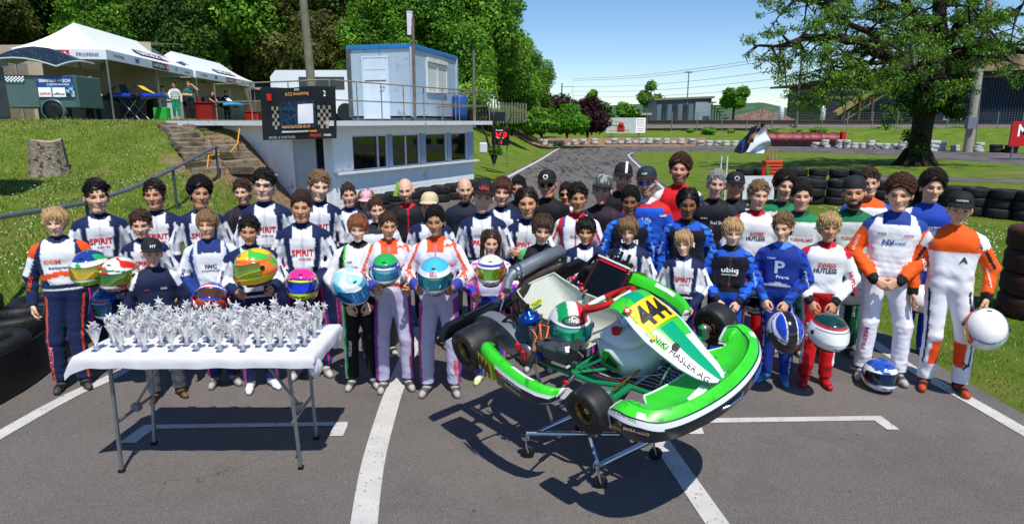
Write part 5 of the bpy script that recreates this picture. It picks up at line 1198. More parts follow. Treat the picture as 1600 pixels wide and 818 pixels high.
def noise(sc, det=6, rough=.6):
    q = N.new('ShaderNodeTexNoise'); q.inputs['Scale'].default_value = sc; q.inputs['Detail'].default_value = det; q.inputs['Roughness'].default_value = rough; L.new(tc.outputs['Object'], q.inputs['Vector']); return q.outputs[0]
def ramp(src, stops):
    q = N.new('ShaderNodeValToRGB'); L.new(src, q.inputs[0]); e = q.color_ramp.elements
    while len(e) < len(stops): e.new(.5)
    for i, (p, c) in enumerate(stops): e[i].position = p; e[i].color = (*lin(c), 1)
    return q.outputs[0]
def mixc(f, a, b_):
    q = N.new('ShaderNodeMix'); q.data_type = 'RGBA'; L.new(f, q.inputs[0]) if not isinstance(f, float) else setattr(q.inputs[0], 'default_value', f); L.new(a, q.inputs[6]); L.new(b_, q.inputs[7]); return q.outputs[2]
def math_(op, a, b_=None, c=None):
    q = N.new('ShaderNodeMath'); q.operation = op
    for i, v in enumerate((a, b_, c)):
        if v is None: continue
        if isinstance(v, (int, float)): q.inputs[i].default_value = v
        else: L.new(v, q.inputs[i])
    return q.outputs[0]
g1 = ramp(noise(1.3, 8), [(.30, '#46581e'), (.42, '#5a6e26'), (.53, '#707e30'), (.62, '#8c8442'), (.72, '#96845a')]); g2 = ramp(noise(45, 4, .8), [(.3, '#344c14'), (.55, '#5f8028'), (.75, '#8aa43e')])
gg = mixc(.5, g1, g2); d1 = ramp(noise(9, 8, .7), [(.3, '#5c4632'), (.5, '#8c7256'), (.7, '#a8957a')])
mk = math_('ADD', sp.outputs[0], math_('MULTIPLY', math_('SUBTRACT', noise(2.6, 8, .7), .52), 1.6)); mk = math_('MULTIPLY', mk, 1.0); cl = N.new('ShaderNodeMapRange'); cl.inputs[1].default_value = .25; cl.inputs[2].default_value = .6; L.new(mk, cl.inputs[0])
out = mixc(cl.outputs[0], gg, d1)
L.new(out, b.inputs['Base Color']); bp = N.new('ShaderNodeBump'); bp.inputs['Strength'].default_value = .8; bp.inputs['Distance'].default_value = .06; L.new(noise(30, 5, .8), bp.inputs['Height']); L.new(bp.outputs[0], b.inputs['Normal'])
gd = link('ground', np_mesh('ground', np.stack([XX, YY, ZZ], -1).reshape(-1, 3), GQ, gm, gcol.reshape(-1, 3))); gd['kind'] = 'structure'

# asphalt
am = mat('asphalt', '#ffffff'); nt = am.node_tree; N = nt.nodes; L = nt.links; b = N['Principled BSDF']; b.inputs['Roughness'].default_value = .85; b.inputs['Specular IOR Level'].default_value = .25
tc = N.new('ShaderNodeTexCoord')
base = ramp(noise(.45, 7, .6), [(.30, '#5e5956'), (.5, '#6c6662'), (.7, '#79726e')]); fine = ramp(noise(170, 3, .9), [(.34, '#272524'), (.47, '#5c5754'), (.56, '#706965'), (.70, '#bcb4ac')])
base = mixc(.60, base, fine)
vo = N.new('ShaderNodeTexVoronoi'); vo.feature = 'DISTANCE_TO_EDGE'; vo.inputs['Scale'].default_value = .55; dv = N.new('ShaderNodeVectorMath'); dv.operation = 'ADD'; L.new(tc.outputs['Object'], dv.inputs[0]); nv = N.new('ShaderNodeTexNoise'); nv.inputs['Scale'].default_value = 2.5; nv.inputs['Detail'].default_value = 6; L.new(tc.outputs['Object'], nv.inputs['Vector']); L.new(nv.outputs[1], dv.inputs[1]); L.new(dv.outputs[0], vo.inputs['Vector'])
ck = math_('LESS_THAN', vo.outputs[0], .0016); ck = math_('MULTIPLY', ck, math_('GREATER_THAN', noise(.7, 3), .58)); dk = N.new('ShaderNodeRGB'); dk.outputs[0].default_value = (.02, .018, .016, 1)
base = mixc(math_('MULTIPLY', ck, .75), base, dk.outputs[0])
# rubber marks far up the track: stretched noise
mp = N.new('ShaderNodeMapping'); mp.inputs['Rotation'].default_value = (0, 0, .2); mp.inputs['Scale'].default_value = (2.2, .22, 1); L.new(tc.outputs['Object'], mp.inputs[0]); n3 = N.new('ShaderNodeTexNoise'); n3.inputs['Scale'].default_value = 1.6; n3.inputs['Detail'].default_value = 7; n3.inputs['Distortion'].default_value = 1.2; L.new(mp.outputs[0], n3.inputs['Vector'])
sx = N.new('ShaderNodeSeparateXYZ'); L.new(tc.outputs['Object'], sx.inputs[0]); fy = N.new('ShaderNodeMapRange'); fy.inputs[1].default_value = 12; fy.inputs[2].default_value = 30; L.new(sx.outputs[1], fy.inputs[0])
rb = N.new('ShaderNodeMapRange'); rb.inputs[1].default_value = .50; rb.inputs[2].default_value = .60; rb.inputs[4].default_value = .75; L.new(n3.outputs[0], rb.inputs[0]); base = mixc(math_('MULTIPLY', rb.outputs[0], fy.outputs[0]), base, dk.outputs[0])
st_ = math_('LESS_THAN', noise(16, 2), .275); base = mixc(math_('MULTIPLY', st_, .5), base, dk.outputs[0]); pt_ = N.new('ShaderNodeMapRange'); pt_.inputs[1].default_value = .50; pt_.inputs[2].default_value = .60; pt_.inputs[4].default_value = .12; L.new(noise(1.1, 5, .65), pt_.inputs[0]); base = mixc(pt_.outputs[0], base, dk.outputs[0])
L.new(base, b.inputs['Base Color']); bp = N.new('ShaderNodeBump'); bp.inputs['Strength'].default_value = .5; bp.inputs['Distance'].default_value = .006; L.new(noise(170, 3, .9), bp.inputs['Height']); L.new(bp.outputs[0], b.inputs['Normal'])
def crom(pts, n=6):
    P = [Vector((p[0], p[1], 0)) for p in pts]; out = []
    for i in range(len(P) - 1):
        p0, p1, p2, p3 = P[max(0, i - 1)], P[i], P[i + 1], P[min(len(P) - 1, i + 2)]
        for k in range(n): s_ = k / n; out.append(.5 * ((2 * p1) + (p2 - p0) * s_ + (2 * p0 - 5 * p1 + 4 * p2 - p3) * s_ ** 2 + (3 * p1 - p0 - 3 * p2 + p3) * s_ ** 3))
    return out + [P[-1]]
LE = [(-4.55, -8), (-4.42, 4), (-4.5, 8), (-4.9, 12), (-5.6, 15.4), (-4.3, 15.9), (-1.2, 21.8), (-.35, 27.85), (1.6, 41), (3.7, 56.2), (5.3, 60.3), (9, 62), (18, 61.9), (29.6, 60), (36, 54), (40, 44), (44, 28), (50, -8)]
RE = [(4.25, -8), (4.12, 4), (4.2, 8), (4.6, 14), (5.0, 17.5), (5.4, 21), (5.75, 24), (6.3, 28), (7.0, 34), (8.3, 44), (9.6, 49), (12.5, 51.3), (18, 51), (24, 48), (27, 41), (27.4, 34), (29, 20), (36, -8)]
def strip(A, B, z, name, m, n=5):
    a, b_ = crom(A, n), crom(B, n); mb = MB(); cols = 8; rows = []
    for p, q in zip(a, b_): rows.append([(p.x + (q.x - p.x) * k / cols, p.y + (q.y - p.y) * k / cols, z) for k in range(cols + 1)])
    mb.grid([r[::-1] for r in rows], 0, False); o = mb.obj(name, m); o['kind'] = 'structure'; return o
strip(LE, RE, .004, 'race_track', am)
strip([(14, 29.2), (18, 27.6), (22, 26.2), (28, 24.4)], [(13.6, 26.6), (17.6, 25.2), (21.6, 23.9), (28, 22)], .006, 'service_road', am)
pm = mat('road_paint', '#bdbbb6', rough=.8, noise=(5, .12), two=('#7d7771', 40, .60, .70), bump=(200, .4, .003))
def line(pts, w, name='painted_line', z=.009, n=5, m=None):
    P = crom(pts, n); mb = MB(); rows = []
    for i, p in enumerate(P):
        t = (P[min(i + 1, len(P) - 1)] - P[max(0, i - 1)]).normalized(); nn = Vector((t.y, -t.x, 0)) * w / 2; rows.append([(p.x - nn.x, p.y - nn.y, z), (p.x + nn.x, p.y + nn.y, z)])
    mb.grid([r[::-1] for r in rows][::-1], 0, False); o = mb.obj(name, m or pm); o['kind'] = 'structure'; return o
line([(-3.93, 2.2), (-3.82, 4.85), (-3.66, 5.9), (-3.7, 9), (-4.1, 13.5)], .13)
line([(3.96, 2.2), (3.87, 4.86), (3.81, 5.86), (3.95, 8), (4.3, 13), (4.75, 17.5), (5.5, 24), (6.7, 34), (8.1, 45), (9.2, 49.2)], .13)
line([(-.75, 2.6), (-.866, 3.33), (-.955, 4.0), (-1.005, 4.7), (-1.033, 5.4), (-1.05, 7)], .158)
line([(1.31, 2.4), (1.20, 3.33), (1.115, 4.1), (1.08, 4.42)], .14)
line([(-.9, 22.6), (-.1, 27.8), (1.9, 41), (4.0, 56), (5.5, 59.6)], .2); line([(10, 61.3), (18, 61.3), (29.4, 59.3), (34, 54.5)], .2)
def poly(pts, z=.0095):
    m = MB(); m.add([(x, y, z) for x, y in pts], [tuple(range(len(pts)))]); return m
o = poly([G(226, 671)[:2], G(543, 665.5)[:2], G(543, 660)[:2], G(228, 664.5)[:2]]).obj('grid_slot_line', pm); o['kind'] = 'structure'
o = poly([G(186, 693)[:2], G(212, 693)[:2], G(240, 670.8)[:2], G(226, 664.6)[:2]], .010).obj('grid_slot_line', pm); o['kind'] = 'structure'
o = poly([G(515, 682)[:2], G(536, 682)[:2], G(543, 665.6)[:2], G(521, 666)[:2]], .0098).obj('grid_slot_line', pm); o['kind'] = 'structure'
o = poly([G(1060, 662)[:2], G(1376, 657.5)[:2], G(1376, 650.5)[:2], G(1060, 655)[:2]]).obj('grid_slot_line', pm); o['kind'] = 'structure'
o = poly([G(1366, 657.8)[:2], G(1386, 672)[:2], G(1405, 672)[:2], G(1376.3, 650.7)[:2]], .0098).obj('grid_slot_line', pm); o['kind'] = 'structure'
o = poly([G(1076, 679)[:2], G(1100, 679)[:2], G(1094, 662.2)[:2], G(1072, 662.3)[:2]], .0098).obj('grid_slot_line', pm); o['kind'] = 'structure'

# grass blades (stuff)
def blades(name, n, rnd, hmin, hmax, cols, w=.006):
    P = rnd(n); R = np.random.RandomState(len(name) + n); n = len(P); h = R.uniform(hmin, hmax, n); a = R.uniform(0, 6.28, n); ln = R.normal(0, .45, (n, 2)) * h[:, None]; dx = np.cos(a) * w; dy = np.sin(a) * w
    z = hill(P[:, 0], P[:, 1]) - .01 + np.where(hill(P[:, 0], P[:, 1]) > .05, (wob(P[:, 0], P[:, 1], P[:, 0] * 0, 1.1, 3) * .03 + wob(P[:, 0], P[:, 1], P[:, 0] * 0, 3.2, 4) * .015), 0)
    V = np.zeros((n, 3, 3)); V[:, 0] = np.stack([P[:, 0] - dx, P[:, 1] - dy, z], 1); V[:, 1] = np.stack([P[:, 0] + dx, P[:, 1] + dy, z], 1); V[:, 2] = np.stack([P[:, 0] + ln[:, 0], P[:, 1] + ln[:, 1], z + h], 1)
    cc = np.array([lin(c) for c in cols])[R.randint(0, len(cols), n)] * R.uniform(.75, 1.2, (n, 1)); F = np.arange(n * 3).reshape(-1, 3)
    o = link(name, np_mesh(name, V.reshape(-1, 3), F, mat('grass_blade', attr=True, rough=.6, spec=.2), np.repeat(cc, 3, 0), smooth=False)); o['kind'] = 'stuff'; return o
def rnd_right(n):
    R = np.random.RandomState(1); d = 3.2 + 17 * R.rand(n) ** 1.7; x = R.uniform(4.15, 15, n); y = d; ok = (x > np.interp(y, [-8, 4, 8, 14, 21, 24], [4.28, 4.16, 4.25, 4.68, 5.45, 5.8])) & (x / y < .92); return np.stack([x, y], 1)[ok]
def rnd_left(n):
    R = np.random.RandomState(2); y = 5.2 + 14 * R.rand(n) ** 1.3; x = -4.6 - 12 * R.rand(n) ** 1.2; ok = (x / y > -.95) & ~((x > -8.5) & (y > 15.2)); bare = wob(x, y, x * 0, 1.4, 12) + np.exp(-((x + 4.9) / .5) ** 2) * 1.3 > R.uniform(.5, 1.1, n); return np.stack([x, y], 1)[ok & ~bare]
GC = ['#4a661e', '#5f7a2a', '#728a34', '#869a48', '#54701f', '#9c985a']
blades('lawn_grass', 150000, rnd_right, .015, .048, GC, .006); blades('slope_grass', 130000, rnd_left, .025, .085, GC + ['#8a8248', '#a39a5c'], .009)
def daisies(name, n, rnd):
    P = rnd(n); R = np.random.RandomState(5); keep = wob(P[:, 0], P[:, 1], P[:, 0] * 0, 1.7, 7) > .25; P = P[keep]; n = len(P); z = hill(P[:, 0], P[:, 1]) + R.uniform(.05, .10, n); r = .011
    q = np.array([(math.cos(a) * r, math.sin(a) * r, 0) for a in (0, 1.05, 2.09, 3.14, 4.19, 5.24)]); V = (np.stack([P[:, 0], P[:, 1], z], 1)[:, None] + q[None]).reshape(-1, 3); F = np.stack([np.arange(n) * 6 + i for i in range(6)], 1)
    V[:, 2] += np.tile([0, .004, .006, 0, -.004, 0], n); o = link(name, np_mesh(name, V, F, mat('daisy_petal', '#e8e8e4', rough=.7), None, False)); o['kind'] = 'stuff'
daisies('daisies', 5000, rnd_right); daisies('slope_daisies', 3500, rnd_left)

# ------------------------------------------------------------------ tyres
def tyre_mesh(name, r, w, m, seg=22):
    k = ('ty', name)
    if k in HAIR: return HAIR[k]
    h = w / 2; mb = MB(); mb.lathe([(r * .62, -h * .55), (r * .66, -h * .9), (r * .80, -h), (r * .94, -h * .93), (r, -h * .6), (r * .985, -h * .05), (r * .985, h * .05), (r, h * .6), (r * .94, h * .93), (r * .80, h), (r * .66, h * .9), (r * .62, h * .55), (r * .60, 0), (r * .62, -h * .55)], 0, seg)
    HAIR[k] = mb.mesh('tyre', m); return HAIR[k]
TB = mat('barrier_tyre_black', '#141416', rough=.75, noise=(6, .5), bump=(40, .4, .01), two=('#4a4640', 5, .60, .75)); TW = mat('barrier_tyre_white', '#b9b9b4', rough=.7, noise=(4, .15), two=('#4c4a46', 3.2, .60, .68)); TR = mat('barrier_tyre_rust', '#3a1a15', rough=.8, noise=(5, .4))
def tyre(x, y, z, r, w, m, label, group, tilt=0.0, upright=False, rz=0.0):
    o = link('tyre', tyre_mesh('%s%.2f' % (m.name, r), r, w, m), None, (x, y, z), (tilt, 0 if not upright else rad(90), rz)); tag(o, label, 'tyre', group); return o
R = random.Random(11)
ONES = 'first second third fourth fifth sixth seventh eighth ninth tenth eleventh twelfth thirteenth fourteenth fifteenth sixteenth seventeenth eighteenth nineteenth'.split()
def nth(n): return ONES[n - 1] if n < 20 else (('twentieth', 'thirtieth', 'fortieth', 'fiftieth')[n // 10 - 2] if n % 10 == 0 else ('twenty', 'thirty', 'forty', 'fifty')[n // 10 - 2] + ' ' + ONES[n % 10 - 1])
def row(pts, gap, high, r, w, m, label, group, jit=.05, z0=None, frm='left'):
    P = crom(pts, 8); acc = 0; last = P[0]; n = 0; L_ = gap
    for p in P:
        acc += (p - last).length; last = p
        if acc >= L_ or n == 0:
            acc = 0; n += 1; h_ = high if isinstance(high, int) else R.choice(high); zb = float(hill(p.x, p.y)) if z0 is None else z0
            for k in range(h_):
                tyre(p.x + R.uniform(-jit, jit), p.y + R.uniform(-jit, jit), zb + w * (k + .5), r * R.uniform(.96, 1.03), w, m, label, group, R.uniform(-.04, .04), rz=R.uniform(0, 3)) if 0 else tyre(p.x + R.uniform(-jit, jit), p.y + R.uniform(-jit, jit), zb + w * (k + .5), r * R.uniform(.96, 1.03), w, m, '%s, %s, %s stack from the %s' % (label, ('bottom', 'second', 'third', 'fourth')[k] if h_ > 1 else 'single', nth(n), frm), group, R.uniform(-.04, .04), rz=R.uniform(0, 3))
row([(6.6, 18.6), (8.2, 18.3), (9.8, 18.0), (10.9, 17.0), (11.7, 15.8), (12.6, 14.6), (13.9, 13.3)], .50, 3, .31, .235, TB, 'black tyre in the barrier on the right lawn', 'black tyres of the barrier on the right lawn')
row([(8.2, 22.6), (10, 22.4), (12.3, 22.0)], .52, 3, .31, .235, TB, 'black tyre right of the flag basket', 'black tyres of the stacks near the flags')
row([(2.6, 60.6), (4.2, 62.2), (7, 63.4), (12, 63.7), (17.5, 63.6)], .62, (1, 2, 2), .34, .26, TW, 'white tyre on the far bend bank', 'white tyres on the bank of the far bend', .12)
row([(27.4, 58.6), (31, 56.2), (34.2, 52.6), (36.2, 50.0)], .56, (2, 2, 3), .34, .24, TW, 'white tyre behind the big tree', 'white tyres along the track behind the big tree', .08)
row([(18.2, 62.8), (21, 62.6), (24.0, 62.2)], .7, 2, .36, .26, TW, 'white tyre left of the red barrier', 'tyres left of the red padded barrier', .06)
row([(37, 49.6), (39.6, 45), (41.4, 40)], .8, 2, .45, .3, TB, 'black tyre at the far right track edge', 'black tyres at the far right of the track', .05)
for i in range(3): tyre(32.2 + .1 * i, 50.2, .15 + i * .3, .62, .28, TW, ('lowest', 'middle', 'top')[i] + ' large white tyre stacked round the foot of the concrete pole', 'white tyres round the pole foot')
row([(-3.75, 15.75), (-2.6, 17.9), (-1.35, 20.2), (-.85, 21.6)], .60, 2, .30, .24, TB, 'black tyre along the hut wall', 'black tyres along the timing hut', .03)
for i in range(4): tyre(6.32, 7.45, .14 + i * .27, .38, .27, TR, ('lowest', 'second', 'third', 'topmost')[i] + ' tyre of the rust brown stack at the right edge of the lawn', 'rust brown tyre stack', rz=i)
BT = mat('big_tyre_black', '#0f0f10', rough=.6, noise=(5, .5), bump=(30, .5, .012))
for j, (x, y, hh) in enumerate(((-4.66, 5.3, 2), (-5.3, 5.1, 3), (-4.85, 6.0, 2), (-5.5, 5.9, 2), (-5.0, 6.7, 2), (-5.1, 7.5, 1), (-4.75, 4.6, 2), (-5.9, 6.6, 2), (-5.4, 4.4, 1))):
    for i in range(hh): tyre(x + R.uniform(-.05, .05), y + R.uniform(-.05, .05), .12 + i * .23, .35, .23, BT, '%s big black tyre of the %s stack at the left edge of the track' % (('lowest', 'second', 'third', 'topmost')[i], ('nearest', 'tall outer', 'second', 'outer middle', 'fourth', 'farthest', 'front', 'outer rear', 'low outer')[j]), 'big black tyres piled on the left', R.uniform(-.06, .06), rz=i)
m = MB(); pts = [(-4.30, 4.3), (-4.27, 5.2), (-4.45, 6.1), (-4.62, 7.2), (-4.7, 8.3)]; m.grid([[(x, y, .02 + .38 * k / 4) for k in range(5)] for x, y in crom(pts, 4)and [(p.x, p.y) for p in crom(pts, 4)]], 0, True); m.grid([[(p.x + .02, p.y, .02 + .38 * k / 4) for k in range(5)][::-1] for p in crom(pts, 4)], 0, True); m.grid([[(p.x, p.y, .40), (p.x + .02, p.y, .40)] for p in crom(pts, 4)], 0)
tag(m.obj('rubber_belt', mat('belt_rubber', '#141415', rough=.5, noise=(3, .5), bump=(12, .4, .01))), 'black rubber belt bent round the tyre pile at the left', 'belt')

# ------------------------------------------------------------------ timing hut and terrace
A_ = Vector((-4.42, 16.0, 0)); B_ = Vector((-1.30, 21.8, 0)); DW = (B_ - A_).normalized(); DL = Vector((-DW.y, DW.x, 0))
def on_plane(u, v, P, D):
    d = ray(u, v); n = Vector((D.y, -D.x, 0)); t = (P - Vector((0, 0, CAMH))).dot(n) / d.dot(n); q = Vector((0, 0, CAMH)) + d * t; return (q - P).dot(D), q.z
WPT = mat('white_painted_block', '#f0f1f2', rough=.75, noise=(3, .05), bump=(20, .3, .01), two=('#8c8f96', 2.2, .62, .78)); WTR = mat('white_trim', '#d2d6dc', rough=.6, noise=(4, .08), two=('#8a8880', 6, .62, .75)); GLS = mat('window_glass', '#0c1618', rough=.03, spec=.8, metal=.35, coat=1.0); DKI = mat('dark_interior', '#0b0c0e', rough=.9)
hut = thing('timing_hut', 'low white block hut with a strip of windows beside the track', 'hut', tuple(A_)); hut.rotation_euler = (0, 0, math.atan2(DW.y, DW.x)); LEN = (B_ - A_).length
# local: x along window wall, y towards the hill (DL), z up
wins = []
for (u0, u1, v0, v1) in ((551, 607, 211, 267), (613, 657, 211, 262), (665, 699, 211, 257), (705, 731, 211, 250)):
    a0, _ = on_plane(u0, 240, A_, DW); a1, _ = on_plane(u1, 240, A_, DW); wins.append((a0, a1))
zs, zt = on_plane(551, 268, A_, DW)[1], on_plane(551, 211, A_, DW)[1]
m = MB(); m.box((LEN / 2, .1, zs / 2), (LEN, .2, zs)); m.obj('wall', WPT, hut)
m = MB(); m.box((LEN / 2, .1, (zt + 2.2) / 2), (LEN, .2, 2.2 - zt)); m.obj('wall', WPT, hut)
m = MB(); m.box((wins[0][0] / 2, .1, (zs + zt) / 2), (wins[0][0], .2, zt - zs)); m.obj('wall', WPT, hut)
for k in range(9):      # painted block courses standing just proud, joints recessed
    z = .06 + k * (zs - .1) / 9 + .05; m = MB(); hgt = (zs - .1) / 9 - .012; x = -.0 - (k % 2) * .2
    while x < LEN: 
        x1 = min(LEN, x + .40); m.box(((max(0, x) + x1) / 2, -.004, z), (x1 - max(0, x) - .01, .012, hgt)); x += .41
    o = m.obj('block_course', WPT, hut); o['kind'] = 'stuff'
for k in range(4):
    m = MB(); z = zs + .06 + k * .235; m.box((wins[0][0] / 2, -.004, z + .11), (wins[0][0] - .02, .012, .222)); m.obj('block', WPT, hut)
m = MB(); m.box((LEN / 2 + .05, -.07, zs - .02), (LEN + .1, .22, .05)); m.obj('window_sill', WTR, hut)
for i, (a0, a1) in enumerate(wins):
    w = bpy.data.objects.new('window', None); COL.objects.link(w); w.parent = hut
    f = MB(); c = (a0 + a1) / 2; W_ = a1 - a0
    for (cx, cz, sx, sz) in ((c, zs + .02, W_, .05), (c, zt - .02, W_, .05), (a0 + .02, (zs + zt) / 2, .05, zt - zs - .11), (a1 - .02, (zs + zt) / 2, .05, zt - zs - .11)): f.box((cx, .05, cz), (sx, .06, sz))
    if i < 2: f.box((a0 + W_ * (.72 if i == 0 else .5), .05, (zs + zt) / 2), (.035, .055, zt - zs - .11))
    f.obj('frame', WTR, w); g = MB(); g.box((c, .07, (zs + zt) / 2), (W_ - .06, .008, zt - zs - .08)); g.obj('pane', GLS, w)
for a, b_ in zip([w[1] for w in wins], [w[0] for w in wins[1:]] + [LEN]):
    m = MB(); m.box(((a + b_) / 2, .06, (zs + zt) / 2), (b_ - a - .004, .16, zt - zs - .002)); m.obj('window_post', mat('blue_grey_paint', '#8fa3b8', rough=.6), hut)
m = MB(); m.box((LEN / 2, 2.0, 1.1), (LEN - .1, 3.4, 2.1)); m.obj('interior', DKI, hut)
# front wall facing the camera, towards the hill
DOORA = .28
m = MB(); m.box((.1, .10 + .1, 1.1), (.2, .2, 2.2)); m.obj('wall_corner', WPT, hut)
m = MB(); m.box((.1, 2.55, 1.1), (.2, 2.4, 2.2)); m.obj('side_wall', WPT, hut)
m = MB(); m.box((.02, .95, .98), (.04, .74, 1.96)); m.obj('door', mat('door_white', '#b4bcc8', rough=.6, noise=(4, .08)), hut)
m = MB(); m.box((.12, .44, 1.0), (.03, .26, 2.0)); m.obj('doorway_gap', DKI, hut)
m = MB(); m.cyl((-.01, .66, 1.0), (-.05, .66, 1.0), .015, 0, 8); m.cyl((-.05, .66, 1.0), (-.05, .78, 1.0), .01, 0, 8); m.obj('door_handle', M_STL, hut)
m = MB(); m.box((.1, 4.6, 1.6), (.2, 1.7, 1.3)); m.obj('side_wall', WPT, hut)
# roof slab
m = MB(); m.box((LEN / 2 - .02, 2.6, 2.26), (LEN + .9, 6.2, .12), 0); m.obj('roof_slab', WTR, hut)
m = MB(); m.box((LEN * .5, .6, 2.19), (LEN + .2, .9, .02), 0); m.obj('roof_soffit', mat('soffit_grey', '#6c7076', rough=.8), hut)
# railing on the slab edge
RM = mat('railing_rust_paint', '#8a7f72', rough=.6, metal=.2, noise=(12, .3), two=('#5a3a26', 9, .55, .65))
rl = thing('terrace_railing', 'thin rusty railing round the roof terrace of the white hut', 'railing', tuple(A_)); rl.rotation_euler = hut.rotation_euler
x0, x1 = -.42, LEN + .38; ya, yb = -.42, 3.6
for zz in (2.80, 3.25): 
    m = MB(); m.tube([(x0, yb, zz), (x0, ya, zz), (x1, ya, zz), (x1, yb, zz)], .018, 0, 6); m.obj('rail', RM, rl)
for i in range(9): m = MB(); x = x0 + (x1 - x0) * i / 8; m.tube([(x, ya, 2.3), (x, ya, 3.25)], .016, 0, 6); m.obj('post', RM, rl)
for i in range(1, 4): m = MB(); y = ya + (yb - ya) * i / 3; m.tube([(x0, y, 2.3), (x0, y, 3.25)], .016, 0, 6); m.obj('post', RM, rl); m = MB(); m.tube([(x1, y, 2.3), (x1, y, 3.25)], .016, 0, 6); m.obj('post', RM, rl)
# banner
bt = thing('club_banner', 'black club banner with timing screen picture hung on the terrace railing', 'banner', (0, 0, 0))
p0 = AT(406, 138, 15.9); p1 = AT(524, 134, 15.35); p2 = AT(526, 216, 15.35); p3 = AT(411, 219, 15.9)
def bq(u, v): a = p0.lerp(p1, u); b_ = p3.lerp(p2, u); q = a.lerp(b_, v); q.y -= .03 * math.sin(u * 9) * math.sin(v * 6 + 1); q.z += .012 * math.sin(u * 12) * (1 - v); return q
m = MB(); m.grid([[bq(i / 14, j / 8) for i in range(15)] for j in range(9)], 0, True); m.grid([[bq(i / 14, j / 8) + Vector((0, .012, 0)) for i in range(15)][::-1] for j in range(9)], 0, True); m.obj('cloth', mat('banner_black', '#15181d', rough=.5, bump=(4, .5, .03), noise=(3, .2)), bt)
def bpiece(u0, v0, u1, v1, mt, name, lift=.02, parent=bt):
    m = MB(); n = 6; m.grid([[bq(u0 + (u1 - u0) * i / n, v0 + (v1 - v0) * j / n) - Vector((-.01, lift, 0)) for i in range(n + 1)] for j in range(n + 1)], 0, True); return m.obj(name, mt, parent)
sc_ = bpiece(.25, .27, .73, .78, mat('screen_print', '#1c3c5a', rough=.5, noise=(9, .6), two=('#0b141e', 14, .45, .6)), 'screen_picture'); bpiece(.50, .33, .70, .70, mat('print_#e4e6e8', '#e4e6e8', rough=.6), 'white_panel', .028); bpiece(.27, .83, .74, .865, mat('print_#d8dce0', '#d8dce0', rough=.6), 'white_bar', .026); bpiece(.62, .83, .74, .865, mat('print_#e08a2a', '#e08a2a', rough=.6), 'orange_bar', .03)
bpiece(.09, .12, .155, .25, mat('print_#d8201c', '#d8201c', rough=.6), 'red_dot', .024)
for (ua, ub, va_, vb) in ((.14, .235, .36, .80), (.755, .93, .36, .80)):
    na, nb_ = (3, 6) if ub < .5 else (5, 6)
    for i in range(na):
        for j in range(nb_):
            if (i + j) % 2 == 0: bpiece(ua + (ub - ua) * i / na, va_ + (vb - va_) * j / nb_, ua + (ub - ua) * (i + 1) / na, va_ + (vb - va_) * (j + 1) / nb_, mat('print_#9a9282', '#9a9282', rough=.6), 'checker_patch', .022)
def btxt(s, u, v, w, mt, h=None, bold=.01):
    c = bq(u, v); d = (bq(min(1, u + .1), v) - bq(u - .1, v)).normalized(); flat_text('banner_lettering', s, mt, frame(c + Vector((0, -.045, 0)), d, (0, 0, 1)), w, h, bold, bt)
OR = mat('print_#e9a95a', '#e9a95a', rough=.6); btxt('KCS livetiming', .5, .13, .62, OR, .10); btxt('www.kartclub-sh.ch', .48, .745, .78, OR, .09); btxt('PREWI', .73, .93, .30, mat('print_#c8402c', '#c8402c', rough=.6), .07, .03); btxt('MEIER & PARTNER', .28, .955, .72, mat('print_#9aa0a8', '#9aa0a8', rough=.6), .06); btxt('STERIMED', .89, .93, .2, PWH, .05); btxt('KCS', .5, .045, .12, PWH, .05); btxt('2', .87, .13, .07, PWH, .13)
# container
CB = mat('container_blue', '#9fb1be', rough=.5, noise=(1.5, .10), two=('#6f8798', 3, .58, .72), bump=(3, .2, .02)); CBD = mat('container_trim_blue', '#1f6ea8', rough=.5, noise=(5, .2)); CRM = mat('shutter_cream', '#cfcdbf', rough=.6, noise=(3, .06)); CWD = mat('container_door', '#c3d0da', rough=.55, noise=(2, .08))
ct = thing('site_container', 'light blue office container with shuttered window on the hut roof', 'container', (-3.13, 21.0, 2.32)); d1 = Vector((.25, .968, 0)); ct.rotation_euler = (0, 0, math.atan2(d1.y, d1.x)); LC, WC, HC_ = 4.1, 2.2, 2.26
m = MB(); m.box((LC / 2, WC / 2, HC_ / 2 + .08), (LC, WC, HC_ - .16)); m.obj('body', CB, ct)
m = MB(); m.box((LC / 2, WC / 2, HC_ + .03), (LC + .12, WC + .12, .14), 0, bev=.02); m.obj('roof_rim', CBD, ct)
m = MB(); m.box((LC / 2, WC / 2, .03), (LC + .02, WC + .02, .14)); m.obj('base_rail', mat('dark_rail', '#4a4f55', rough=.7, noise=(5, .3)), ct)
for (x, y) in ((0, 0), (LC, 0), (0, WC), (LC, WC)): m = MB(); m.box((x, y, HC_ / 2 + .06), (.13, .13, HC_ - .1), 0, bev=.01); m.obj('corner_post', CB if (x, y) != (0, WC) else mat('dark_rail', ''), ct)
m = MB(); m.box((-.012, WC * .58, 1.02), (.05, .80, 1.90)); dr = m.obj('door', CWD, ct)
m = MB(); m.box((-.042, WC * .58, 1.78), (.012, .72, .36)); m.obj('door_panel', CWD, dr); m = MB(); m.box((-.042, WC * .58, 1.26), (.012, .74, .03)); m.cyl((-.05, WC * .58 - .3, 1.05), (-.09, WC * .58 - .3, 1.05), .02, 0, 8); m.cyl((-.09, WC * .58 - .3, 1.05), (-.09, WC * .58 - .16, 1.05), .012, 0, 8); m.obj('door_handle', mat('dark_rail', ''), dr)
m = MB(); 
for (y, z, sy, sz) in ((WC * .58 - .43, 1.02, .05, 1.92), (WC * .58 + .43, 1.02, .05, 1.92), (WC * .58, 1.99, .95, .05)): m.box((-.03, y, z), (.06, sy, sz))
m.obj('door_frame', CWD, ct)
wn_ = bpy.data.objects.new('window', None); COL.objects.link(wn_); wn_.parent = ct
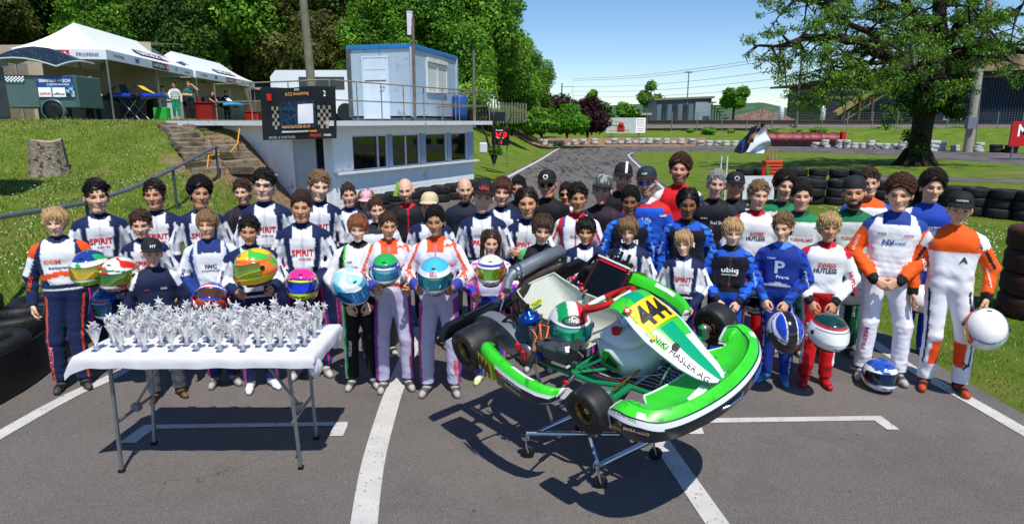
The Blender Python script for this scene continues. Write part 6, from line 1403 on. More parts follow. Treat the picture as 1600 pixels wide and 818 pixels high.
for i in range(2):
    xa = 1.15 + i * .95; m = MB()
    for k in range(12): m.box((xa + .42, -.02, 1.0 + k * .078), (.86, .03, .071))
    o = m.obj('shutter', CRM, wn_); m = MB(); m.box((xa + .42, -.05, 1.98), (.92, .10, .13), 0, bev=.01); m.obj('shutter_box', CRM, wn_); m = MB(); m.box((xa + .42, -.03, .955), (.92, .07, .04)); m.box((xa - .02, -.03, 1.45), (.04, .06, .96)); m.box((xa + .87, -.03, 1.45), (.03, .06, .96)); m.obj('window_frame', CWD, wn_)
m = MB(); m.tube([(-.22, -.12, -.02), (-.14, -.12, 3.1)], .045, 0, 8); tag(m.obj('mast_pipe', mat('rust_pipe', '#6b5648', rough=.7, noise=(6, .4)), None, (-3.13, 21.0, 2.32), (0, 0, ct.rotation_euler.z)), 'rusty upright pipe at the corner of the blue container', 'pipe')
m = MB(); m.box((.02, .05, 2.95), (.10, .16, .66)); m.box((.02, .05, 3.3), (.12, .18, .03)); tag(m.obj('flue', WTR, None, (-3.13, 21.0, 2.32), (0, 0, ct.rotation_euler.z)), 'white boxed flue sticking up from the container roof', 'flue')
m = MB(); m.lathe([(.001, 0), (.25, 0), (.28, .25), (.29, .55), (.28, .85), (.25, .92), (.001, .92)], 0, 20); bpos = on_plane(720, 186, Vector((-2.2, 25.4, 0)), Vector((1, 0, 0))); tag(m.obj('blue_barrel', mat('barrel_blue', '#1c4f94', rough=.4, noise=(4, .1)), None, (-1.95, 24.6, 2.34)), 'blue plastic barrel standing right of the blue container', 'barrel')
m = MB()
for k in range(5): m.box((k * .55, 0, 0), (.5, 1.2, 1.0), 0, bev=.25) if k == 0 else None
van = thing('white_van', 'white van parked behind the terrace left of the blue container', 'van', (-6.9, 24.2, 2.34)); m = MB(); m.prism([(-1.6, 0.25), (1.6, .25), (1.6, .95), (1.35, 1.55), (1.1, 1.72), (-1.4, 1.72), (-1.6, 1.5)], -.85, .85, 0); o = m.obj('body', mat('van_white', '#d8dce0', rough=.3, coat=.5), van, None, (rad(90), 0, 0))
m = MB(); m.box((.2, -.86, 1.28), (1.6, .02, .42), 0, bev=.01); m.obj('window', GLS, van)
for x in (-1.0, 1.0): m = MB(); m.cyl((x, -.88, .3), (x, -.66, .3), .3, 0, 18); m.obj('wheel', M_BLK, van)

# stairs, handrail, hose, stump
stw = thing('garden_steps', 'weathered concrete steps climbing the bank left of the hut', 'steps', (-6.9, 15.55, 0)); d = (Vector((-9.1, 18.4, 0)) - Vector((-6.9, 15.55, 0))); dn = d.normalized(); pn = Vector((dn.y, -dn.x, 0)); CON = mat('weathered_concrete', '#7c705e', rough=.95, noise=(5, .35), bump=(9, .9, .04), two=('#4c4230', 2.2, .48, .60))
for k in range(11):
    f = k / 10; c = d * f; z = float(hill(-6.9 + c.x, 15.55 + c.y)) + .09
    for q in (-1, 1):
        m = MB(); m.box((c.x + pn.x * q * .42, c.y + pn.y * q * .42, z - .11 + R.uniform(-.035, .02)), (R.uniform(.62, .84), .40, .18), 0, rot=(R.uniform(-.05, .05), R.uniform(-.05, .05), math.atan2(pn.y, pn.x) + R.uniform(-.08, .08)), bev=.015); m.obj('step_block', CON, stw)
for (x, y, z, sx, ang) in ((-8.2, 18.0, 2.12, 1.5, .2), (-7.6, 17.75, 1.92, 1.3, .15), (-6.2, 15.5, .55, .6, .5), (-9.6, 17.9, 1.95, .5, -.3), (-9.3, 17.4, 1.75, .6, -.2)):
    m = MB(); m.box((0, 0, 0), (sx, .4, .2), 0, bev=.02); tag(m.obj('kerb_block', CON, None, (x, y, z), (0, .03, ang)), 'loose concrete kerb block %s of the bank steps' % {-8.2: 'at the top', -7.6: 'just below the top', -6.2: 'at the foot', -9.6: 'at the upper left', -9.3: 'at the left'}[x], 'concrete block', 'loose concrete blocks by the steps')
hr = thing('handrail', 'galvanised pipe handrail running up the grass bank', 'handrail', (-6.36, 12, 0)); q0 = Vector((-6.36, 12, 0)); PT = [AT(-60, 352, 6.6), AT(0, 339, 7.6), AT(135, 317, 9.6), AT(200, 296, 10.8), AT(270, 264, 12), AT(337, 229, 15)]
m = MB(); m.tube([p - q0 for p in PT], .034, 0, 12); m.cyl(PT[4] - q0 - Vector((.03, .1, .0)), PT[4] - q0 + Vector((-.02, .1, .03)), .046, 0, 12); m.obj('rail', M_STL, hr)
for p in (PT[4], PT[5], PT[2] + Vector((0, 0, 0))):
    m = MB(); m.tube([(p.x - q0.x, p.y - q0.y, float(hill(p.x, p.y)) - .1), (p.x - q0.x, p.y - q0.y, p.z)], .026, 0, 8); m.obj('post', mat('post_grey_paint', '#39494a', rough=.6), hr)
m = MB(); m.tube([AT(375, 196, 17.0), AT(371, 225, 16.5), AT(360, 238, 16.2), AT(338, 242, 16.0), AT(326, 243, 15.6), AT(324, 262, 15.3)], .018, 0, 6); tag(m.obj('orange_hose', mat('hose_orange', '#d8942c', rough=.5)), 'orange yellow cable hanging down the bank beside the steps', 'cable')
st = thing('tree_stump', 'sawn tree stump with furrowed bark on the grass bank', 'tree stump', (-10.75, 15.0, 1.0)); rows = []
for i in range(9):
    f = i / 8; rows.append([(math.cos(a) * (.40 - .07 * f + .05 * math.exp(-f * 6)) * (1 + .06 * math.sin(a * 9 + f) + .05 * math.sin(a * 17 + 2 * f)), math.sin(a) * (.36 - .06 * f + .05 * math.exp(-f * 6)) * (1 + .06 * math.sin(a * 9 + f)), f * .88 + (.04 * math.sin(a * 2) if i == 8 else 0)) for a in [2 * math.pi * k / 40 for k in range(40)]])
m = MB(); m.grid(rows, 0, True, closed=True); m.obj('bark', mat('stump_bark', '#8f8474', rough=.95, noise=(14, .35), bump=(26, 1.0, .04), two=('#4a4034', 9, .52, .6)), st); m = MB(); m.add(rows[-1], [tuple(range(40))]); m.obj('cut_top', mat('stump_wood', '#a08c70', rough=.9, noise=(10, .3)), st)
# grey post box at the left edge
gb = thing('control_box', 'grey metal control box on a thick post at the left edge', 'control box', (-10.5, 12.6, .8)); m = MB(); m.tube([(-.06, 0, -.2), (0, 0, 1.55)], [.27, .20], 0, 18); m.obj('post', mat('post_pale_grey', '#8a9296', rough=.6, noise=(3, .15)), gb); m = MB(); m.box((.0, 0, 2.05), (1.2, .8, 1.0), 0, bev=.03); m.box((.0, 0, 2.6), (1.3, .9, .08), 0); m.obj('cabinet', mat('box_grey_paint', '#4c5656', rough=.5, noise=(3, .15)), gb); m = MB(); m.box((.05, -.42, 2.05), (.9, .03, .8), 0, bev=.01); m.obj('cabinet_door', mat('box_grey_paint', ''), gb)

# ------------------------------------------------------------------ tents, trailer and paddock
TWH = mat('tent_white', '#dfe3ec', rough=.6, noise=(1.5, .04), bump=(1.2, .3, .05)); ALU = mat('tent_aluminium', '#9aa0a6', rough=.4, metal=.7)
KBX = mat('print_#141414', '#141414', rough=.6); SWR = mat('print_#c8141e', '#c8141e', rough=.6)
def tent(C1, C2, wdt, label, ridge_h=1.0, eave=2.34):
    C1 = Vector((*C1, 2.34)); C2 = Vector((*C2, 2.34)); D = (C2 - C1).normalized(); Nn = Vector((-D.y, D.x, 0)); L_ = (C2 - C1).length; t = thing('canopy_tent', label, 'tent', tuple(C1)); t.rotation_euler = (0, 0, math.atan2(D.y, D.x))
    z0, z1, zr = eave - .32, eave, eave + ridge_h; c = [(0, 0), (L_, 0), (L_, wdt), (0, wdt)]; rg = [(wdt * .42, wdt / 2), (L_ - wdt * .42, wdt / 2)]
    m = MB(); v = [(x, y, z1) for x, y in c] + [(x, y, zr) for x, y in rg]
    def face(a, b_, c_, d_, n=8):
        rows = []
        for i in range(n + 1):
            f = i / n; p = Vector(a).lerp(Vector(d_), f); q = Vector(b_).lerp(Vector(c_), f); rows.append([p.lerp(q, j / n) - Vector((0, 0, .10 * math.sin(math.pi * f) * (1 if f < 1 else 0))) for j in range(n + 1)])
        return rows
    m.grid(face(v[0], v[1], v[5], v[4]), 0, True); m.grid(face(v[2], v[3], v[4], v[5]), 0, True); m.grid(face(v[1], v[2], v[5], v[5]), 0, True); m.grid(face(v[3], v[0], v[4], v[4]), 0, True); m.obj('roof', TWH, t)
    for i in range(4):
        a, b_ = c[i], c[(i + 1) % 4]; m = MB(); e = (Vector(b_) - Vector(a)).normalized(); no = Vector((e.y, -e.x)) * .012; m.grid([[(a[0] + (b_[0] - a[0]) * k / 6 + no.x, a[1] + (b_[1] - a[1]) * k / 6 + no.y, z) for k in range(7)] for z in (z0 + .0, z1)], 0); m.grid([[(a[0] + (b_[0] - a[0]) * k / 6, a[1] + (b_[1] - a[1]) * k / 6, z) for k in range(7)][::-1] for z in (z0, z1)], 0); m.obj('valance', TWH, t)
    for (x, y) in [(0, 0), (L_ / 2, 0), (L_, 0), (L_, wdt), (L_ / 2, wdt), (0, wdt)]: m = MB(); m.box((x + (.03 if x == 0 else -.03 if x == L_ else 0), y + (.03 if y == 0 else -.03), z1 / 2), (.045, .045, z1 - .02)); m.box((x + (.03 if x == 0 else -.03 if x == L_ else 0), y + (.03 if y == 0 else -.03), .01), (.1, .1, .02)); m.obj('leg', ALU, t)
    m = MB()
    for k in range(4):
        xa, xb = L_ * k / 4, L_ * (k + 1) / 4; m.tube([(xa, .05, z1 - .35), (xb, .05, z1 - .06)], .013, 0, 4); m.tube([(xa, .05, z1 - .06), (xb, .05, z1 - .35)], .013, 0, 4)
    for k in range(3): ya, yb = wdt * k / 3, wdt * (k + 1) / 3; m.tube([(.05, ya, z1 - .35), (.05, yb, z1 - .06)], .013, 0, 4); m.tube([(.05, ya, z1 - .06), (.05, yb, z1 - .35)], .013, 0, 4)
    m.obj('scissor_frame', ALU, t)
    def lab(s, x, y, wx, mt, face_, dz=0, h=None, b=.02):
        if face_ == 'side': Mx = frame((x, -.02, (z0 + z1) / 2 + dz), (1, 0, 0), (0, 0, 1))
        else: Mx = frame((-.02, y, (z0 + z1) / 2 + dz), (0, -1, 0), (0, 0, 1))
        flat_text('valance_lettering', s, mt, Mx, wx, h, b, t, .018)
    def plate(x, y, w_, h, mt, face_, l=.012):
        m = MB(); m.T = frame((x, -.02, (z0 + z1) / 2), (1, 0, 0), (0, 0, 1)) if face_ == 'side' else frame((-.02, y, (z0 + z1) / 2), (0, -1, 0), (0, 0, 1)); m.box((0, 0, l / 2), (w_, h, l)); m.obj('valance_print', mt, t)
    x = L_ * .52; plate(x, 0, 1.35, .24, KBX, 'side'); plate(x + .84, 0, .28, .24, SWR, 'side', .011); lab('KARTBOX', x, 0, 1.2, PWH, 'side', 0, .15); lab('+', x + .84, 0, .16, PWH, 'side', 0, .16, .05)
    lab('MF', L_ * .28, 0, .4, mat('print_#2a6ac0', '#2a6ac0', rough=.6), 'side', 0, .2); lab('racing', L_ * .10, 0, .8, mat('print_#5a4a78', '#5a4a78', rough=.6), 'side', 0, .13); lab('PROFENS', L_ * .90, 0, .7, mat('print_#4a5668', '#4a5668', rough=.6), 'side', -.03, .08); lab('O', L_ * .74, 0, .2, mat('print_#2a3a68', '#2a3a68', rough=.6), 'side', 0, .14)
    lab('PROFENS', 0, wdt * .20, .7, mat('print_#4a5668', ''), 'end', 0, .10); plate(0, wdt * .62, .9, .24, KBX, 'end'); plate(0, wdt * .44, .26, .24, SWR, 'end', .014); lab('KARTBOX', 0, wdt * .62, .8, PWH, 'end', 0, .15); lab('+', 0, wdt * .44, .15, PWH, 'end', 0, .15, .05)
    # roof lettering on the front slope
    a = Vector((0, 0, z1)); e2 = Vector((rg[0][0], rg[0][1], zr)) - Vector((rg[0][0], 0, z1)); mid = Vector((L_ * .56, wdt * .16, z1 + (zr - z1) * .32 - .06)); Mx = frame(mid, (1, 0, 0), e2); m = MB(); m.T = Mx; m.box((0, 0, .02), (2.5, .42, .01)); m.obj('roof_print', KBX, t); flat_text('roof_lettering', 'KARTBOX', PWH, Mx, 2.2, .28, .02, t, .035); m = MB(); m.T = Mx; m.box((1.5, 0, .02), (.46, .42, .01)); m.obj('roof_print', SWR, t); flat_text('roof_lettering', '+', PWH, Mx @ Matrix.Translation((1.5, 0, 0)), .26, .26, .05, t, .035)
    return t
tent((-13.75, 22.7), (-15.05, 31.4), 2.9, 'large white canopy tent nearer the camera on the paddock bank'); tent((-15.1, 31.8), (-16.0, 41.2), 3.1, 'second white canopy tent farther along the paddock bank')
m = MB(); g = [[(-40 + 22 * i / 10, 27.5 + 12 * i / 10 + j * .8, 2.3 + 2.6 * (1 - abs(j - 2) / 6) + .15 * math.sin(i)) for i in range(11)] for j in range(5)]
tp = MB(); rows = [[Vector((-15.6 - .9 * i, 29 - .3 * i, 2.3 + (3.35 - .05 * i) * k / 4 + .05 * math.sin(i * 2))) for i in range(11)] for k in range(5)]; tp.grid(rows, 0, True); rows2 = [[p + Vector((.9, 4, .0 if k < 4 else .0)) * (0) + Vector((0, 3.2 * k / 4, 0 if k == 0 else .25 * k / 4)) + Vector((0, 0, rows[4][i].z - p.z)) for k in range(5)] for i, p in enumerate(rows[4])]; tp.grid([list(r) for r in zip(*rows2)], 0, True); tag(tp.obj('canvas_marquee', mat('canvas_beige', '#a89c88', rough=.8, noise=(2, .15), bump=(3, .4, .05))), 'beige canvas marquee wall behind the white tents', 'marquee')
tp = MB(); tp.grid([[(-16.9 + .02 * i, 24 + 18 * i / 10, 2.34 + z) for i in range(11)] for z in (0, 1, 2.0)], 0, True); tp.grid([[(-20 + .0 * i, 22.5 + 18 * i / 10, 2.34 + z) for i in range(11)][::-1] for z in (0, 1, 2.3)], 0, True); tag(tp.obj('tent_side_wall', MATS['canvas_beige']), 'beige fabric wall closing the back of the white tents', 'tent wall')
# long grey roofs behind
for (x, y, w_, d_, h, rz_, c) in ((-13.5, 47, 12, 5, 2.9, -.15, '#8f8a80'), (-9.5, 50, 7, 4, 2.6, -.1, '#9aa2ac')):
    t = thing('shed', 'low grey corrugated shed roof %s' % ('behind the far tent' if w_ > 8 else 'left of the blue container'), 'shed', (x, y, 2.3), rz_); m = MB(); m.box((0, 0, h * .36), (w_, d_, h * .72)); m.obj('wall', mat('shed_wall', '#5c5850', rough=.8), t); m = MB(); n = 40; m.grid([[(-w_ / 2 - .3 + (w_ + .6) * i / n, y_, z_ + (.05 if i % 2 else 0)) for i in range(n + 1)] for y_, z_ in ((-d_ / 2 - .4, h * .72), (0, h), (d_ / 2 + .4, h * .72))], 0); m.obj('roof', mat('shed_roof' + c, c, rough=.8, noise=(3, .2)), t)
# trailer
tr = thing('kart_trailer', 'dark green trailer with a raised lid and advertising boards', 'trailer', (-14.55, 20.9, 2.32), rad(4)); tr.scale = (.92, .92, .92); TG = mat('trailer_green', '#566e6c', rough=.4, metal=.3, noise=(2, .1))
m = MB(); m.box((0, 0, .95), (2.55, 1.5, 1.05), 0, bev=.03); m.obj('body', TG, tr)
for x in (-1.2, 0, 1.2): m = MB(); m.box((x, -.76, .95), (.05, .04, 1.0)); m.obj('body_rib', TG, tr)
m = MB(); m.box((.62, -.78, 1.10), (1.15, .02, .72)); m.obj('ad_board', mat('print_#1c4a86', '#1c4a86', rough=.4, two=('#2a8ac8', 2.5, .5, .65)), tr); Mx = frame((.62, -.795, 1.30), (1, 0, 0), (0, 0, 1)); flat_text('board_lettering', 'SEBASTIAN HIRSCHI', PWH, Mx, 1.0, .10, .02, tr); flat_text('board_lettering', 'KOENIG RACING', PWH, frame((.72, -.795, 1.18), (1, 0, 0), (0, 0, 1)), .7, .06, .01, tr)
for (x, s_, c) in ((.27, 'GAFFURI', '#c83028'), (.72, 'officus', '#2a2c30')): m = MB(); m.box((x, -.80, .93), (.40, .015, .30)); m.obj('ad_board', PWH, tr); flat_text('board_lettering', s_, mat('print_' + c, c, rough=.5), frame((x, -.812, .88), (1, 0, 0), (0, 0, 1)), .34, .08, .02, tr)
m = MB(); m.box((1.08, -.80, .93), (.26, .015, .30)); m.obj('ad_board', mat('print_#1c2a3a', '#1c2a3a', rough=.5, two=('#9fc0d8', 9, .5, .55)), tr)
for x in (-.95,): 
    for i in range(8):
        for j in range(2): m = MB(); (m.box((-1.18 + i * .11, -.80, 1.28 + j * .09), (.055, .012, .045)), m.box((-1.125 + i * .11, -.80, 1.325 + j * .09), (.055, .012, .045))); m.obj('checker_patch', PWH, tr)
m = MB(); m.lathe([(.0, -.08), (.16, -.09), (.28, -.09), (.31, -.04), (.31, .04), (.28, .09), (0, .09)], 0, 20, 'Y'); m.obj('wheel', M_BLK, tr, (.45, -.72, .31)); m = MB(); m.lathe([(.33, -.12), (.38, -.12), (.38, .10), (.33, .10)], 0, 24, 'Y'); m.obj('mudguard', TG, tr, (.45, -.72, .34))
lidm = mat('trailer_lid', '#18262e', rough=.35, noise=(3, .2), two=('#9fb0b4', 22, .64, .70)); m = MB(); rows = []
for j in range(9):
    f = j / 8; rows.append([(-1.7 + 2.6 * i / 8 + .12 * f, -1.05 + 2.0 * f, 1.58 + .75 * math.sin(math.pi * (.12 + .76 * (i / 8))) * (.55 + .45 * math.sin(f * math.pi)) + .25 * f) for i in range(9)])
m.grid(rows, 0, True); m.grid([[(x, y, z - .03) for x, y, z in r][::-1] for r in rows], 1, True); m.tube([rows[0][i] for i in range(9)], .03, 1, 6); m.tube([r[-1] for r in rows], .03, 1, 6); m.obj('lid', [lidm, mat('lid_inside', '#b0b8bc', rough=.5)], tr)
# background karts on stands
def small_kart(x, y, c1, c2, label, rz_=0):
    t = thing('parked_kart', label, 'racing kart', (x, y, 2.34), rz_); mm1 = mat('bgkart' + c1, c1, rough=.3, coat=.5); mm2 = mat('bgkart' + c2, c2, rough=.3)
    for (wx, wy) in ((-.5, -.5), (-.5, .5), (.52, -.45), (.52, .45)): m = MB(); m.lathe([(.03, -.07), (.12, -.08), (.14, 0), (.12, .08), (.03, .07)], 0, 16, 'Y'); m.obj('wheel', M_BLK, t, (wx, wy, .85))
    m = MB(); m.tube([(.85, -.6, .85), (.95, -.3, .88), (1.0, 0, .88), (.95, .3, .88), (.85, .6, .85)], .09, 0, 8); m.obj('front_fairing', mm1, t)
    for s in (-1, 1): m = MB(); m.tube([(-.35, s * .55, .88), (0, s * .62, .88), (.4, s * .55, .86)], .09, 0, 8); m.obj('side_pod', mm1 if s < 0 else mm2, t)
    m = MB(); m.grid([[(.35, -.14, 1.25), (.35, .14, 1.25)], [(.55, -.16, 1.12), (.55, .16, 1.12)], [(.95, -.06, .95), (.95, .06, .95)]], 0, True); m.obj('front_panel', mm2, t)
    m = MB(); m.lathe([(.14, 0), (.15, .015), (.14, .03)], 0, 16); m.obj('steering_wheel', M_BLK, t, (.25, 0, 1.2), (0, -.8, 0)); m = MB(); m.box((-.1, 0, .85), (1.1, .5, .03)); m.grid([[(-.1, -.18, .9), (-.1, .18, .9)], [(-.3, -.2, .95), (-.3, .2, .95)], [(-.4, -.18, 1.3), (-.4, .18, 1.3)]], 0, True); m.obj('seat', M_BPL, t)
    m = MB()
    for s in (-1, 1): m.tube([(-.4, s * .25, .8), (.4, s * .25, 0)], .015, 0, 6); m.tube([(.4, s * .25, .8), (-.4, s * .25, 0)], .015, 0, 6)
    m.obj('stand_leg', ALU, t)
small_kart(-14.0, 24.4, '#1c3cb0', '#e0c020', 'blue racing kart on a trolley under the nearer tent', rad(-10)); small_kart(-16.2, 26.4, '#16181c', '#d8dce0', 'black racing kart on a trolley deep under the nearer tent', rad(20)); small_kart(-16.0, 36.4, '#3aa0d0', '#eef2f4', 'white and light blue racing kart under the farther tent', rad(-30)); small_kart(-17.0, 33.6, '#1a3a90', '#c8ccd0', 'dark blue racing kart between the two tents', rad(10))
fl = thing('folding_chair', 'grey folding table standing at the end of the far tent', 'table', (-15.3, 38.2, 2.34)); m = MB(); m.box((0, 0, .95), (1.3, .6, .05)); m.obj('tabletop', ALU, fl)
for x in (-.55, .55): m = MB(); m.tube([(x - .15, 0, 0), (x + .1, 0, .93)], .02, 0, 6); m.obj('leg', ALU, fl)
fl.name = 'folding_table'
m = MB(); m.box((0, 0, .25), (.5, .35, .5), 0, bev=.03); tag(m.obj('green_crate', mat('crate_green', '#2aa83c', rough=.5), None, (-13.1, 24.6, 2.32)), 'small bright green crate on the ground under the nearer tent', 'crate')
for x, y, h, c_, lb_ in ((-12.9, 27.6, .7, '#8a1c1c', 'red tool box under the nearer tent'), (-14.9, 25.9, .9, '#2a2c30', 'black kart trolley box under the nearer tent'), (-14.6, 28.2, .8, '#c8ccd0', 'pale plastic box on the ground inside the nearer tent'), (-15.9, 34.4, .9, '#22324a', 'dark blue box between the tents'), (-15.6, 39.6, .5, '#a81c1c', 'small red box at the end of the far tent')): m = MB(); m.box((0, 0, h / 2), (.8, .5, h), 0, bev=.03); m.box((0, -.02, h + .03), (.84, .54, .05), 0, bev=.01); m.cyl((-.2, 0, h + .05), (-.2, 0, h + .3), .08, 0, 8); tag(m.obj('tool_box', mat('box' + c_, c_, rough=.45), None, (x, y, 2.34)), lb_, 'box')
for x, y, h in ((-16.4, 23.6, 1.0), (-15.9, 28.6, 1.1), (-17.3, 37, 1.2)): m = MB(); m.box((0, 0, h / 2), (.9, .5, h), 0, bev=.03); m.box((0, -.26, h * .5), (.8, .02, .03)); tag(m.obj('tool_cabinet', mat('cabinet_dark', '#1a1c20', rough=.4), None, (x, y, 2.34)), 'dark tool cabinet at the back of the %s' % {-16.4: 'nearer tent, beside the trailer', -15.9: 'nearer tent, at its far end', -17.3: 'farther tent'}[x], 'cabinet', 'dark tool cabinets in the tents')

# ------------------------------------------------------------------ poles, scoreboards
WDP = mat('wooden_pole', '#6a6a58', rough=.9, noise=(4, .25), bump=(30, .4, .01)); p = AT(482, 133, 19.0); q = AT(470, -20, 19.0)
m = MB(); m.tube([(p.x + .12, 19.0, 2.2), (q.x, 19.0, q.z + 1)], [.13, .10], 0, 10); tag(m.obj('wooden_pole', WDP), 'grey green wooden pole behind the black banner', 'pole')
m = MB(); p = AT(741, 190, 34); q = AT(740, 80, 34); m.tube([(p.x, 34, 2.0), (q.x, 34, q.z)], [.09, .07], 0, 8); tag(m.obj('utility_pole', WDP), 'slim weathered pole right of the blue container', 'pole')
sb = thing('lap_counter', 'black lap counter board with red glowing digits on the bank', 'scoreboard', (-.55, 29, 0)); p0 = AT(768, 200, 29); p1 = AT(796, 227, 29); cx, cz = (p0.x + p1.x) / 2 + .55, (p0.z + p1.z) / 2; w_, h_ = p1.x - p0.x, p0.z - p1.z
m = MB(); m.box((cx, 0, cz), (w_, .12, h_), 0, bev=.01); m.obj('panel', mat('board_black', '#0a0a0c', rough=.4), sb); LED = mat('led_red', '#c01010', emit=('#ff1a10', 1.6)); flat_text('digits', '0:00', LED, frame((cx, -.065, cz + h_ * .12), (1, 0, 0), (0, 0, 1)), w_ * .72, h_ * .30, .02, sb); flat_text('digits', '0', LED, frame((cx, -.065, cz - h_ * .28), (1, 0, 0), (0, 0, 1)), w_ * .18, h_ * .32, .02, sb); flat_text('board_lettering', 'Rundzeit', PWH, frame((cx, -.065, cz + h_ * .38), (1, 0, 0), (0, 0, 1)), w_ * .5, h_ * .09, .01, sb); flat_text('board_lettering', 'Runde', PWH, frame((cx, -.065, cz - h_ * .06), (1, 0, 0), (0, 0, 1)), w_ * .4, h_ * .09, .01, sb)
for x in (-.3, .3): m = MB(); m.tube([(cx + x, .05, .3), (cx + x, .05, 2.8)], .025, 0, 6); m.obj('post', M_STL, sb)
p = AT(776, 182, 29.3); m = MB(); m.box((0, 0, 0), (.78, .12, .40), 0, bev=.01); t = thing('display_board', 'dark blank display board above the lap counter', 'display', (p.x, 29.3, p.z)); m.obj('panel', mat('board_slate', '#1c2026', rough=.3), t); m = MB(); m.tube([(-.9, .05, .45), (.45, .05, .45), (.45, .05, -1.5)], .02, 0, 6); m.tube([(-.35, .05, .45), (-.35, .05, .2)], .015, 0, 6); m.obj('support_frame', M_STL, t)
p = G(754, 238, 0); t = AT(755, 231, 26.5); m = MB(); m.box((0, 0, 0), (.32, .25, .42), 0, bev=.04); tag(m.obj('white_box', WTR, None, (t.x, 26.5, t.z)), 'small white box on the grass bank below the lap counter', 'box')
# wooden fence on the bank
fn = thing('picket_fence', 'weathered wooden picket fence on the bank behind the display board', 'fence', (-2, 44, 2.2))
for i in range(26): m = MB(); m.box((0, 0, .7), (.12, .03, 1.4 + R.uniform(-.1, .1))); m.obj('picket', WDP, fn, (-2.0 + i * .2, i * .12, 0))
m = MB(); m.tube([(-2, .03, .4), (3.1, 3.1, .4)], .03, 0, 4); m.obj('rail', WDP, fn)

# ------------------------------------------------------------------ far side: signs, barrier, railway, works
t = thing('billboard', 'pale advertising board with a red kart driver beyond the far bend', 'billboard', (0, 0, 0)); Y = 66; p0 = AT(947, 184, Y); p1 = AT(1008, 208, Y); cx, cz, w_, h_ = (p0.x + p1.x) / 2, (p0.z + p1.z) / 2, p1.x - p0.x, p0.z - p1.z; m = MB(); m.box((cx, Y, cz), (w_, .1, h_)); m.obj('panel', mat('board_pale', '#b8c4c0', rough=.6, noise=(2, .1)), t)
m = MB(); m.box((cx + w_ * .37, Y - .07, cz), (w_ * .24, .03, h_ * .96)); m.obj('panel', PWH, t)
for k in range(6): flat_text('board_lettering', ('KARTBAHN', 'Schlatt', 'Rennen', 'Training', 'Verleih', 'Infos')[k], mat('print_#a04848', '#a04848', rough=.6), frame((cx + w_ * .37, Y - .09, cz + h_ * (.36 - k * .14)), (1, 0, 0), (0, 0, 1)), w_ * .18, h_ * .07, .01, t)
flat_text('board_lettering', 'Go-Kart', mat('print_#c8a82a', '#c8a82a', rough=.6), frame((cx - w_ * .3, Y - .06, cz + h_ * .28), (1, 0, 0), (0, 0, 1)), w_ * .3, h_ * .16, .02, t); flat_text('board_lettering', 'Center', mat('print_#3a8a4a', '#3a8a4a', rough=.6), frame((cx - w_ * .3, Y - .06, cz + h_ * .02), (1, 0, 0), (0, 0, 1)), w_ * .26, h_ * .13, .02, t); flat_text('board_lettering', 'SCHAFFHAUSEN', mat('print_#c8a82a', ''), frame((cx - w_ * .15, Y - .06, cz - h_ * .32), (1, 0, 0), (0, 0, 1)), w_ * .5, h_ * .13, .02, t)
m = MB(); m.lathe([(0, 0), (h_ * .18, .0), (h_ * .16, .06), (0, .08)], 0, 14, 'Y'); m.obj('red_figure', mat('print_#b02018', '#b02018', rough=.6), t, (cx - w_ * .12, Y - .15, cz + h_ * .05)); m = MB(); m.box((0, 0, 0), (h_ * .5, .06, h_ * .3), 0, bev=.1); m.obj('red_figure', mat('print_#b02018', ''), t, (cx - w_ * .12, Y - .09, cz - h_ * .2))
for x in (-.35, .35): m = MB(); m.tube([(cx + w_ * x, Y + .1, .4), (cx + w_ * x, Y + .1, cz)], .06, 0, 6); m.obj('post', M_STL, t)
t = thing('padded_barrier', 'dark red padded safety barrier at the far edge of the track', 'barrier', (0, 0, 0))
bm_ = mat('barrier_red', '#7c1c26', rough=.5, noise=(1.2, .3), bump=(2, .6, .08)); bA, bB = Vector((24.3, 61.9, 0)), Vector((30.4, 60.3, 0))
for k in range(4):
    a = bA.lerp(bB, k / 4); b2 = bA.lerp(bB, (k + 1) / 4); m = MB(); m.grid([[a.lerp(b2, i / 6) + Vector((0, -.15 * math.sin(j * 1.0) - .05 * math.sin(i * 2 + k), .35 + .95 * j / 5 - .05 * math.sin(i * 1.3 + k * 2) * (j == 5))) for i in range(7)] for j in range(6)], 0, True); m.obj('red_cover', bm_, t); m = MB(); m.box((*((a + b2) / 2)[:2], .25), ((b2 - a).length * .97, .7, .5), 0, rot=(0, 0, -.26)); m.obj('foam_block', M_BLK, t)
m = MB(); m.box((30.55, 60.2, .7), (.35, .5, 1.35)); m.obj('end_post', mat('barrier_bright_red', '#c81c22', rough=.5), t)
RS = AT(1600, 209, 40); t = thing('advert_sign', 'red advertising sign with white letters at the right edge of the photo', 'sign', (RS.x + .62, 40, RS.z)); m = MB(); m.box((0, 0, 0), (2.9, .1, 1.5)); m.obj('panel', mat('sign_red', '#b8141c', rough=.4), t); flat_text('sign_lettering', 'MOTO', PWH, frame((.1, -.06, .2), (1, 0, 0), (0, 0, 1)), 2.3, .75, .03, t); flat_text('sign_lettering', 'center', PWH, frame((.35, -.06, -.45), (1, 0, 0), (0, 0, 1)), 1.6, .3, .02, t); m = MB(); m.tube([(-1.1, .1, -2.2), (-1.1, .1, 0)], .06, 0, 6); m.obj('post', M_STL, t)
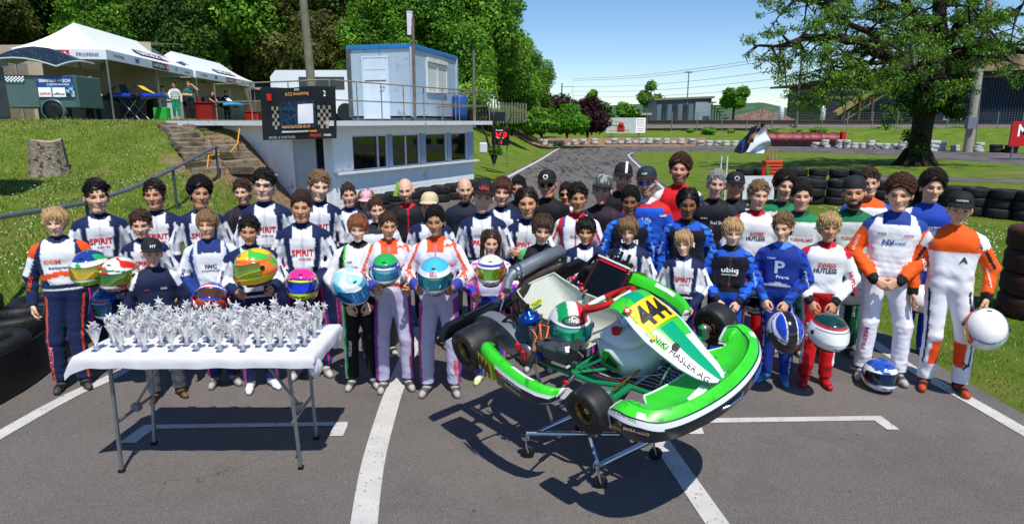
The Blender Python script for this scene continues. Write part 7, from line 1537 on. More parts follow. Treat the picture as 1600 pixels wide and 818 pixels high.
# railway
BAL = mat('ballast', '#6e655c', rough=.95, noise=(3, .3)); rlw = MB(); rlw.grid([[(5, 79, 1.5), (60, 79, 1.5), (140, 79, 1.5)], [(5, 80, 1.95), (60, 80, 1.95), (140, 80, 1.95)], [(5, 86, 1.95), (60, 86, 1.95), (140, 86, 1.95)], [(5, 87, 1.4), (60, 87, 1.4), (140, 87, 1.4)]], 0, False); o = rlw.obj('railway_bed', BAL); o['kind'] = 'structure'
for y in (81.5, 82.95): m = MB(); m.box((72, y, 2.02), (135, .08, .12)); tag(m.obj('rail', mat('rail_steel', '#4a3a30', rough=.5, metal=.5)), 'steel railway rail on the embankment, %s of the pair' % ('nearer' if y < 82 else 'farther'), 'rail', 'railway rails')
def mast(px, pt, Y, label, arm=True, r=.15):
    a = AT(px, 195, Y); b_ = AT(px + (4 if px > 1200 else 0), pt, Y); t = thing('catenary_mast', label, 'mast', (a.x, Y, 0)); m = MB(); h_ = b_.z; m.box((0, 0, h_ / 2), (r * 1.6, r * 1.6, h_), 0, taper=.7); m.obj('pole', mat('mast_brown', '#4a443c', rough=.8, noise=(3, .2)), t)
    if arm: m = MB(); m.tube([(0, 0, h_ * .93), (2.6, 0, h_ * .93)], .05, 0, 6); m.tube([(0, 0, h_ * .75), (2.3, 0, h_ * .82), (2.3, 0, h_ * .93)], .03, 0, 6); m.tube([(2.2, 0, h_ * .82), (2.5, 0, h_ * .70), (2.2, 0, h_ * .68)], .025, 0, 6); m.obj('arm', mat('mast_brown', ''), t)
    return Vector((a.x + 2.3, Y, h_ * .85))
wa = mast(1243, 86, 79, 'tall railway mast left of the big tree with a cantilever arm'); wb = mast(877, 130, 140, 'distant railway mast above the purple shrubs', True, .2); wc = mast(1318, 105, 84, 'thinner mast half hidden left of the big tree', False, .12)
for k in range(5):
    z = (.0, 1.0, 2.0, 3.4, 3.8)[k]; a = wa + Vector((0, 0, z - 1.6)); b_ = wb + Vector((0, 0, z * .9 - 1)); c = Vector((110, 70, a.z + 2)); m = MB(); P = [b_.lerp(a, i / 10) - Vector((0, 0, .8 * math.sin(math.pi * i / 10))) for i in range(11)] + [a.lerp(c, i / 5) for i in range(1, 6)]; m.tube(P, .03, 0, 4); tag(m.obj('overhead_wire', mat('wire_dark', '#3c4048', rough=.6)), 'thin overhead wire in the sky beyond the track, %s' % ('lowest', 'second from below', 'middle one', 'second from above', 'highest')[k], 'wire', 'overhead railway wires')
a = AT(1072, 190, 120); b_ = AT(1072, 113, 120); t = thing('floodlight_mast', 'tall thin floodlight mast behind the grey warehouse', 'mast', (a.x, 120, 0)); m = MB(); m.tube([(0, 0, 0), (0, 0, b_.z)], [.16, .09], 0, 8); m.obj('pole', mat('mast_grey', '#6c747c', rough=.6), t); m = MB(); m.box((0, 0, b_.z), (1.3, .4, .2)); m.obj('lamp_head', mat('mast_grey', ''), t)
a = AT(1515, 216, 50); b_ = AT(1536, 60, 50); t = thing('concrete_pole', 'pale concrete pole leaning slightly behind the big tree', 'pole', (a.x, 50, 0)); m = MB(); m.tube([(0, 0, 0), (b_.x - a.x, 0, b_.z + 3)], [.33, .20], 0, 12); m.obj('shaft', mat('concrete_pale', '#9a9488', rough=.85, noise=(3, .15)), t); m = MB(); m.box((-.35, -.4, 2.2), (.7, .4, .9), 0, bev=.02); m.obj('junction_box', mat('mast_grey', ''), t); m = MB(); m.tube([(.9, .5, 0), (b_.x - a.x + .25, 0, b_.z)], .03, 0, 5); m.obj('stay_wire', M_STL, t)
# chain-link fence
FM = mat('fence_wire', '#5c5f60', rough=.7, metal=.3)
t = thing('wire_fence', 'dark wire mesh fence on posts along the railway side of the track', 'fence', (14, 68, .7))
for i in range(17): m = MB(); m.tube([(0, 0, 0), (0, 0, 2.0)], .045, 0, 5); m.obj('post', mat('fence_post', '#7a7c78', rough=.7), t, (i * 2.6, 0, .6))
m = MB()
for i in range(150): m.add([(i * .28, 0, .7), (i * .28 + .02, 0, .7), (i * .28 + .02, 0, 2.5), (i * .28, 0, 2.5)], [(0, 1, 2, 3)])
for k in range(8): m.add([(0, .01, .75 + k * .25), (42, .01, .75 + k * .25), (42, .01, .77 + k * .25), (0, .01, .77 + k * .25)], [(0, 1, 2, 3)])
o = m.obj('wire_mesh', FM, t); o['kind'] = 'stuff'
# grey warehouse
def bldg(name, label, cat, px0, px1, py0, Y, depth, wall, roof, rz_=0, z0=1.2, ribs=0, slope=0.0, eave=.4):
    a = AT(px0, py0, Y); b_ = AT(px1, py0, Y); w_ = b_.x - a.x; h_ = a.z - z0; t = thing(name, label, cat, (a.x, Y, z0), rz_); m = MB(); m.prism([(0, 0), (w_, 0), (w_, h_ + slope), (0, h_)], -depth, 0, 0); m.obj('wall', wall, t, None, (rad(90), 0, 0))
    m = MB(); m.prism([(-eave, h_), (w_ + eave, h_ + slope), (w_ + eave, h_ + slope + .35), (-eave, h_ + .35)], -depth - eave, eave, 0); m.obj('roof', roof, t, None, (rad(90), 0, 0)); return t, w_, h_
GM = mat('warehouse_grey', '#4c5a66', rough=.5, metal=.3, noise=(.4, .25)); RG = mat('roof_grey', '#7c7468', rough=.8)
t, w_, h_ = bldg('warehouse', 'long grey metal warehouse with open bays beyond the railway', 'warehouse', 1025, 1112, 157, 120, 12, GM, RG, slope=.4)
for i in range(7): m = MB(); m.box((w_ * (.06 + i * .095), -.1, h_ * .45), (w_ * .075, .15, h_ * .8)); m.obj('open_bay' if i % 2 else 'wall_panel', mat('warehouse_dark', '#20262c', rough=.7) if i % 2 else mat('warehouse_blue', '#5a6e80', rough=.5), t)
m = MB(); m.box((w_ * .85, -.12, h_ * .48), (w_ * .28, .2, h_ * .92)); m.obj('wall_panel', mat('warehouse_pale', '#8e9aa4', rough=.5, noise=(.5, .1)), t)
t, w_, h_ = bldg('small_shed', 'small olive shed with a light roof left of the grey warehouse', 'shed', 992, 1014, 180, 110, 6, mat('olive_wall', '#5a6244', rough=.8), mat('roof_pale', '#a4a498', rough=.8))
NVY = mat('hall_navy', '#16243c', rough=.5, metal=.2, noise=(.2, .2)); HRF = mat('hall_roof_rust', '#8f7c62', rough=.9, noise=(.3, .3), two=('#5c4c3a', .5, .5, .65))
t, w_, h_ = bldg('industrial_hall', 'huge dark navy industrial hall with a rusty roof behind the tree', 'hall', 1400, 1720, 118, 105, 40, NVY, HRF, slope=1.2, eave=3)
for i in range(70): m = MB(); m.box((w_ * i / 70 + .2, -.06, h_ * .48), (.12, .12, h_ * .94)); m.obj('cladding_rib', NVY, t)
m = MB(); m.box((w_ * .30, -.2, 2.0), (3.0, .2, 4.0)); m.obj('gate', mat('warehouse_pale', ''), t)
m = MB(); m.prism([(1, h_ + .6), (w_, h_ + 1.6), (w_, h_ + 5.2), (4, h_ + 2.2)], -30, -2, 0); m.obj('upper_roof', HRF, t, None, (rad(90), 0, 0))
t, w_, h_ = bldg('works_shed', 'olive framed works shed at the left of the navy hall', 'shed', 1288, 1338, 142, 98, 8, mat('olive_wall', ''), RG); m = MB(); m.box((w_ * .5, -.1, h_ * .45), (w_ * .8, .1, h_ * .7)); m.obj('open_bay', mat('warehouse_dark', ''), t)
t = thing('conveyor', 'sloping conveyor gantry rising to the navy hall', 'conveyor', (0, 0, 0)); a = AT(1305, 178, 96); b_ = AT(1392, 122, 100); m = MB(); m.tube([a, b_], .5, 0, 4, smooth=False); m.obj('belt_housing', mat('gantry_tan', '#8a7a4c', rough=.8), t); m = MB()
for k in range(9): p = a.lerp(b_, k / 8); q = a.lerp(b_, min(1, (k + .5) / 8)); m.tube([p - Vector((0, 0, 2.0)), q + Vector((0, 0, .4))], .12, 0, 4)
m.tube([a - Vector((0, 0, 2)), b_ - Vector((0, 0, 2))], .2, 0, 4); m.obj('truss', mat('gantry_brown', '#5c4a38', rough=.8), t)
for k, (px, py) in enumerate(((1365, 185), (1345, 186))): p = AT(px, 150, 97); m = MB(); m.tube([(p.x, 97, 1), (p.x, 97, p.z)], .2, 0, 4); m.obj('support', mat('gantry_brown', ''), t)
t = thing('steel_structure', 'rusty stepped steel works right of the grey warehouse', 'works', (0, 0, 0))
for k in range(6): p = AT(1113 + k * 4, 160 + k * 5, 118); m = MB(); m.tube([(p.x, 118, 1.5), (p.x, 118, p.z)], .12, 0, 4); m.obj('column', mat('gantry_brown', ''), t); m = MB(); m.box((p.x, 118, p.z), (1.2, 1, .2)); m.obj('platform', mat('gantry_brown', ''), t)
m = MB(); rows = []
c = AT(1190, 182, 130)
for i in range(12):
    f = i / 11; rows.append([(c.x + math.cos(a) * 9.5 * (1 - f) * (1 + .15 * math.sin(a * 5)), 130 + math.sin(a) * 6 * (1 - f), 1.5 + 3.0 * (f ** .8) + .3 * math.sin(a * 7 + i)) for a in [2 * math.pi * k / 40 for k in range(40)]])
m.grid(rows, 0, True, closed=True); tag(m.obj('scrap_heap', mat('scrap_brown', '#7a6256', rough=.95, noise=(1.5, .5), bump=(2, 1, .4))), 'low brown heap of scrap beyond the railway', 'heap')
m = MB(); m.box((40, 92, 1.9), (50, .4, 1.0)); m.box((40, 91.7, 2.45), (50, .1, .1)); tag(m.obj('lineside_wall', mat('wall_dark', '#4c463e', rough=.9, noise=(.8, .3))), 'low dark wall running along the far side of the railway', 'wall')
for (px, Y) in ((1222, 95), (1287, 96)): p = AT(px, 165, Y); m = MB(); m.lathe([(0, 0), (.35, 0), (.35, 2.6), (.2, 3.0), (0, 3.1)], 0, 14); tag(m.obj('white_tank', WTR, None, (p.x, Y, 1.5)), 'white upright tank near the masts, %s' % ('left of the railway mast' if px < 1250 else 'left of the works shed'), 'tank')

# ------------------------------------------------------------------ flags in the basket
t = thing('flag_basket', 'orange plastic basket on the tyre stack holding marshal flags', 'basket', (0, 0, 0)); c = AT(1206, 262, 19.6); BO = mat('basket_orange', '#c8481c', rough=.5, noise=(9, .1)); t.location = (c.x, 19.6, c.z); m = MB()
for k in range(5): m.box((0, 0, -.22 + k * .10), (.52, .36, .07), 0, bev=.01)
m.box((0, 0, -.26), (.5, .34, .03)); m.obj('basket_side', BO, t)
m = MB(); m.box((0, .0, -.7), (.5, .5, .8)); tag(m.obj('tyre_plinth', TB, None, (c.x, 19.6, c.z)), 'black block under the orange flag basket', 'plinth')
FB, FW = mat('flag_dark', '#15182a', rough=.7, two=('#24408c', 3, .5, .56)), mat('flag_white', '#c8cede', rough=.7)
for i, (dx, top, mt, lb) in enumerate(((-.16, (-.62, 1.12), FB, 'dark blue and black marshal flag in the orange basket, leftmost'), (-.06, (-.32, 1.15), mat('flag_black', '#101216', rough=.7, two=('#a87c54', 2.5, .6, .64)), 'black marshal flag in the orange basket, middle one'), (.06, (.06, 1.16), FW, 'white marshal flag in the orange basket'))):
    f = thing('marshal_flag', lb, 'flag', (c.x, 19.55, c.z), 0, 'marshal flags in the basket'); m = MB(); m.tube([(dx, 0, -.1), AT((1196, 1200, 1204)[i], 228, 19.5) - Vector((c.x, 19.55, c.z)), AT((1186, 1196, 1195)[i], 192, 19.45) - Vector((c.x, 19.55, c.z))], .012, 0, 6); m.obj('pole', mat('stick_tan', '#b08c58', rough=.7), f)
    q = [((1186, 194), (1172, 200), (1146, 238), (1163, 240)), ((1196, 192), (1184, 196), (1156, 236), (1178, 240)), ((1195, 193), (1204, 226), (1190, 240), (1164, 238))][i]; Yf = (19.5, 19.42, 19.3)[i]; o_ = Vector((c.x, 19.55, c.z))
    A1, B1, C1_, D1_ = [AT(a, b, Yf) - o_ for a, b in q]; rows = []
    for r_ in range(11):
        v = r_ / 10; rows.append([A1.lerp(B1, u / 8).lerp(D1_.lerp(C1_, u / 8), v) + Vector((.02 * math.sin(v * 9), -.09 * math.sin(u * .9 + v * 5 + i), .015 * math.sin(u + v * 7))) for u in range(9)])
    m = MB(); m.grid(rows, 0, True); m.grid([[p + Vector((0, .006, 0)) for p in r][::-1] for r in rows], 0, True); m.obj('cloth', mt, f)
for i in range(6): m = MB(); x = -.18 + i * .07; m.tube([(x, .05, -.1), (x + R.uniform(-.08, .08), .05, .35 + R.uniform(0, .2))], .013, 0, 6); m.tube([(x, .05, -.05), (x + .01, .05, .28)], .024, 1, 6); tag(m.obj('flag_stick', [mat('stick_tan', ''), mat('flag_roll_grey', '#7a7c80', rough=.7)], None, (c.x, 19.6, c.z)), 'rolled grey flag in the orange basket, %s from the left' % nth(i + 1), 'flag', 'rolled flags in the basket')
for (dx, c1, w) in ((-.38, '#c81c1c', .12), (-.26, '#1c8a3c', .10)): m = MB(); m.grid([[(dx + u * w, -.25 - .03 * math.sin(u * 4 + v), .05 - v * .16) for u in (0, .5, 1)] for v in range(6)], 0, True); tag(m.obj('hanging_flag', mat('flag' + c1, c1, rough=.7), None, (c.x, 19.6, c.z)), '%s cloth hanging beside the orange basket' % ('red' if dx < -.3 else 'green'), 'flag')
m = MB(); m.box((.3, 0, .1), (.8, .04, .6), 0); m.tube([(-.7, 0, -.5), (-.7, 0, .9)], .02, 0, 6); m.tube([(-.55, 0, -.5), (-.55, 0, .9)], .02, 0, 6); p = AT(1150, 308, 16); tag(m.obj('white_board', WTR, None, (p.x + .4, 16.4, .55)), 'white board on posts behind the drivers below the flags', 'board')
# yellow-green bag + table by the hut
p = AT(625, 297, 11.5)
m = MB(); m.prism([(-.12, -.1), (.14, -.1), (.1, .1), (-.05, .14)], -.05, .05, 0); tag(m.obj('green_bag', mat('bag_lime', '#7ac81c', rough=.6), None, (p.x, 11.5, p.z), (rad(90), 0, 0)), 'lime green bag on the black tyres in front of the hut', 'bag')

# ------------------------------------------------------------------ vegetation
def leaves(name, blobs, n, size, cols, seed, inner=.55, up=.4, droop=0.0, asp=.6):
    R = np.random.RandomState(seed); vol = np.array([b[1] ** 2 for b in blobs]); k = R.choice(len(blobs), n, p=vol / vol.sum()); c = np.array([b[0] for b in blobs])[k]; r = np.array([b[1] for b in blobs])[k]; sq = np.array([(b[2] if len(b) > 2 else .8) for b in blobs])[k]
    d = R.normal(size=(n, 3)); d /= np.linalg.norm(d, axis=1)[:, None]; lump = 1 + .22 * wob(d[:, 0] * 1, d[:, 1], d[:, 2], 5, seed); rr = r * (inner + (1 - inner) * R.rand(n) ** .6) * lump; P = c + d * rr[:, None] * np.stack([np.ones(n), np.ones(n), sq], 1)
    nn = d * .8 + R.normal(0, .55, (n, 3)) + np.array([0, -.1, up]); nn /= np.linalg.norm(nn, axis=1)[:, None]; a = np.cross(nn, R.normal(size=(n, 3))); a /= np.linalg.norm(a, axis=1)[:, None]; b = np.cross(nn, a); s = size * R.uniform(.6, 1.35, n)[:, None]
    V = np.stack([P - a * s, P + b * s * asp, P + a * s, P - b * s * asp], 1); V[:, 0, 2] -= droop * s[:, 0]; F = np.arange(n * 4).reshape(-1, 4)
    tone = .5 + .5 * wob(P[:, 0], P[:, 1], P[:, 2], 1.5 / max(.3, np.mean(r)) * 2, seed + 3); pal = np.array([lin(q) for q in cols]); ci = np.clip((tone * .6 + R.rand(n) * .5) * (len(cols) - 1), 0, len(cols) - 1); i0 = np.floor(ci).astype(int); cc = pal[i0] * R.uniform(.8, 1.2, (n, 1))
    return np_mesh(name, V.reshape(-1, 3), F, LEAF, np.repeat(cc, 4, 0), smooth=False)
LEAF = mat('leaf', attr=True, rough=.55, spec=.25); nt = LEAF.node_tree; b = nt.nodes['Principled BSDF']
tl = nt.nodes.new('ShaderNodeBsdfTranslucent'); mxs = nt.nodes.new('ShaderNodeMixShader'); mxs.inputs[0].default_value = .3; vc = [n for n in nt.nodes if n.type == 'VERTEX_COLOR'][0]; nt.links.new(vc.outputs[0], tl.inputs[0]); nt.links.new(b.outputs[0], mxs.inputs[1]); nt.links.new(tl.outputs[0], mxs.inputs[2]); nt.links.new(mxs.outputs[0], nt.nodes['Material Output'].inputs[0])
BARK = mat('bark_dark', '#3a3026', rough=.95, noise=(5, .35), bump=(14, .8, .05))
PG = ['#345616', '#4a7620', '#608f28', '#7aa834', '#98c046']; PD = ['#243c14', '#34521c', '#466826', '#5a7e2e', '#70963a']; PB = ['#38401c', '#4c5424', '#62682c', '#6a6a34', '#84864a']
def crown_blobs(seed, h, w, n=10):
    R = random.Random(seed); out = []
    for i in range(n):
        f = (i + .5) / n; z = h * (.22 + .72 * f); rr = w * (.55 + .35 * math.sin(f * math.pi)) * R.uniform(.75, 1.1); a = R.uniform(0, 6.28); q = w * .55 * (1 - f * .6); out.append(((math.cos(a) * q, math.sin(a) * q, z), rr * .62, R.uniform(.7, .95)))
    return out
TV = []
for i, (pal, h, w) in enumerate(((PG, 13, 4.4), (PD, 14, 4.0), (PG[1:] + ['#86b03c'], 11, 4.2), (PB, 10, 3.4), (PD[1:] + PG[2:3], 15, 4.6))):
    TV.append((leaves('crown', crown_blobs(i + 20, h, w, 13), 34000, .12, pal, i + 40), h))
def tree(x, y, z, v, s, label, group, rz_=0, sx=1.0):
    t = thing('tree', label, 'tree', (x, y, z), rz_, group); me, h = TV[v]; o = link('crown', me, t); o.scale = (s * sx, s * sx, s)
    if ('trunk', v) not in HAIR:
        m = MB(); m.tube([(0, 0, -.5), (.1, 0, h * .3), (-.1, .1, h * .6), (0, 0, h * .9)], [.32, .26, .17, .05], 0, 9)
        for k in range(7): a = k * 2.4; zz = h * (.3 + .07 * k); m.tube([(0, 0, zz), (math.cos(a) * 1.3, math.sin(a) * 1.3, zz + 1.0), (math.cos(a) * 2.6, math.sin(a) * 2.6, zz + 1.5)], [.10, .07, .02], 0, 6)
        HAIR[('trunk', v)] = m.mesh('trunk', BARK)
    o = link('trunk', HAIR[('trunk', v)], t); o.scale = (s, s, s); return t
KIND = ['broad mid green tree', 'dark green tree', 'bright green tree', 'brownish olive tree', 'tall dark leafy tree']
spec = [(-34, 44, 1, 1.25), (-31, 40, 3, 1.1), (-27, 46, 2, 1.25), (-23, 45, 0, 1.3), (-24, 52, 4, 1.2), (-19.5, 47, 2, 1.35), (-17.0, 50, 0, 1.35), (-14.5, 47, 3, 1.25), (-11.8, 49, 1, 1.3), (-9.6, 46, 3, 1.0), (-11, 54, 4, 1.3), (-7.4, 50, 0, 1.25), (-5.2, 48, 2, 1.05), (-5.0, 53, 4, 1.25), (-4.2, 48.5, 0, 1.2), (-3.4, 51, 2, 1.22), (-2.9, 55, 0, 1.18), (-30, 55, 4, 1.3), (-37, 52, 0, 1.3), (-42, 48, 1, 1.3), (-20, 57, 1, 1.4), (-14, 58, 4, 1.4), (-3, 44.5, 2, .62), (-8.6, 43.5, 0, .7), (.1, 57, 2, .7), (-33.5, 37, 4, .9), (2.4, 60, 0, .5), (-25.5, 41, 0, .75), (-21, 42.5, 1, .8), (-12.6, 44, 3, .75), (-6.4, 45, 0, .85), (-37, 43, 4, 1.35), (-30, 47, 0, 1.4), (-26, 49, 1, 1.45)]
place = ['at the far left edge', 'behind the grey control box', 'behind the trailer lid', 'behind the nearer tent', 'behind the nearer tent ridge', 'between the two tents', 'behind the farther tent', 'left of the wooden pole', 'behind the wooden pole', 'right of the wooden pole', 'behind the banner', 'left behind the blue container', 'behind the blue container door', 'behind the container flue', 'right behind the blue container', 'right of the thin pole', 'at the right end of the wood']
for i, (x, y, v, s) in enumerate(spec): tree(x, y, 1.9, v, s, '%s %s' % (KIND[v], place[i] if i < len(place) else 'filling the wood behind the paddock, %s' % ('far left part', 'back left', 'outer left', 'rear middle', 'rear right of the tents', 'low one right of the container', 'low one left of the container', 'small one at the wood end', 'low one at the left', 'smallest one at the wood end', 'low one behind the trailer', 'low one behind the tent', 'low brown one by the pole', 'low one behind the container', 'back row left', 'back row behind tents', 'back row behind the first tent')[min(i - len(place), 16)]), 'trees of the wood behind the paddock', i * 1.3)
def bush(x, y, z, blobs, n, size, pal, seed, label, cat='bush', name='bush'):
    t = thing(name, label, cat, (x, y, z)); link('foliage', leaves('foliage', blobs, n, size, pal, seed), t); m = MB()
    for k in range(4): a = k * 1.6; m.tube([(0, 0, -.3), (math.cos(a) * .3, math.sin(a) * .3, .8), (math.cos(a) * .7, math.sin(a) * .7, 1.6)], [.06, .05, .02], 0, 5)
    m.obj('stem', BARK, t)
LG = ['#3c6a14', '#4f861a', '#66a022', '#7cb82c']; PU = ['#1f1014', '#2e161c', '#3c1e24', '#2a2018', '#4a2a2c']
def bat(px, py, Y): p = AT(px, py, Y); return p.x, Y, p.z
x, y, z = bat(886, 205, 57); bush(x, y, z - .3, [((0, 0, 1.2), 1.4), ((-.9, 0, .9), 1.0), ((1.0, 0, .9), 1.05), ((.2, 0, 2.0), .9)], 9000, .10, LG, 1, 'bright yellow green rounded bush at the road bend')
x, y, z = bat(846, 205, 55); bush(x, y, z - .3, [((0, 0, 1.0), 1.2), ((-.9, 0, .8), 1.0), ((.7, 0, .9), .8), ((-.2, 0, 1.7), .8)], 8000, .10, PG, 2, 'mid green bush left of the bright green one')
x, y, z = bat(918, 205, 59); bush(x, y, z - .3, [((0, 0, 1.5), 1.6), ((.8, 0, 1.1), 1.2), ((-.8, 0, 2.2), 1.1), ((.3, 0, 2.6), 1.0)], 9000, .11, PU, 3, 'dark purple leaved shrub right of the bright green bush')
x, y, z = bat(826, 190, 61); bush(x, y, z - .6, [((0, 0, 1.6), 1.5), ((-1.5, 0, 1.5), 1.2), ((1.6, 0, 2.0), 1.3), ((3.0, 0, 2.0), 1.3)], 10000, .11, PU[1:] + ['#5a3a30'], 4, 'reddish purple shrub at the end of the wood')
x, y, z = bat(800, 200, 48); bush(x, y, z - .3, [((0, 0, 1.0), 1.1), ((-1.4, 0, .9), 1.1), ((.9, 0, .8), .8), ((-2.6, 0, 1.2), 1.2)], 9000, .10, PG, 5, 'loose green hedge bushes on the bank behind the lap counter')
x, y, z = bat(772, 240, 25.5); bush(x, y, z - .1, [((0, 0, .22), .25), ((.15, 0, .2), .2)], 900, .045, PG, 6, 'small green shrub on the bank beside the white box')
x, y, z = bat(840, 140, 66); bush(x, y, 1.5, [((0, 0, 1.6), 1.9), ((-1.6, 0, 3.0), 1.9), ((1.6, 0, 1.2), 1.4), ((-2.6, 0, 4.6), 1.6)], 14000, .13, LG[:2] + PG, 7, 'pale green small tree sloping down at the end of the wood', 'tree', 'tree')
for k, (px, pt, pb, Y, w_, pal, lb) in enumerate(((1018, 122, 172, 130, 26, PG, 'round green tree left of the grey warehouse'), (1148, 124, 178, 115, 26, LG, 'bright green tree right of the grey warehouse'), (927, 133, 165, 120, 16, PG, 'thin green tree above the billboard'), (1255, 138, 186, 120, 17, PG, 'small green tree beside the railway mast'), (1285, 146, 186, 125, 20, PD, 'dark green tree left of the works shed'), (985, 165, 187, 110, 24, PG, 'low green bush left of the olive shed'), (948, 160, 190, 105, 22, PD, 'dark bush behind the billboard'), (1395, 165, 190, 92, 30, PD, 'dark undergrowth below the conveyor'), (1490, 160, 186, 92, 12, LG, 'bright green bush before the navy hall'))):
    c = AT(px, (pt + pb) / 2, Y); hw = w_ / 1000 * Y * .8; hz = (pb - pt) / 2000 * Y; blobs = [((R.uniform(-.6, .6) * hw, R.uniform(-.6, .6) * hw, R.uniform(-.6, .6) * hz), R.uniform(.35, .6) * hw, .9) for _ in range(9)]; t = thing('tree', lb, 'tree', (c.x, Y, c.z)); link('crown', leaves('crown', blobs, 5200, .24 if Y > 100 else .16, pal, 60 + k, .3), t); m = MB(); m.tube([(0, 0, -c.z + .8), (0, 0, 0)], [.3, .15], 0, 7); m.obj('trunk', BARK, t)
# distant wooded ridge
dh = MB(); rows = []
for j in range(6):
    f = j / 5; rows.append([(-500 + 40 * i, 420 + 60 * f, 0 + (11 + 5 * math.sin(i * .9) + 3 * math.sin(i * 2.3)) * math.sin(f * math.pi / 2)) for i in range(36)])
dh.grid(rows, 0, True); o = dh.obj('distant_wooded_hill', mat('distant_wood', '#3c5a3c', rough=.95, noise=(.15, .35), bump=(.2, 1, 2))); o['kind'] = 'structure'
o = link('lineside_scrub', leaves('lineside_scrub', [((20 + i * 2.4 + R.uniform(-1, 1), R.choice((72, 76)), 1.3), R.uniform(.3, 1.1), .5) for i in range(34)], 26000, .11, LG + PG[1:], 77)); o['kind'] = 'stuff'
# ---- the big tree on the right
def big_tree():
    base = Vector((21.6, 34.6, 0)); t = thing('big_tree', 'large spreading tree with a thick dark trunk on the right lawn', 'tree', tuple(base)); R = random.Random(44); m = MB(); tips = []
    def W(px, py, Y): return AT(px, py, Y) - base
    def limb(pts, r0, r1): 
        n = len(pts); m.tube(pts, [r0 + (r1 - r0) * i / (n - 1) for i in range(n)], 0, 9)
    trunk = [W(1430, 262, 34.6), W(1433, 245, 34.6), W(1440, 205, 34.6), W(1447, 165, 34.7), W(1457, 120, 34.8), W(1466, 85, 35)]
    m.tube(trunk, [.85, .56, .50, .50, .56, .48], 0, 16)
    for k in range(7): a = k * .95; m.tube([(math.cos(a) * 1.15, math.sin(a) * .9, -.05), (math.cos(a) * .75, math.sin(a) * .6, .25), (math.cos(a) * .45, math.sin(a) * .4, .9)], [.12, .22, .15], 0, 6)
    L_ = [([(1452, 140, 34.7), (1420, 110, 34), (1385, 85, 33), (1345, 65, 32), (1290, 58, 31), (1245, 62, 30.5), (1205, 72, 30)], .36, .05), ([(1400, 98, 33.5), (1370, 60, 33), (1330, 35, 33), (1280, 8, 32), (1230, -8, 32)], .2, .05), ([(1460, 100, 34.9), (1448, 50, 34), (1420, 10, 34), (1400, -40, 34)], .33, .12), ([(1466, 85, 35), (1470, 30, 35), (1462, -30, 35), (1470, -90, 35)], .42, .18), ([(1462, 95, 35), (1490, 50, 35), (1520, 10, 35), (1550, -40, 35)], .34, .12), ([(1468, 100, 35), (1510, 75, 34), (1560, 68, 33), (1620, 85, 32)], .24, .06), ([(1458, 120, 34.8), (1500, 100, 36), (1540, 90, 38)], .2, .07), ([(1452, 135, 34.6), (1440, 115, 31), (1425, 100, 28)], .22, .07), ([(1385, 85, 33), (1345, 98, 33), (1310, 115, 32), (1285, 135, 32)], .12, .03), ([(1420, 20, 34), (1380, 0, 33), (1320, -20, 32)], .16, .05), ([(1490, 50, 35), (1530, 40, 33), (1590, 20, 31)], .16, .05)]
    for pts, r0, r1 in L_:
        P = [W(*q) for q in pts]; P2 = []
        for i in range(len(P) - 1):
            for k in range(3): q = P[i].lerp(P[i + 1], k / 3); P2.append(q + Vector((R.uniform(-.12, .12), R.uniform(-.12, .12), R.uniform(-.12, .12))) * (1 if i + k else 0))
        P2.append(P[-1]); limb(P2, r0, r1)
        for j in range(2, len(P2)):
            for _ in range(3):
                a = P2[j]; d = Vector((R.gauss(0, 1), R.gauss(0, 1), R.gauss(-.05, .45))).normalized(); L2 = R.uniform(1.4, 3.2) * (1.1 - .4 * j / len(P2)); e = a + d * L2 + Vector((0, 0, -.25)); mid = a.lerp(e, .5) + Vector((0, 0, .25)); m.tube([a, mid, e], [.07, .045, .015], 0, 5); tips += [mid, e, a.lerp(e, .75)]
                for __ in range(2): b2 = mid.lerp(e, R.random()); f = b2 + Vector((R.gauss(0, .7), R.gauss(0, .7), R.gauss(-.15, .35))); m.tube([b2, f], [.025, .01], 0, 4); tips.append(f)
    # epicormic shoots and hanging foliage round the trunk
    m.obj('trunk', mat('big_tree_bark', '#2c241c', rough=.95, noise=(4, .4), bump=(9, 1.0, .08)), t)
    blobs = [(tuple(p), R.uniform(.22, .52), .62) for p in tips if R.random() < .72]
    link('crown', leaves('crown', blobs, 46000, .075, ['#35541a', '#4a7020', '#638c2a', '#7fa638', '#9fc24c'], 90, .15, .3, .5, .42), t)
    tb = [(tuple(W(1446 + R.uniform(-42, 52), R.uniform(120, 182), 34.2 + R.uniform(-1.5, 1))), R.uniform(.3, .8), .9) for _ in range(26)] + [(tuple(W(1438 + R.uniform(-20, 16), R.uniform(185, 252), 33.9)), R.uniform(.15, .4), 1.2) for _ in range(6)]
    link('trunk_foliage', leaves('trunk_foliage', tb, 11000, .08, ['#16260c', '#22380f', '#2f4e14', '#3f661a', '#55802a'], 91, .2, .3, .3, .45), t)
big_tree()
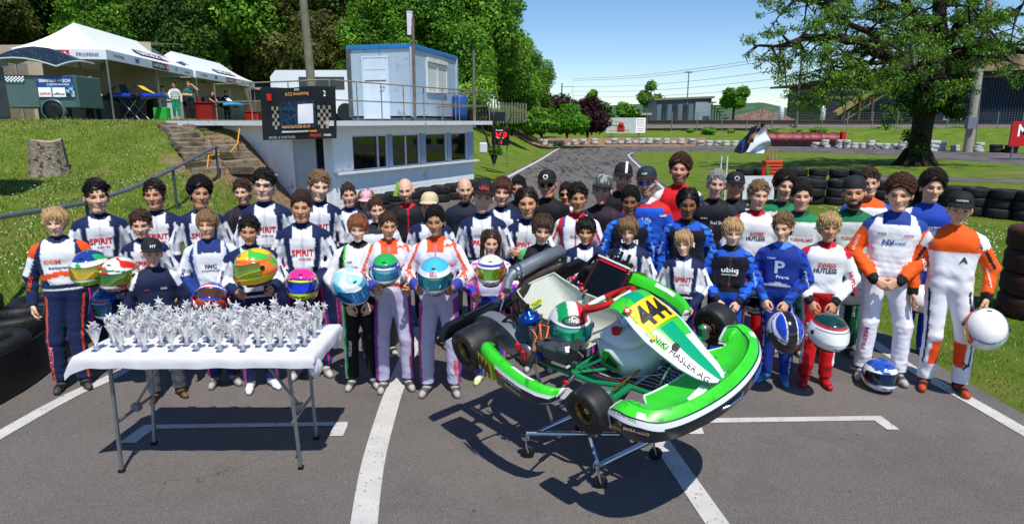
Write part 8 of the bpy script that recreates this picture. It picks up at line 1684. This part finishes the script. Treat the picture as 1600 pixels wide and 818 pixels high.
# ------------------------------------------------------------------ the drivers, placed by where head and feet are
SPT = [('SPIRIT', 0, .708, .112, '#c01c2a', .034), ('RACING TEAM', .008, .674, .060, '#c01c2a', .011)]
GD = 'drivers and helpers posing for the group photo'
EXTRA = {'spirit': [('CHIRON', -.148, .70, .07, '#16264d', .013, 75), ('PARMA', .148, .70, .07, '#16264d', .013, -75), ('KART', -.062, .30, .07, '#e9e9ee', .014, 86), ('RACING', .0, .628, .05, '#dfe3ee', .009)],
 'orange_navy': [('FREEM', -.075, .20, .13, '#f07a9a', .022, 84), ('SEDE', -.150, .62, .08, '#e8521c', .018, 75), ('CRG', .06, .642, .045, '#d8d8de', .010)],
 'ubiq': [('ubiq', .150, .66, .09, '#8fb8f0', .022, -75), ('ubiq', -.150, .68, .08, '#8fb8f0', .02, 75)],
 'praga': [('Praga', .150, .66, .10, '#9fb2dc', .02, -70), ('Praga', -.150, .66, .10, '#9fb2dc', .02, 70), ('IPK', .075, .30, .06, '#9fb2dc', .02, -86), ('OMP', -.05, .775, .05, '#9fb2dc', .012)],
 'redwhite': [('HUTLESS', .152, .64, .13, '#c3122c', .022, -72), ('SWISS', -.152, .64, .10, '#c3122c', .02, 72), ('FREEM', -.075, .34, .10, '#f0d8d8', .02, 86)],
 'orangewhite': [('SPARCO', -.155, .70, .08, '#f8d8c8', .014, 75), ('minus', .06, .752, .04, '#c8303a', .01), ('SODI', .145, .62, .06, '#f0e8e8', .016, -75), ('FREEM', -.085, .22, .12, '#c04868', .018, 86)],
 'orangecap': [('alpinestars', .152, .62, .09, '#f8e0d0', .014, -75), ('A', -.10, .77, .03, '#6a7088', .02), ('A', .10, .77, .03, '#6a7088', .02), ('A', .085, .16, .05, '#30343c', .03, -80)],
 'lilac': [('SODI', -.145, .68, .07, '#d8552c', .018, 72), ('SODI', .145, .68, .07, '#d8552c', .018, -72), ('V', 0, .69, .07, '#e26a3a', .03), ('FREEM', .085, .16, .08, '#e25a3a', .016, -86)],
 'black_green': [('WILDKART', -.062, .25, .10, '#e6e6e8', .018, 86), ('OMP', -.05, .76, .03, '#1a1a1c', .010), ('KART', .14, .68, .05, '#222', .014, -72)],
 'green': [('TONY', .148, .68, .07, '#0e6a48', .016, -72), ('OTK', -.148, .68, .06, '#0e6a48', .016, 72)], 'green2': [('TONYKART', .062, .30, .12, '#cfe0d4', .018, -86), ('OTK', -.148, .68, .06, '#0e6a48', .016, 72)],
 'bluesuit': [('KOSMIC', .07, .22, .10, '#dfe6f4', .018, -86), ('OTK', .148, .66, .07, '#dfe6f4', .018, -72)], 'iwc': [('KART', .148, .68, .06, '#16264d', .014, -75), ('CRG', -.148, .68, .05, '#16264d', .014, 75)], 'girl': [('+', .15, .72, .05, '#f4f4f4', .03), ('SODI', -.148, .68, .06, '#e03a9a', .016, 72)],
 'fabluesuit': [('OMP', .10, .76, .04, '#ffffff', .014), ('RR', -.04, .66, .05, '#e8eef8', .03)], 'redblue': [('SPARCO', -.148, .68, .07, '#c8202c', .014, 72), ('RK', .05, .74, .03, '#c8202c', .014)], 'white_orange_blue': [('SODI', 0, .74, .07, '#e65a1c', .018)], 'redbull': [('AEGIS', -.02, .655, .07, '#c8ccd8', .012)]}
EXTRA['spirit'] = EXTRA['spirit'][:3] + EXTRA['spirit'][3:]
def P(px, top, chin, Y, label, suit, extra=.012, **k):
    t = AT(px, top, Y); h = t.z - extra; zc = Y * math.cos(PITCH) + (CAMH - t.z) * math.sin(PITCH)
    hs = min(1.30, max(.92, (chin - top) * zc / FPX / .272)); k.setdefault('hs', hs); k.setdefault('group', GD)
    q = random.Random(px * 7 + top); k.setdefault('hyaw', q.uniform(-.20, .20)); k.setdefault('htilt', q.uniform(-.05, .10)); k.setdefault('hroll', q.uniform(-.09, .09)); k.setdefault('lean', q.uniform(-.05, .05)); k.setdefault('stance', q.uniform(.85, 1.25)); k.setdefault('rz', -math.atan2(t.x, Y) * .8 + q.uniform(-.14, .14)); t.x -= k['lean'] * .3
    k['text'] = list(k.get('text', ())) + [e if e[4] != '#222' else e[:4] + ('#222226',) + e[5:] for e in EXTRA.get(suit, [])]
    return person(label, t.x, Y, h, suit, **k)
FV = .0125; BV = .0145
# ---- front row
b1 = P(72, 322, 373, 5.30, 'blond boy in orange white and navy suit at the far left beside the tyres', 'orange_navy', skin='pale', hair='mop', hcol='blond', arms=('down', ((.17, -.02, .665), (.16, -.14, .63), (.3, -1, .1), (-1, 0, .2), 'grip')), hip=.10, lean=.0, shoe='#1a1a1c', sole='#555555', vox=FV, text=[('CGM', -.03, .735, .075, '#e8521c', .022), ('Swissgate', .0, .700, .10, '#16264d', .016)], rz=rad(24))
b2 = P(233, 371, 421, 5.10, 'small boy in black cap and navy polo shirt behind the trophy table', 'polo_navy', skin='fair', hair='short', hcol='dblond', cap=('dark_ny', '#14161c', None, 'NY', '#ffffff'), arms=('down', 'down'), shoe='#1c1c1c', sole='#8a6a2a', vox=FV, text=[('CRG', .045, .735, .035, '#dfe6f0', .014), ('kart', -.045, .735, .03, '#c8303a', .01)])
b3 = P(323, 326, 376, 5.40, 'boy with combed hair in white and blue suit with watch brand letters', 'iwc', skin='fair', hair='fringe', hcol='dblond', arms=('holdlow', 'holdlow'), shoe='#6a6058', sole='#c8c8c8', vox=FV, text=[('IWC', 0, .715, .06, '#1c2c5a', .024), ('SCHAFFHAUSEN', 0, .692, .10, '#1c2c5a', .010)])
b4 = P(386, 336, 387, 5.30, 'dark haired boy in navy suit holding an orange and yellow helmet', 'spirit', skin='tan', hair='messy', hcol='black', arms=('hold', 'hold'), shoe='#e6e6e6', sole='#e0e0e0', vox=FV, wide=1.08, text=SPT)
b5 = P(468, 297, 351, 5.60, 'curly brown haired boy in white suit holding a pink and yellow helmet', 'spirit', skin='tan', head='man', hair='curly', hcol='brown', arms=('holdlow', 'holdlow'), shoe='#8a8078', sole='#d8d8d8', vox=FV, text=SPT)
b6 = P(556, 332, 381, 5.35, 'ginger haired boy in black and lime suit holding a light blue helmet', 'black_green', skin='pale', hair='fringe', hcol='ginger', arms=('holdlow', 'holdlow'), shoe='#5a5450', sole='#d8d8d8', vox=FV, text=[('HORIZON', .0, .725, .08, '#b83040', .016), ('HUB', .055, .70, .03, '#1a1a1c', .014)])
b7 = P(606, 327, 377, 5.30, 'brown haired boy in lilac suit holding a green and blue helmet', 'lilac', skin='tan', hair='short', hcol='brown', arms=('hold', 'hold'), smile=True, shoe='#4e4a46', sole='#d0d0d0', vox=FV, stance=1.2, text=[('SODI KART', 0, .745, .10, '#1c2a5c', .016)])
b8 = P(681, 320, 374, 5.20, 'dark curly haired boy in lilac suit holding a blue and silver helmet', 'lilac', skin='olive', hair='curly', hcol='black', arms=('hold', 'hold'), shoe='#5c5650', sole='#c8c8c8', vox=FV, stance=1.25, text=[('SODI KART', 0, .745, .10, '#1c2a5c', .016)])
b9 = P(765, 357, 403, 5.45, 'long haired smiling girl in blue and pink suit holding a white and red helmet', 'girl', head='woman', skin='fair', hair='long', hcol='brown', arms=('hold', 'hold'), smile=True, shoe='#dfe6c8', sole='#c8e060', vox=FV)
b10 = P(845, 332, 386, 5.75, 'smiling boy in plain black suit with green shoulders behind the kart engine', 'black', skin='fair', hair='fringe', hcol='brown', smile=True, wide=1.05, vox=FV)
b11 = P(914, 337, 385, 5.80, 'smiling boy with black fringe in white suit behind the steering wheel', 'spirit', skin='tan', hair='fringe', hcol='black', smile=True, vox=FV)
b12 = P(985, 337, 384, 5.80, 'boy with light brown side parting in white suit behind the number plate', 'spirit', skin='fair', hair='mop', hcol='dblond', vox=FV, text=SPT, htilt=.12)
b13 = P(1072, 358, 402, 5.60, 'small blond laughing boy in white suit beside the front kart wheel', 'spirit', skin='pale', hair='mop', hcol='blond', smile=True, vox=FV, text=SPT, arms=('down', 'holdlow'), hroll=-.08)
b14 = P(1146, 338, 387, 5.55, 'blond boy in black suit with blue sleeves right of the kart', 'ubiq', skin='pale', hair='fringe', hcol='blond', arms=('holdlow', 'holdlow'), vox=FV, smile=True, text=[('ubiq', 0, .715, .10, '#ffffff', .040), ('RACING TEAM', 0, .690, .09, '#d8d8dc', .010), ('+', 0, .628, .016, '#d8201c', .014)])
b15 = P(1235, 331, 383, 5.45, 'boy in shiny dark blue suit with pale script on the chest', 'praga', skin='fair', hair='messy', hcol='dblond', arms=('holdlow', 'holdlow'), shoe='#1c6aa8', sole='#5aa0c8', vox=FV, hip=-.08, text=[('P', .0, .725, .055, '#b8c2dc', .075), ('Praga', .02, .665, .07, '#c8d0e4', .025)])
b16 = P(1302, 330, 382, 5.38, 'blond boy in white jacket and red trousers holding a white helmet', 'redwhite', skin='tan', hair='mop', hcol='blond', arms=('holdlow', 'holdlow'), shoe='#b81420', sole='#8a1018', vox=FV, hip=-.05, text=[('SWISS', .005, .738, .095, '#d0202c', .026), ('HUTLESS', .0, .706, .118, '#17181c', .028)])
b17 = P(1417, 271, 335, 5.50, 'tall boy with auburn curls in white and orange suit with hands folded', 'orangewhite', skin='fair', head='man', hair='bigcurl', hcol='reddish', arms=('clasp', 'clasp'), shoe='#4a4644', sole='#c8c8c8', vox=FV, htilt=.10, hyaw=-.12, hip=-.10, stance=1.35, text=[('NV', -.02, .715, .05, '#1c5c9c', .028), ('ADVANT', .02, .712, .07, '#1c5c9c', .014), ('SODI', -.055, .755, .035, '#1c1c20', .012)], rz=rad(-26))
b18 = P(1516, 298, 357, 5.25, 'boy in black cap and orange and white suit at the far right', 'orangecap', skin='fair', hair='short', hcol='brown', cap=('black_kb', '#111216', None, 'KARTBOX', '#ffffff'), arms=('down', 'side'), shoe='#161618', sole='#e0541c', vox=FV, stance=1.25, hip=-.10, text=[('A', .04, .70, .035, '#3a3c44', .03)], rz=rad(-28))
# ---- middle row
P(145, 279, 337, 6.05, 'tall dark haired boy in white team suit in front of the handrail', 'spirit', skin='fair', head='man', hair='swept', hcol='black', text=SPT, vox=BV, smile=True)
P(219, 326, 376, 5.85, 'boy with brown quiff in white team suit behind the small capped boy', 'spirit', skin='fair', hair='messy', hcol='brown', text=SPT, vox=BV)
P(241, 280, 332, 6.45, 'boy with brown curtained hair in white team suit under the handrail', 'spirit', skin='tan', head='man', hair='swept', hcol='dbrown', text=SPT, vox=BV)
P(306, 277, 331, 6.45, 'boy with frizzy black curls in white team suit', 'spirit', skin='tan', head='man', hair='bigcurl', hcol='black', text=SPT, vox=BV)
P(380, 278, 323, 6.95, 'young man with tousled hair and dark purple shirt half hidden in the back', 'purplepolo', skin='fair', head='man', hair='messy', hcol='brown', beard=.4, vox=BV)
P(410, 262, 320, 6.35, 'tall boy with black fringe and glasses in white team suit', 'spirit', skin='pale', head='man', hair='messy', hcol='black', glasses='clear', text=SPT, vox=BV)
P(492, 265, 318, 6.75, 'tall boy with short light brown hair in white team suit before the hut door', 'spirit', skin='pale', head='man', hair='messy', hcol='dblond', text=SPT, vox=BV)
P(544, 284, 327, 6.95, 'smiling man with receding brown hair behind the ginger boy', 'spirit', skin='fair', head='man', hair='short', hcol='brown', smile=True, vox=BV)
P(574, 296, 336, 7.2, 'person in pale pink cap mostly hidden behind the boys', 'whitebk', skin='fair', head='woman', hair='long', hcol='dblond', cap=('pink', '#d8a8b4'), vox=BV)
P(586, 306, 352, 6.15, 'boy with brown hair in white suit with black letters behind the lilac suits', 'whitebk', skin='fair', hair='short', hcol='brown', smile=True, text=[('LK', 0, .73, .04, '#17181c', .025)], vox=BV)
P(635, 277, 322, 7.1, 'bald bearded man in black and red top', 'blackred', skin='fair', head='man', hair='bald', hcol='brown', beard=.8, smile=True, vox=BV, extra=0)
P(672, 300, 346, 6.35, 'person in beige cap behind the dark curly boy', 'spirit', skin='tan', head='man', hair='short', hcol='brown', cap=('beige', '#cdb998'), vox=BV)
P(725, 276, 321, 7.1, 'bald man with dark stubble in navy padded vest', 'vest', skin='fair', head='man', hair='bald', hcol='dbrown', beard=.75, vox=BV, extra=0)
P(755, 282, 337, 6.2, 'boy in black cap and white team suit behind the girl', 'spirit', skin='fair', hair='short', hcol='brown', cap=('black_red', '#131418', None, 'ubiq', '#d83a3a'), text=[('SPIRIT', -.03, .695, .075, '#c8202c', .028), ('DYNAMIC', 0, .735, .09, '#2a3048', .014)], vox=BV, hyaw=.1)
P(785, 276, 327, 6.7, 'boy with auburn fringe in navy and white suit beside the black cap', 'spirit', skin='fair', hair='fringe', hcol='auburn', vox=BV)
P(810, 272, 315, 7.3, 'man with short dark hair at the back near the track edge', 'vest', skin='tan', head='man', hair='short', hcol='black', beard=.3, vox=BV)
P(824, 292, 346, 6.25, 'dark haired smiling woman in white team suit', 'spirit', skin='tan', head='woman', hair='tied', hcol='dbrown', smile=True, text=[('SPIRIT', -.02, .71, .09, '#c8202c', .028)], vox=BV, arms=('down', 'fold'))
P(857, 264, 312, 7.0, 'smiling man in black cap sunglasses and black shirt', 'blackshirt', skin='tan', head='man', hair='short', hcol='black', cap=('black_round', '#121316', None, 'O', '#ffffff'), glasses='dark', smile=True, vox=BV)
P(888, 283, 325, 7.2, 'man in dark glasses half hidden beside the black capped man', 'fabluesuit', skin='tan', head='man', hair='short', hcol='dbrown', glasses='dark', vox=BV)
P(903, 285, 337, 6.35, 'boy with short black hair in white suit with red and blue stripes', 'redblue', skin='olive', hair='messy', hcol='black', vox=BV, text=[('SPARCO', .0, .725, .07, '#1c2c6a', .013)])
P(940, 271, 324, 6.75, 'boy in camouflage cap and dark purple shirt', 'purplepolo', skin='fair', hair='short', hcol='brown', cap=('camo', '#4a4f3c', '#1b1e24', None, None, ('#8f9a9c', 22, .48, .54)), vox=BV)
P(971, 254, 302, 7.15, 'tall man in black cap at the back on the grey track', 'blackshirt', skin='fair', head='man', hair='short', hcol='brown', cap=('black_jump', '#131417', None, 'J', '#ffffff'), beard=.5, vox=BV)
P(985, 290, 341, 6.25, 'boy with tight black curls in black and blue suit', 'ubiq', skin='brown', hair='curly', hcol='black', text=[('ubiq', 0, .715, .10, '#ffffff', .04)], vox=BV)
P(1013, 259, 314, 6.7, 'man in dark cap and mirrored blue sunglasses in bright blue suit', 'fabluesuit', skin='fair', head='man', hair='short', hcol='brown', cap=('dark_teal', '#1b2a30', '#2a1418', 'OMP', '#d8e0e0'), glasses='blue', beard=.5, text=[('Alfa', 0, .735, .07, '#e8eef8', .03)], vox=BV)
P(1062, 240, 300, 6.95, 'tall man with curly brown hair and beard in red jacket', 'redjacket', skin='red', head='man', hair='bigcurl', hcol='auburn', beard=.7, vox=BV)
P(1078, 291, 346, 6.1, 'dark skinned boy with tied back hair in black and blue suit', 'ubiq', skin='brown', head='man', hair='tied', hcol='black', text=[('ubiq', 0, .72, .10, '#ffffff', .04)], vox=BV)
P(1117, 262, 314, 6.7, 'smiling grey haired man in dark sponsor shirt', 'redbull', skin='fair', head='man', hair='short', hcol='grey', smile=True, beard=.3, text=[('Red Bull', .03, .725, .08, '#d8d8dc', .022), ('HONDA', -.05, .75, .04, '#d8d8dc', .01), ('Visa', -.02, .68, .05, '#c8ccd8', .018)], vox=BV)
P(1152, 267, 314, 6.95, 'smiling man in black cap and speckled dark jacket', 'charcoal', skin='red', head='man', hair='short', hcol='grey', cap=('black_oval', '#15161a', None, 'O', '#c8ccd0'), smile=True, vox=BV)
P(1185, 280, 332, 6.15, 'boy with curly dark blond hair in white and red suit', 'redwhite', skin='fair', hair='messy', hcol='dblond', text=[('SWISS', .005, .735, .075, '#d0202c', .020), ('HUTLESS', .0, .708, .10, '#17181c', .024)], shoe='#b81420', sole='#e0e0e0', vox=BV)
P(1228, 267, 318, 6.75, 'boy with dark curls in pale green suit under the flag basket', 'green', skin='fair', head='man', hair='bigcurl', hcol='dbrown', vox=BV)
P(1256, 281, 333, 6.2, 'boy with short dark curls in green and white suit', 'green', skin='fair', head='man', hair='curly', hcol='dbrown', text=[('TONYKART', .02, .70, .12, '#a82430', .018)], vox=BV)
b50 = P(1335, 274, 331, 6.2, 'bearded man with backward cap in green and white suit', 'green2', skin='tan', head='man', hair='short', hcol='black', cap=('black_back', '#191c22'), capback=True, beard=1.0, smile=True, text=[('TONYKART', .0, .70, .12, '#a82430', .020)], vox=BV, arms=('down', 'down'), hip=.05)
P(1363, 262, 312, 6.75, 'smiling boy with brown hair in white orange and blue suit before the tyres', 'white_orange_blue', skin='fair', head='man', hair='messy', hcol='brown', smile=True, vox=BV)
b52 = P(1463, 266, 321, 6.15, 'boy with dark curls in blue suit between the two orange suits', 'bluesuit', skin='fair', head='man', hair='bigcurl', hcol='dbrown', shoe='#1c5cb0', sole='#e0e6f0', vox=BV, text=[('OTK', .02, .73, .06, '#dfe6f4', .02)], hip=-.02)

# ---- helmets in hands and on the ground
def HP(px, py, Y, label, key, rot, s=1.05): return helmet(label, key, AT(px, py, Y), rot, s, 'helmets of the drivers')
HP(141, 418, 5.02, 'green white and blue helmet with yellow visor under the blond boys arm', 'leftgreen', (rad(8), 0, rad(8)), 1.06)
HP(187, 428, 5.05, 'white and red helmet with yellow green visor left of the small capped boy', 'leftred', (rad(6), rad(4), rad(-6)), 1.06)
HP(171, 470, 5.2, 'blue helmet with white panel hanging low behind the trophies', 'leftblue', (rad(18), 0, rad(4)), 1.02)
HP(331, 466, 5.02, 'blue and orange helmet held low by the boy in the blue and white suit', 'iwc', (rad(-30), rad(8), rad(18)), 1.0)
HP(400, 417, 4.95, 'orange and yellow helmet held at chest height facing left', 'orange', (rad(6), rad(-5), rad(-42)), 1.12)
HP(472, 444, 5.15, 'pink and lime helmet with dark blue visor', 'pink', (rad(0), rad(4), rad(10)), 1.02)
HP(546, 446, 5.0, 'light blue and white helmet tipped on its side', 'teal', (rad(22), rad(-22), rad(42)), 1.08)
HP(603, 420, 4.92, 'green topped helmet with blue visor', 'greenblue', (rad(12), 0, rad(4)), .92)
HP(680, 430, 4.85, 'silver helmet with light blue crown and checked chin', 'bell', (rad(14), 0, rad(2)), 1.06)
HP(767, 422, 5.05, 'white helmet with orange mirrored visor and red edges', 'girl', (rad(4), 0, rad(0)), .95)
HP(1227, 516, 5.08, 'white helmet with black centre stripe and blue crown', 'silver', (rad(52), 0, rad(0)), 1.10)
HP(1294, 517, 5.02, 'white helmet with small black vent holes and dark green crown', 'dots', (rad(8), 0, rad(6)), 1.14)
HP(1181, 471, 5.75, 'red and black helmet behind the boy in black and blue', 'red', (rad(-10), 0, rad(-10)), .95)
HP(1330, 456, 5.95, 'plain white helmet held behind the blond boy with red trousers', 'white', (rad(-10), 0, rad(60)), .98)
HP(1440, 467, 5.95, 'plain white helmet hanging between the two orange suits', 'white', (rad(10), 0, rad(90)), 1.05)
HP(1540, 514, 5.02, 'large white helmet with orange visor held at the far right', 'whiteorange', (rad(-55), rad(0), rad(152)), 1.18)
g_ = G(1386, 617); helmet('white blue and red helmet standing on the asphalt at the tall boys feet', 'ground', (g_.x, g_.y + .14, .132), (rad(-2), 0, rad(-6)), 1.08, 'helmets of the drivers')

# ---- people in the paddock
def PB_(px, top, bot, Y, z0, label, suit, **k):
    t = AT(px, top, Y); return person(label, t.x, Y, t.z - z0, suit, z0=z0, vox=.022, hands=0, group='people in the paddock tents', **k)
PB_(271, 128, 190, 26.6, 2.34, 'woman in beige jacket and green trousers standing before the tents', 'greentrousers', head='woman', hair='short', hcol='dbrown', glasses='dark', skin='fair', arms=('reach', 'down'), rz=0.3, shoe='#c8a080')
PB_(294, 127, 190, 27.2, 2.34, 'man in teal shirt shading his eyes before the tents', 'teal', head='man', hair='short', hcol='dblond', skin='fair', arms=('fold', 'brow'), rz=0.2, glasses='dark')
PB_(133, 118, 184, 21.6, 2.30, 'grey haired mechanic bending at the back of the trailer', 'mechanic', head='man', hair='short', hcol='grey', arms=('reach', 'reach'), rz=1.3, bend=.3)
PB_(147, 122, 184, 22.6, 2.30, 'mechanic in black leaning over the trailer', 'mechanic', head='man', hair='messy', hcol='black', arms=('reach', 'reach'), rz=-1.3, bend=.3)
PB_(253, 134, 190, 28.6, 2.34, 'man in light shirt in the shade of the nearer tent', 'whiteshirt', head='man', hair='short', hcol='brown', rz=.4)
PB_(326, 140, 188, 33.5, 2.34, 'mechanic in black working on a kart between the tents', 'mechanic', head='man', hair='short', hcol='brown', arms=('reach', 'reach'), rz=1.2, bend=.35)
PB_(190, 138, 186, 27.8, 2.34, 'mechanic in black crouched over the blue kart under the nearer tent', 'mechanic', head='man', hair='short', hcol='dbrown', arms=('reach', 'reach'), rz=.8, bend=.3)
PB_(218, 140, 188, 29.5, 2.34, 'person in dark shirt standing deep under the nearer tent', 'blackshirt', head='man', hair='short', hcol='brown', rz=-.5)
PB_(352, 142, 188, 37.0, 2.34, 'person in navy vest at the back of the farther tent', 'vest', head='man', hair='short', hcol='dbrown', rz=.5)
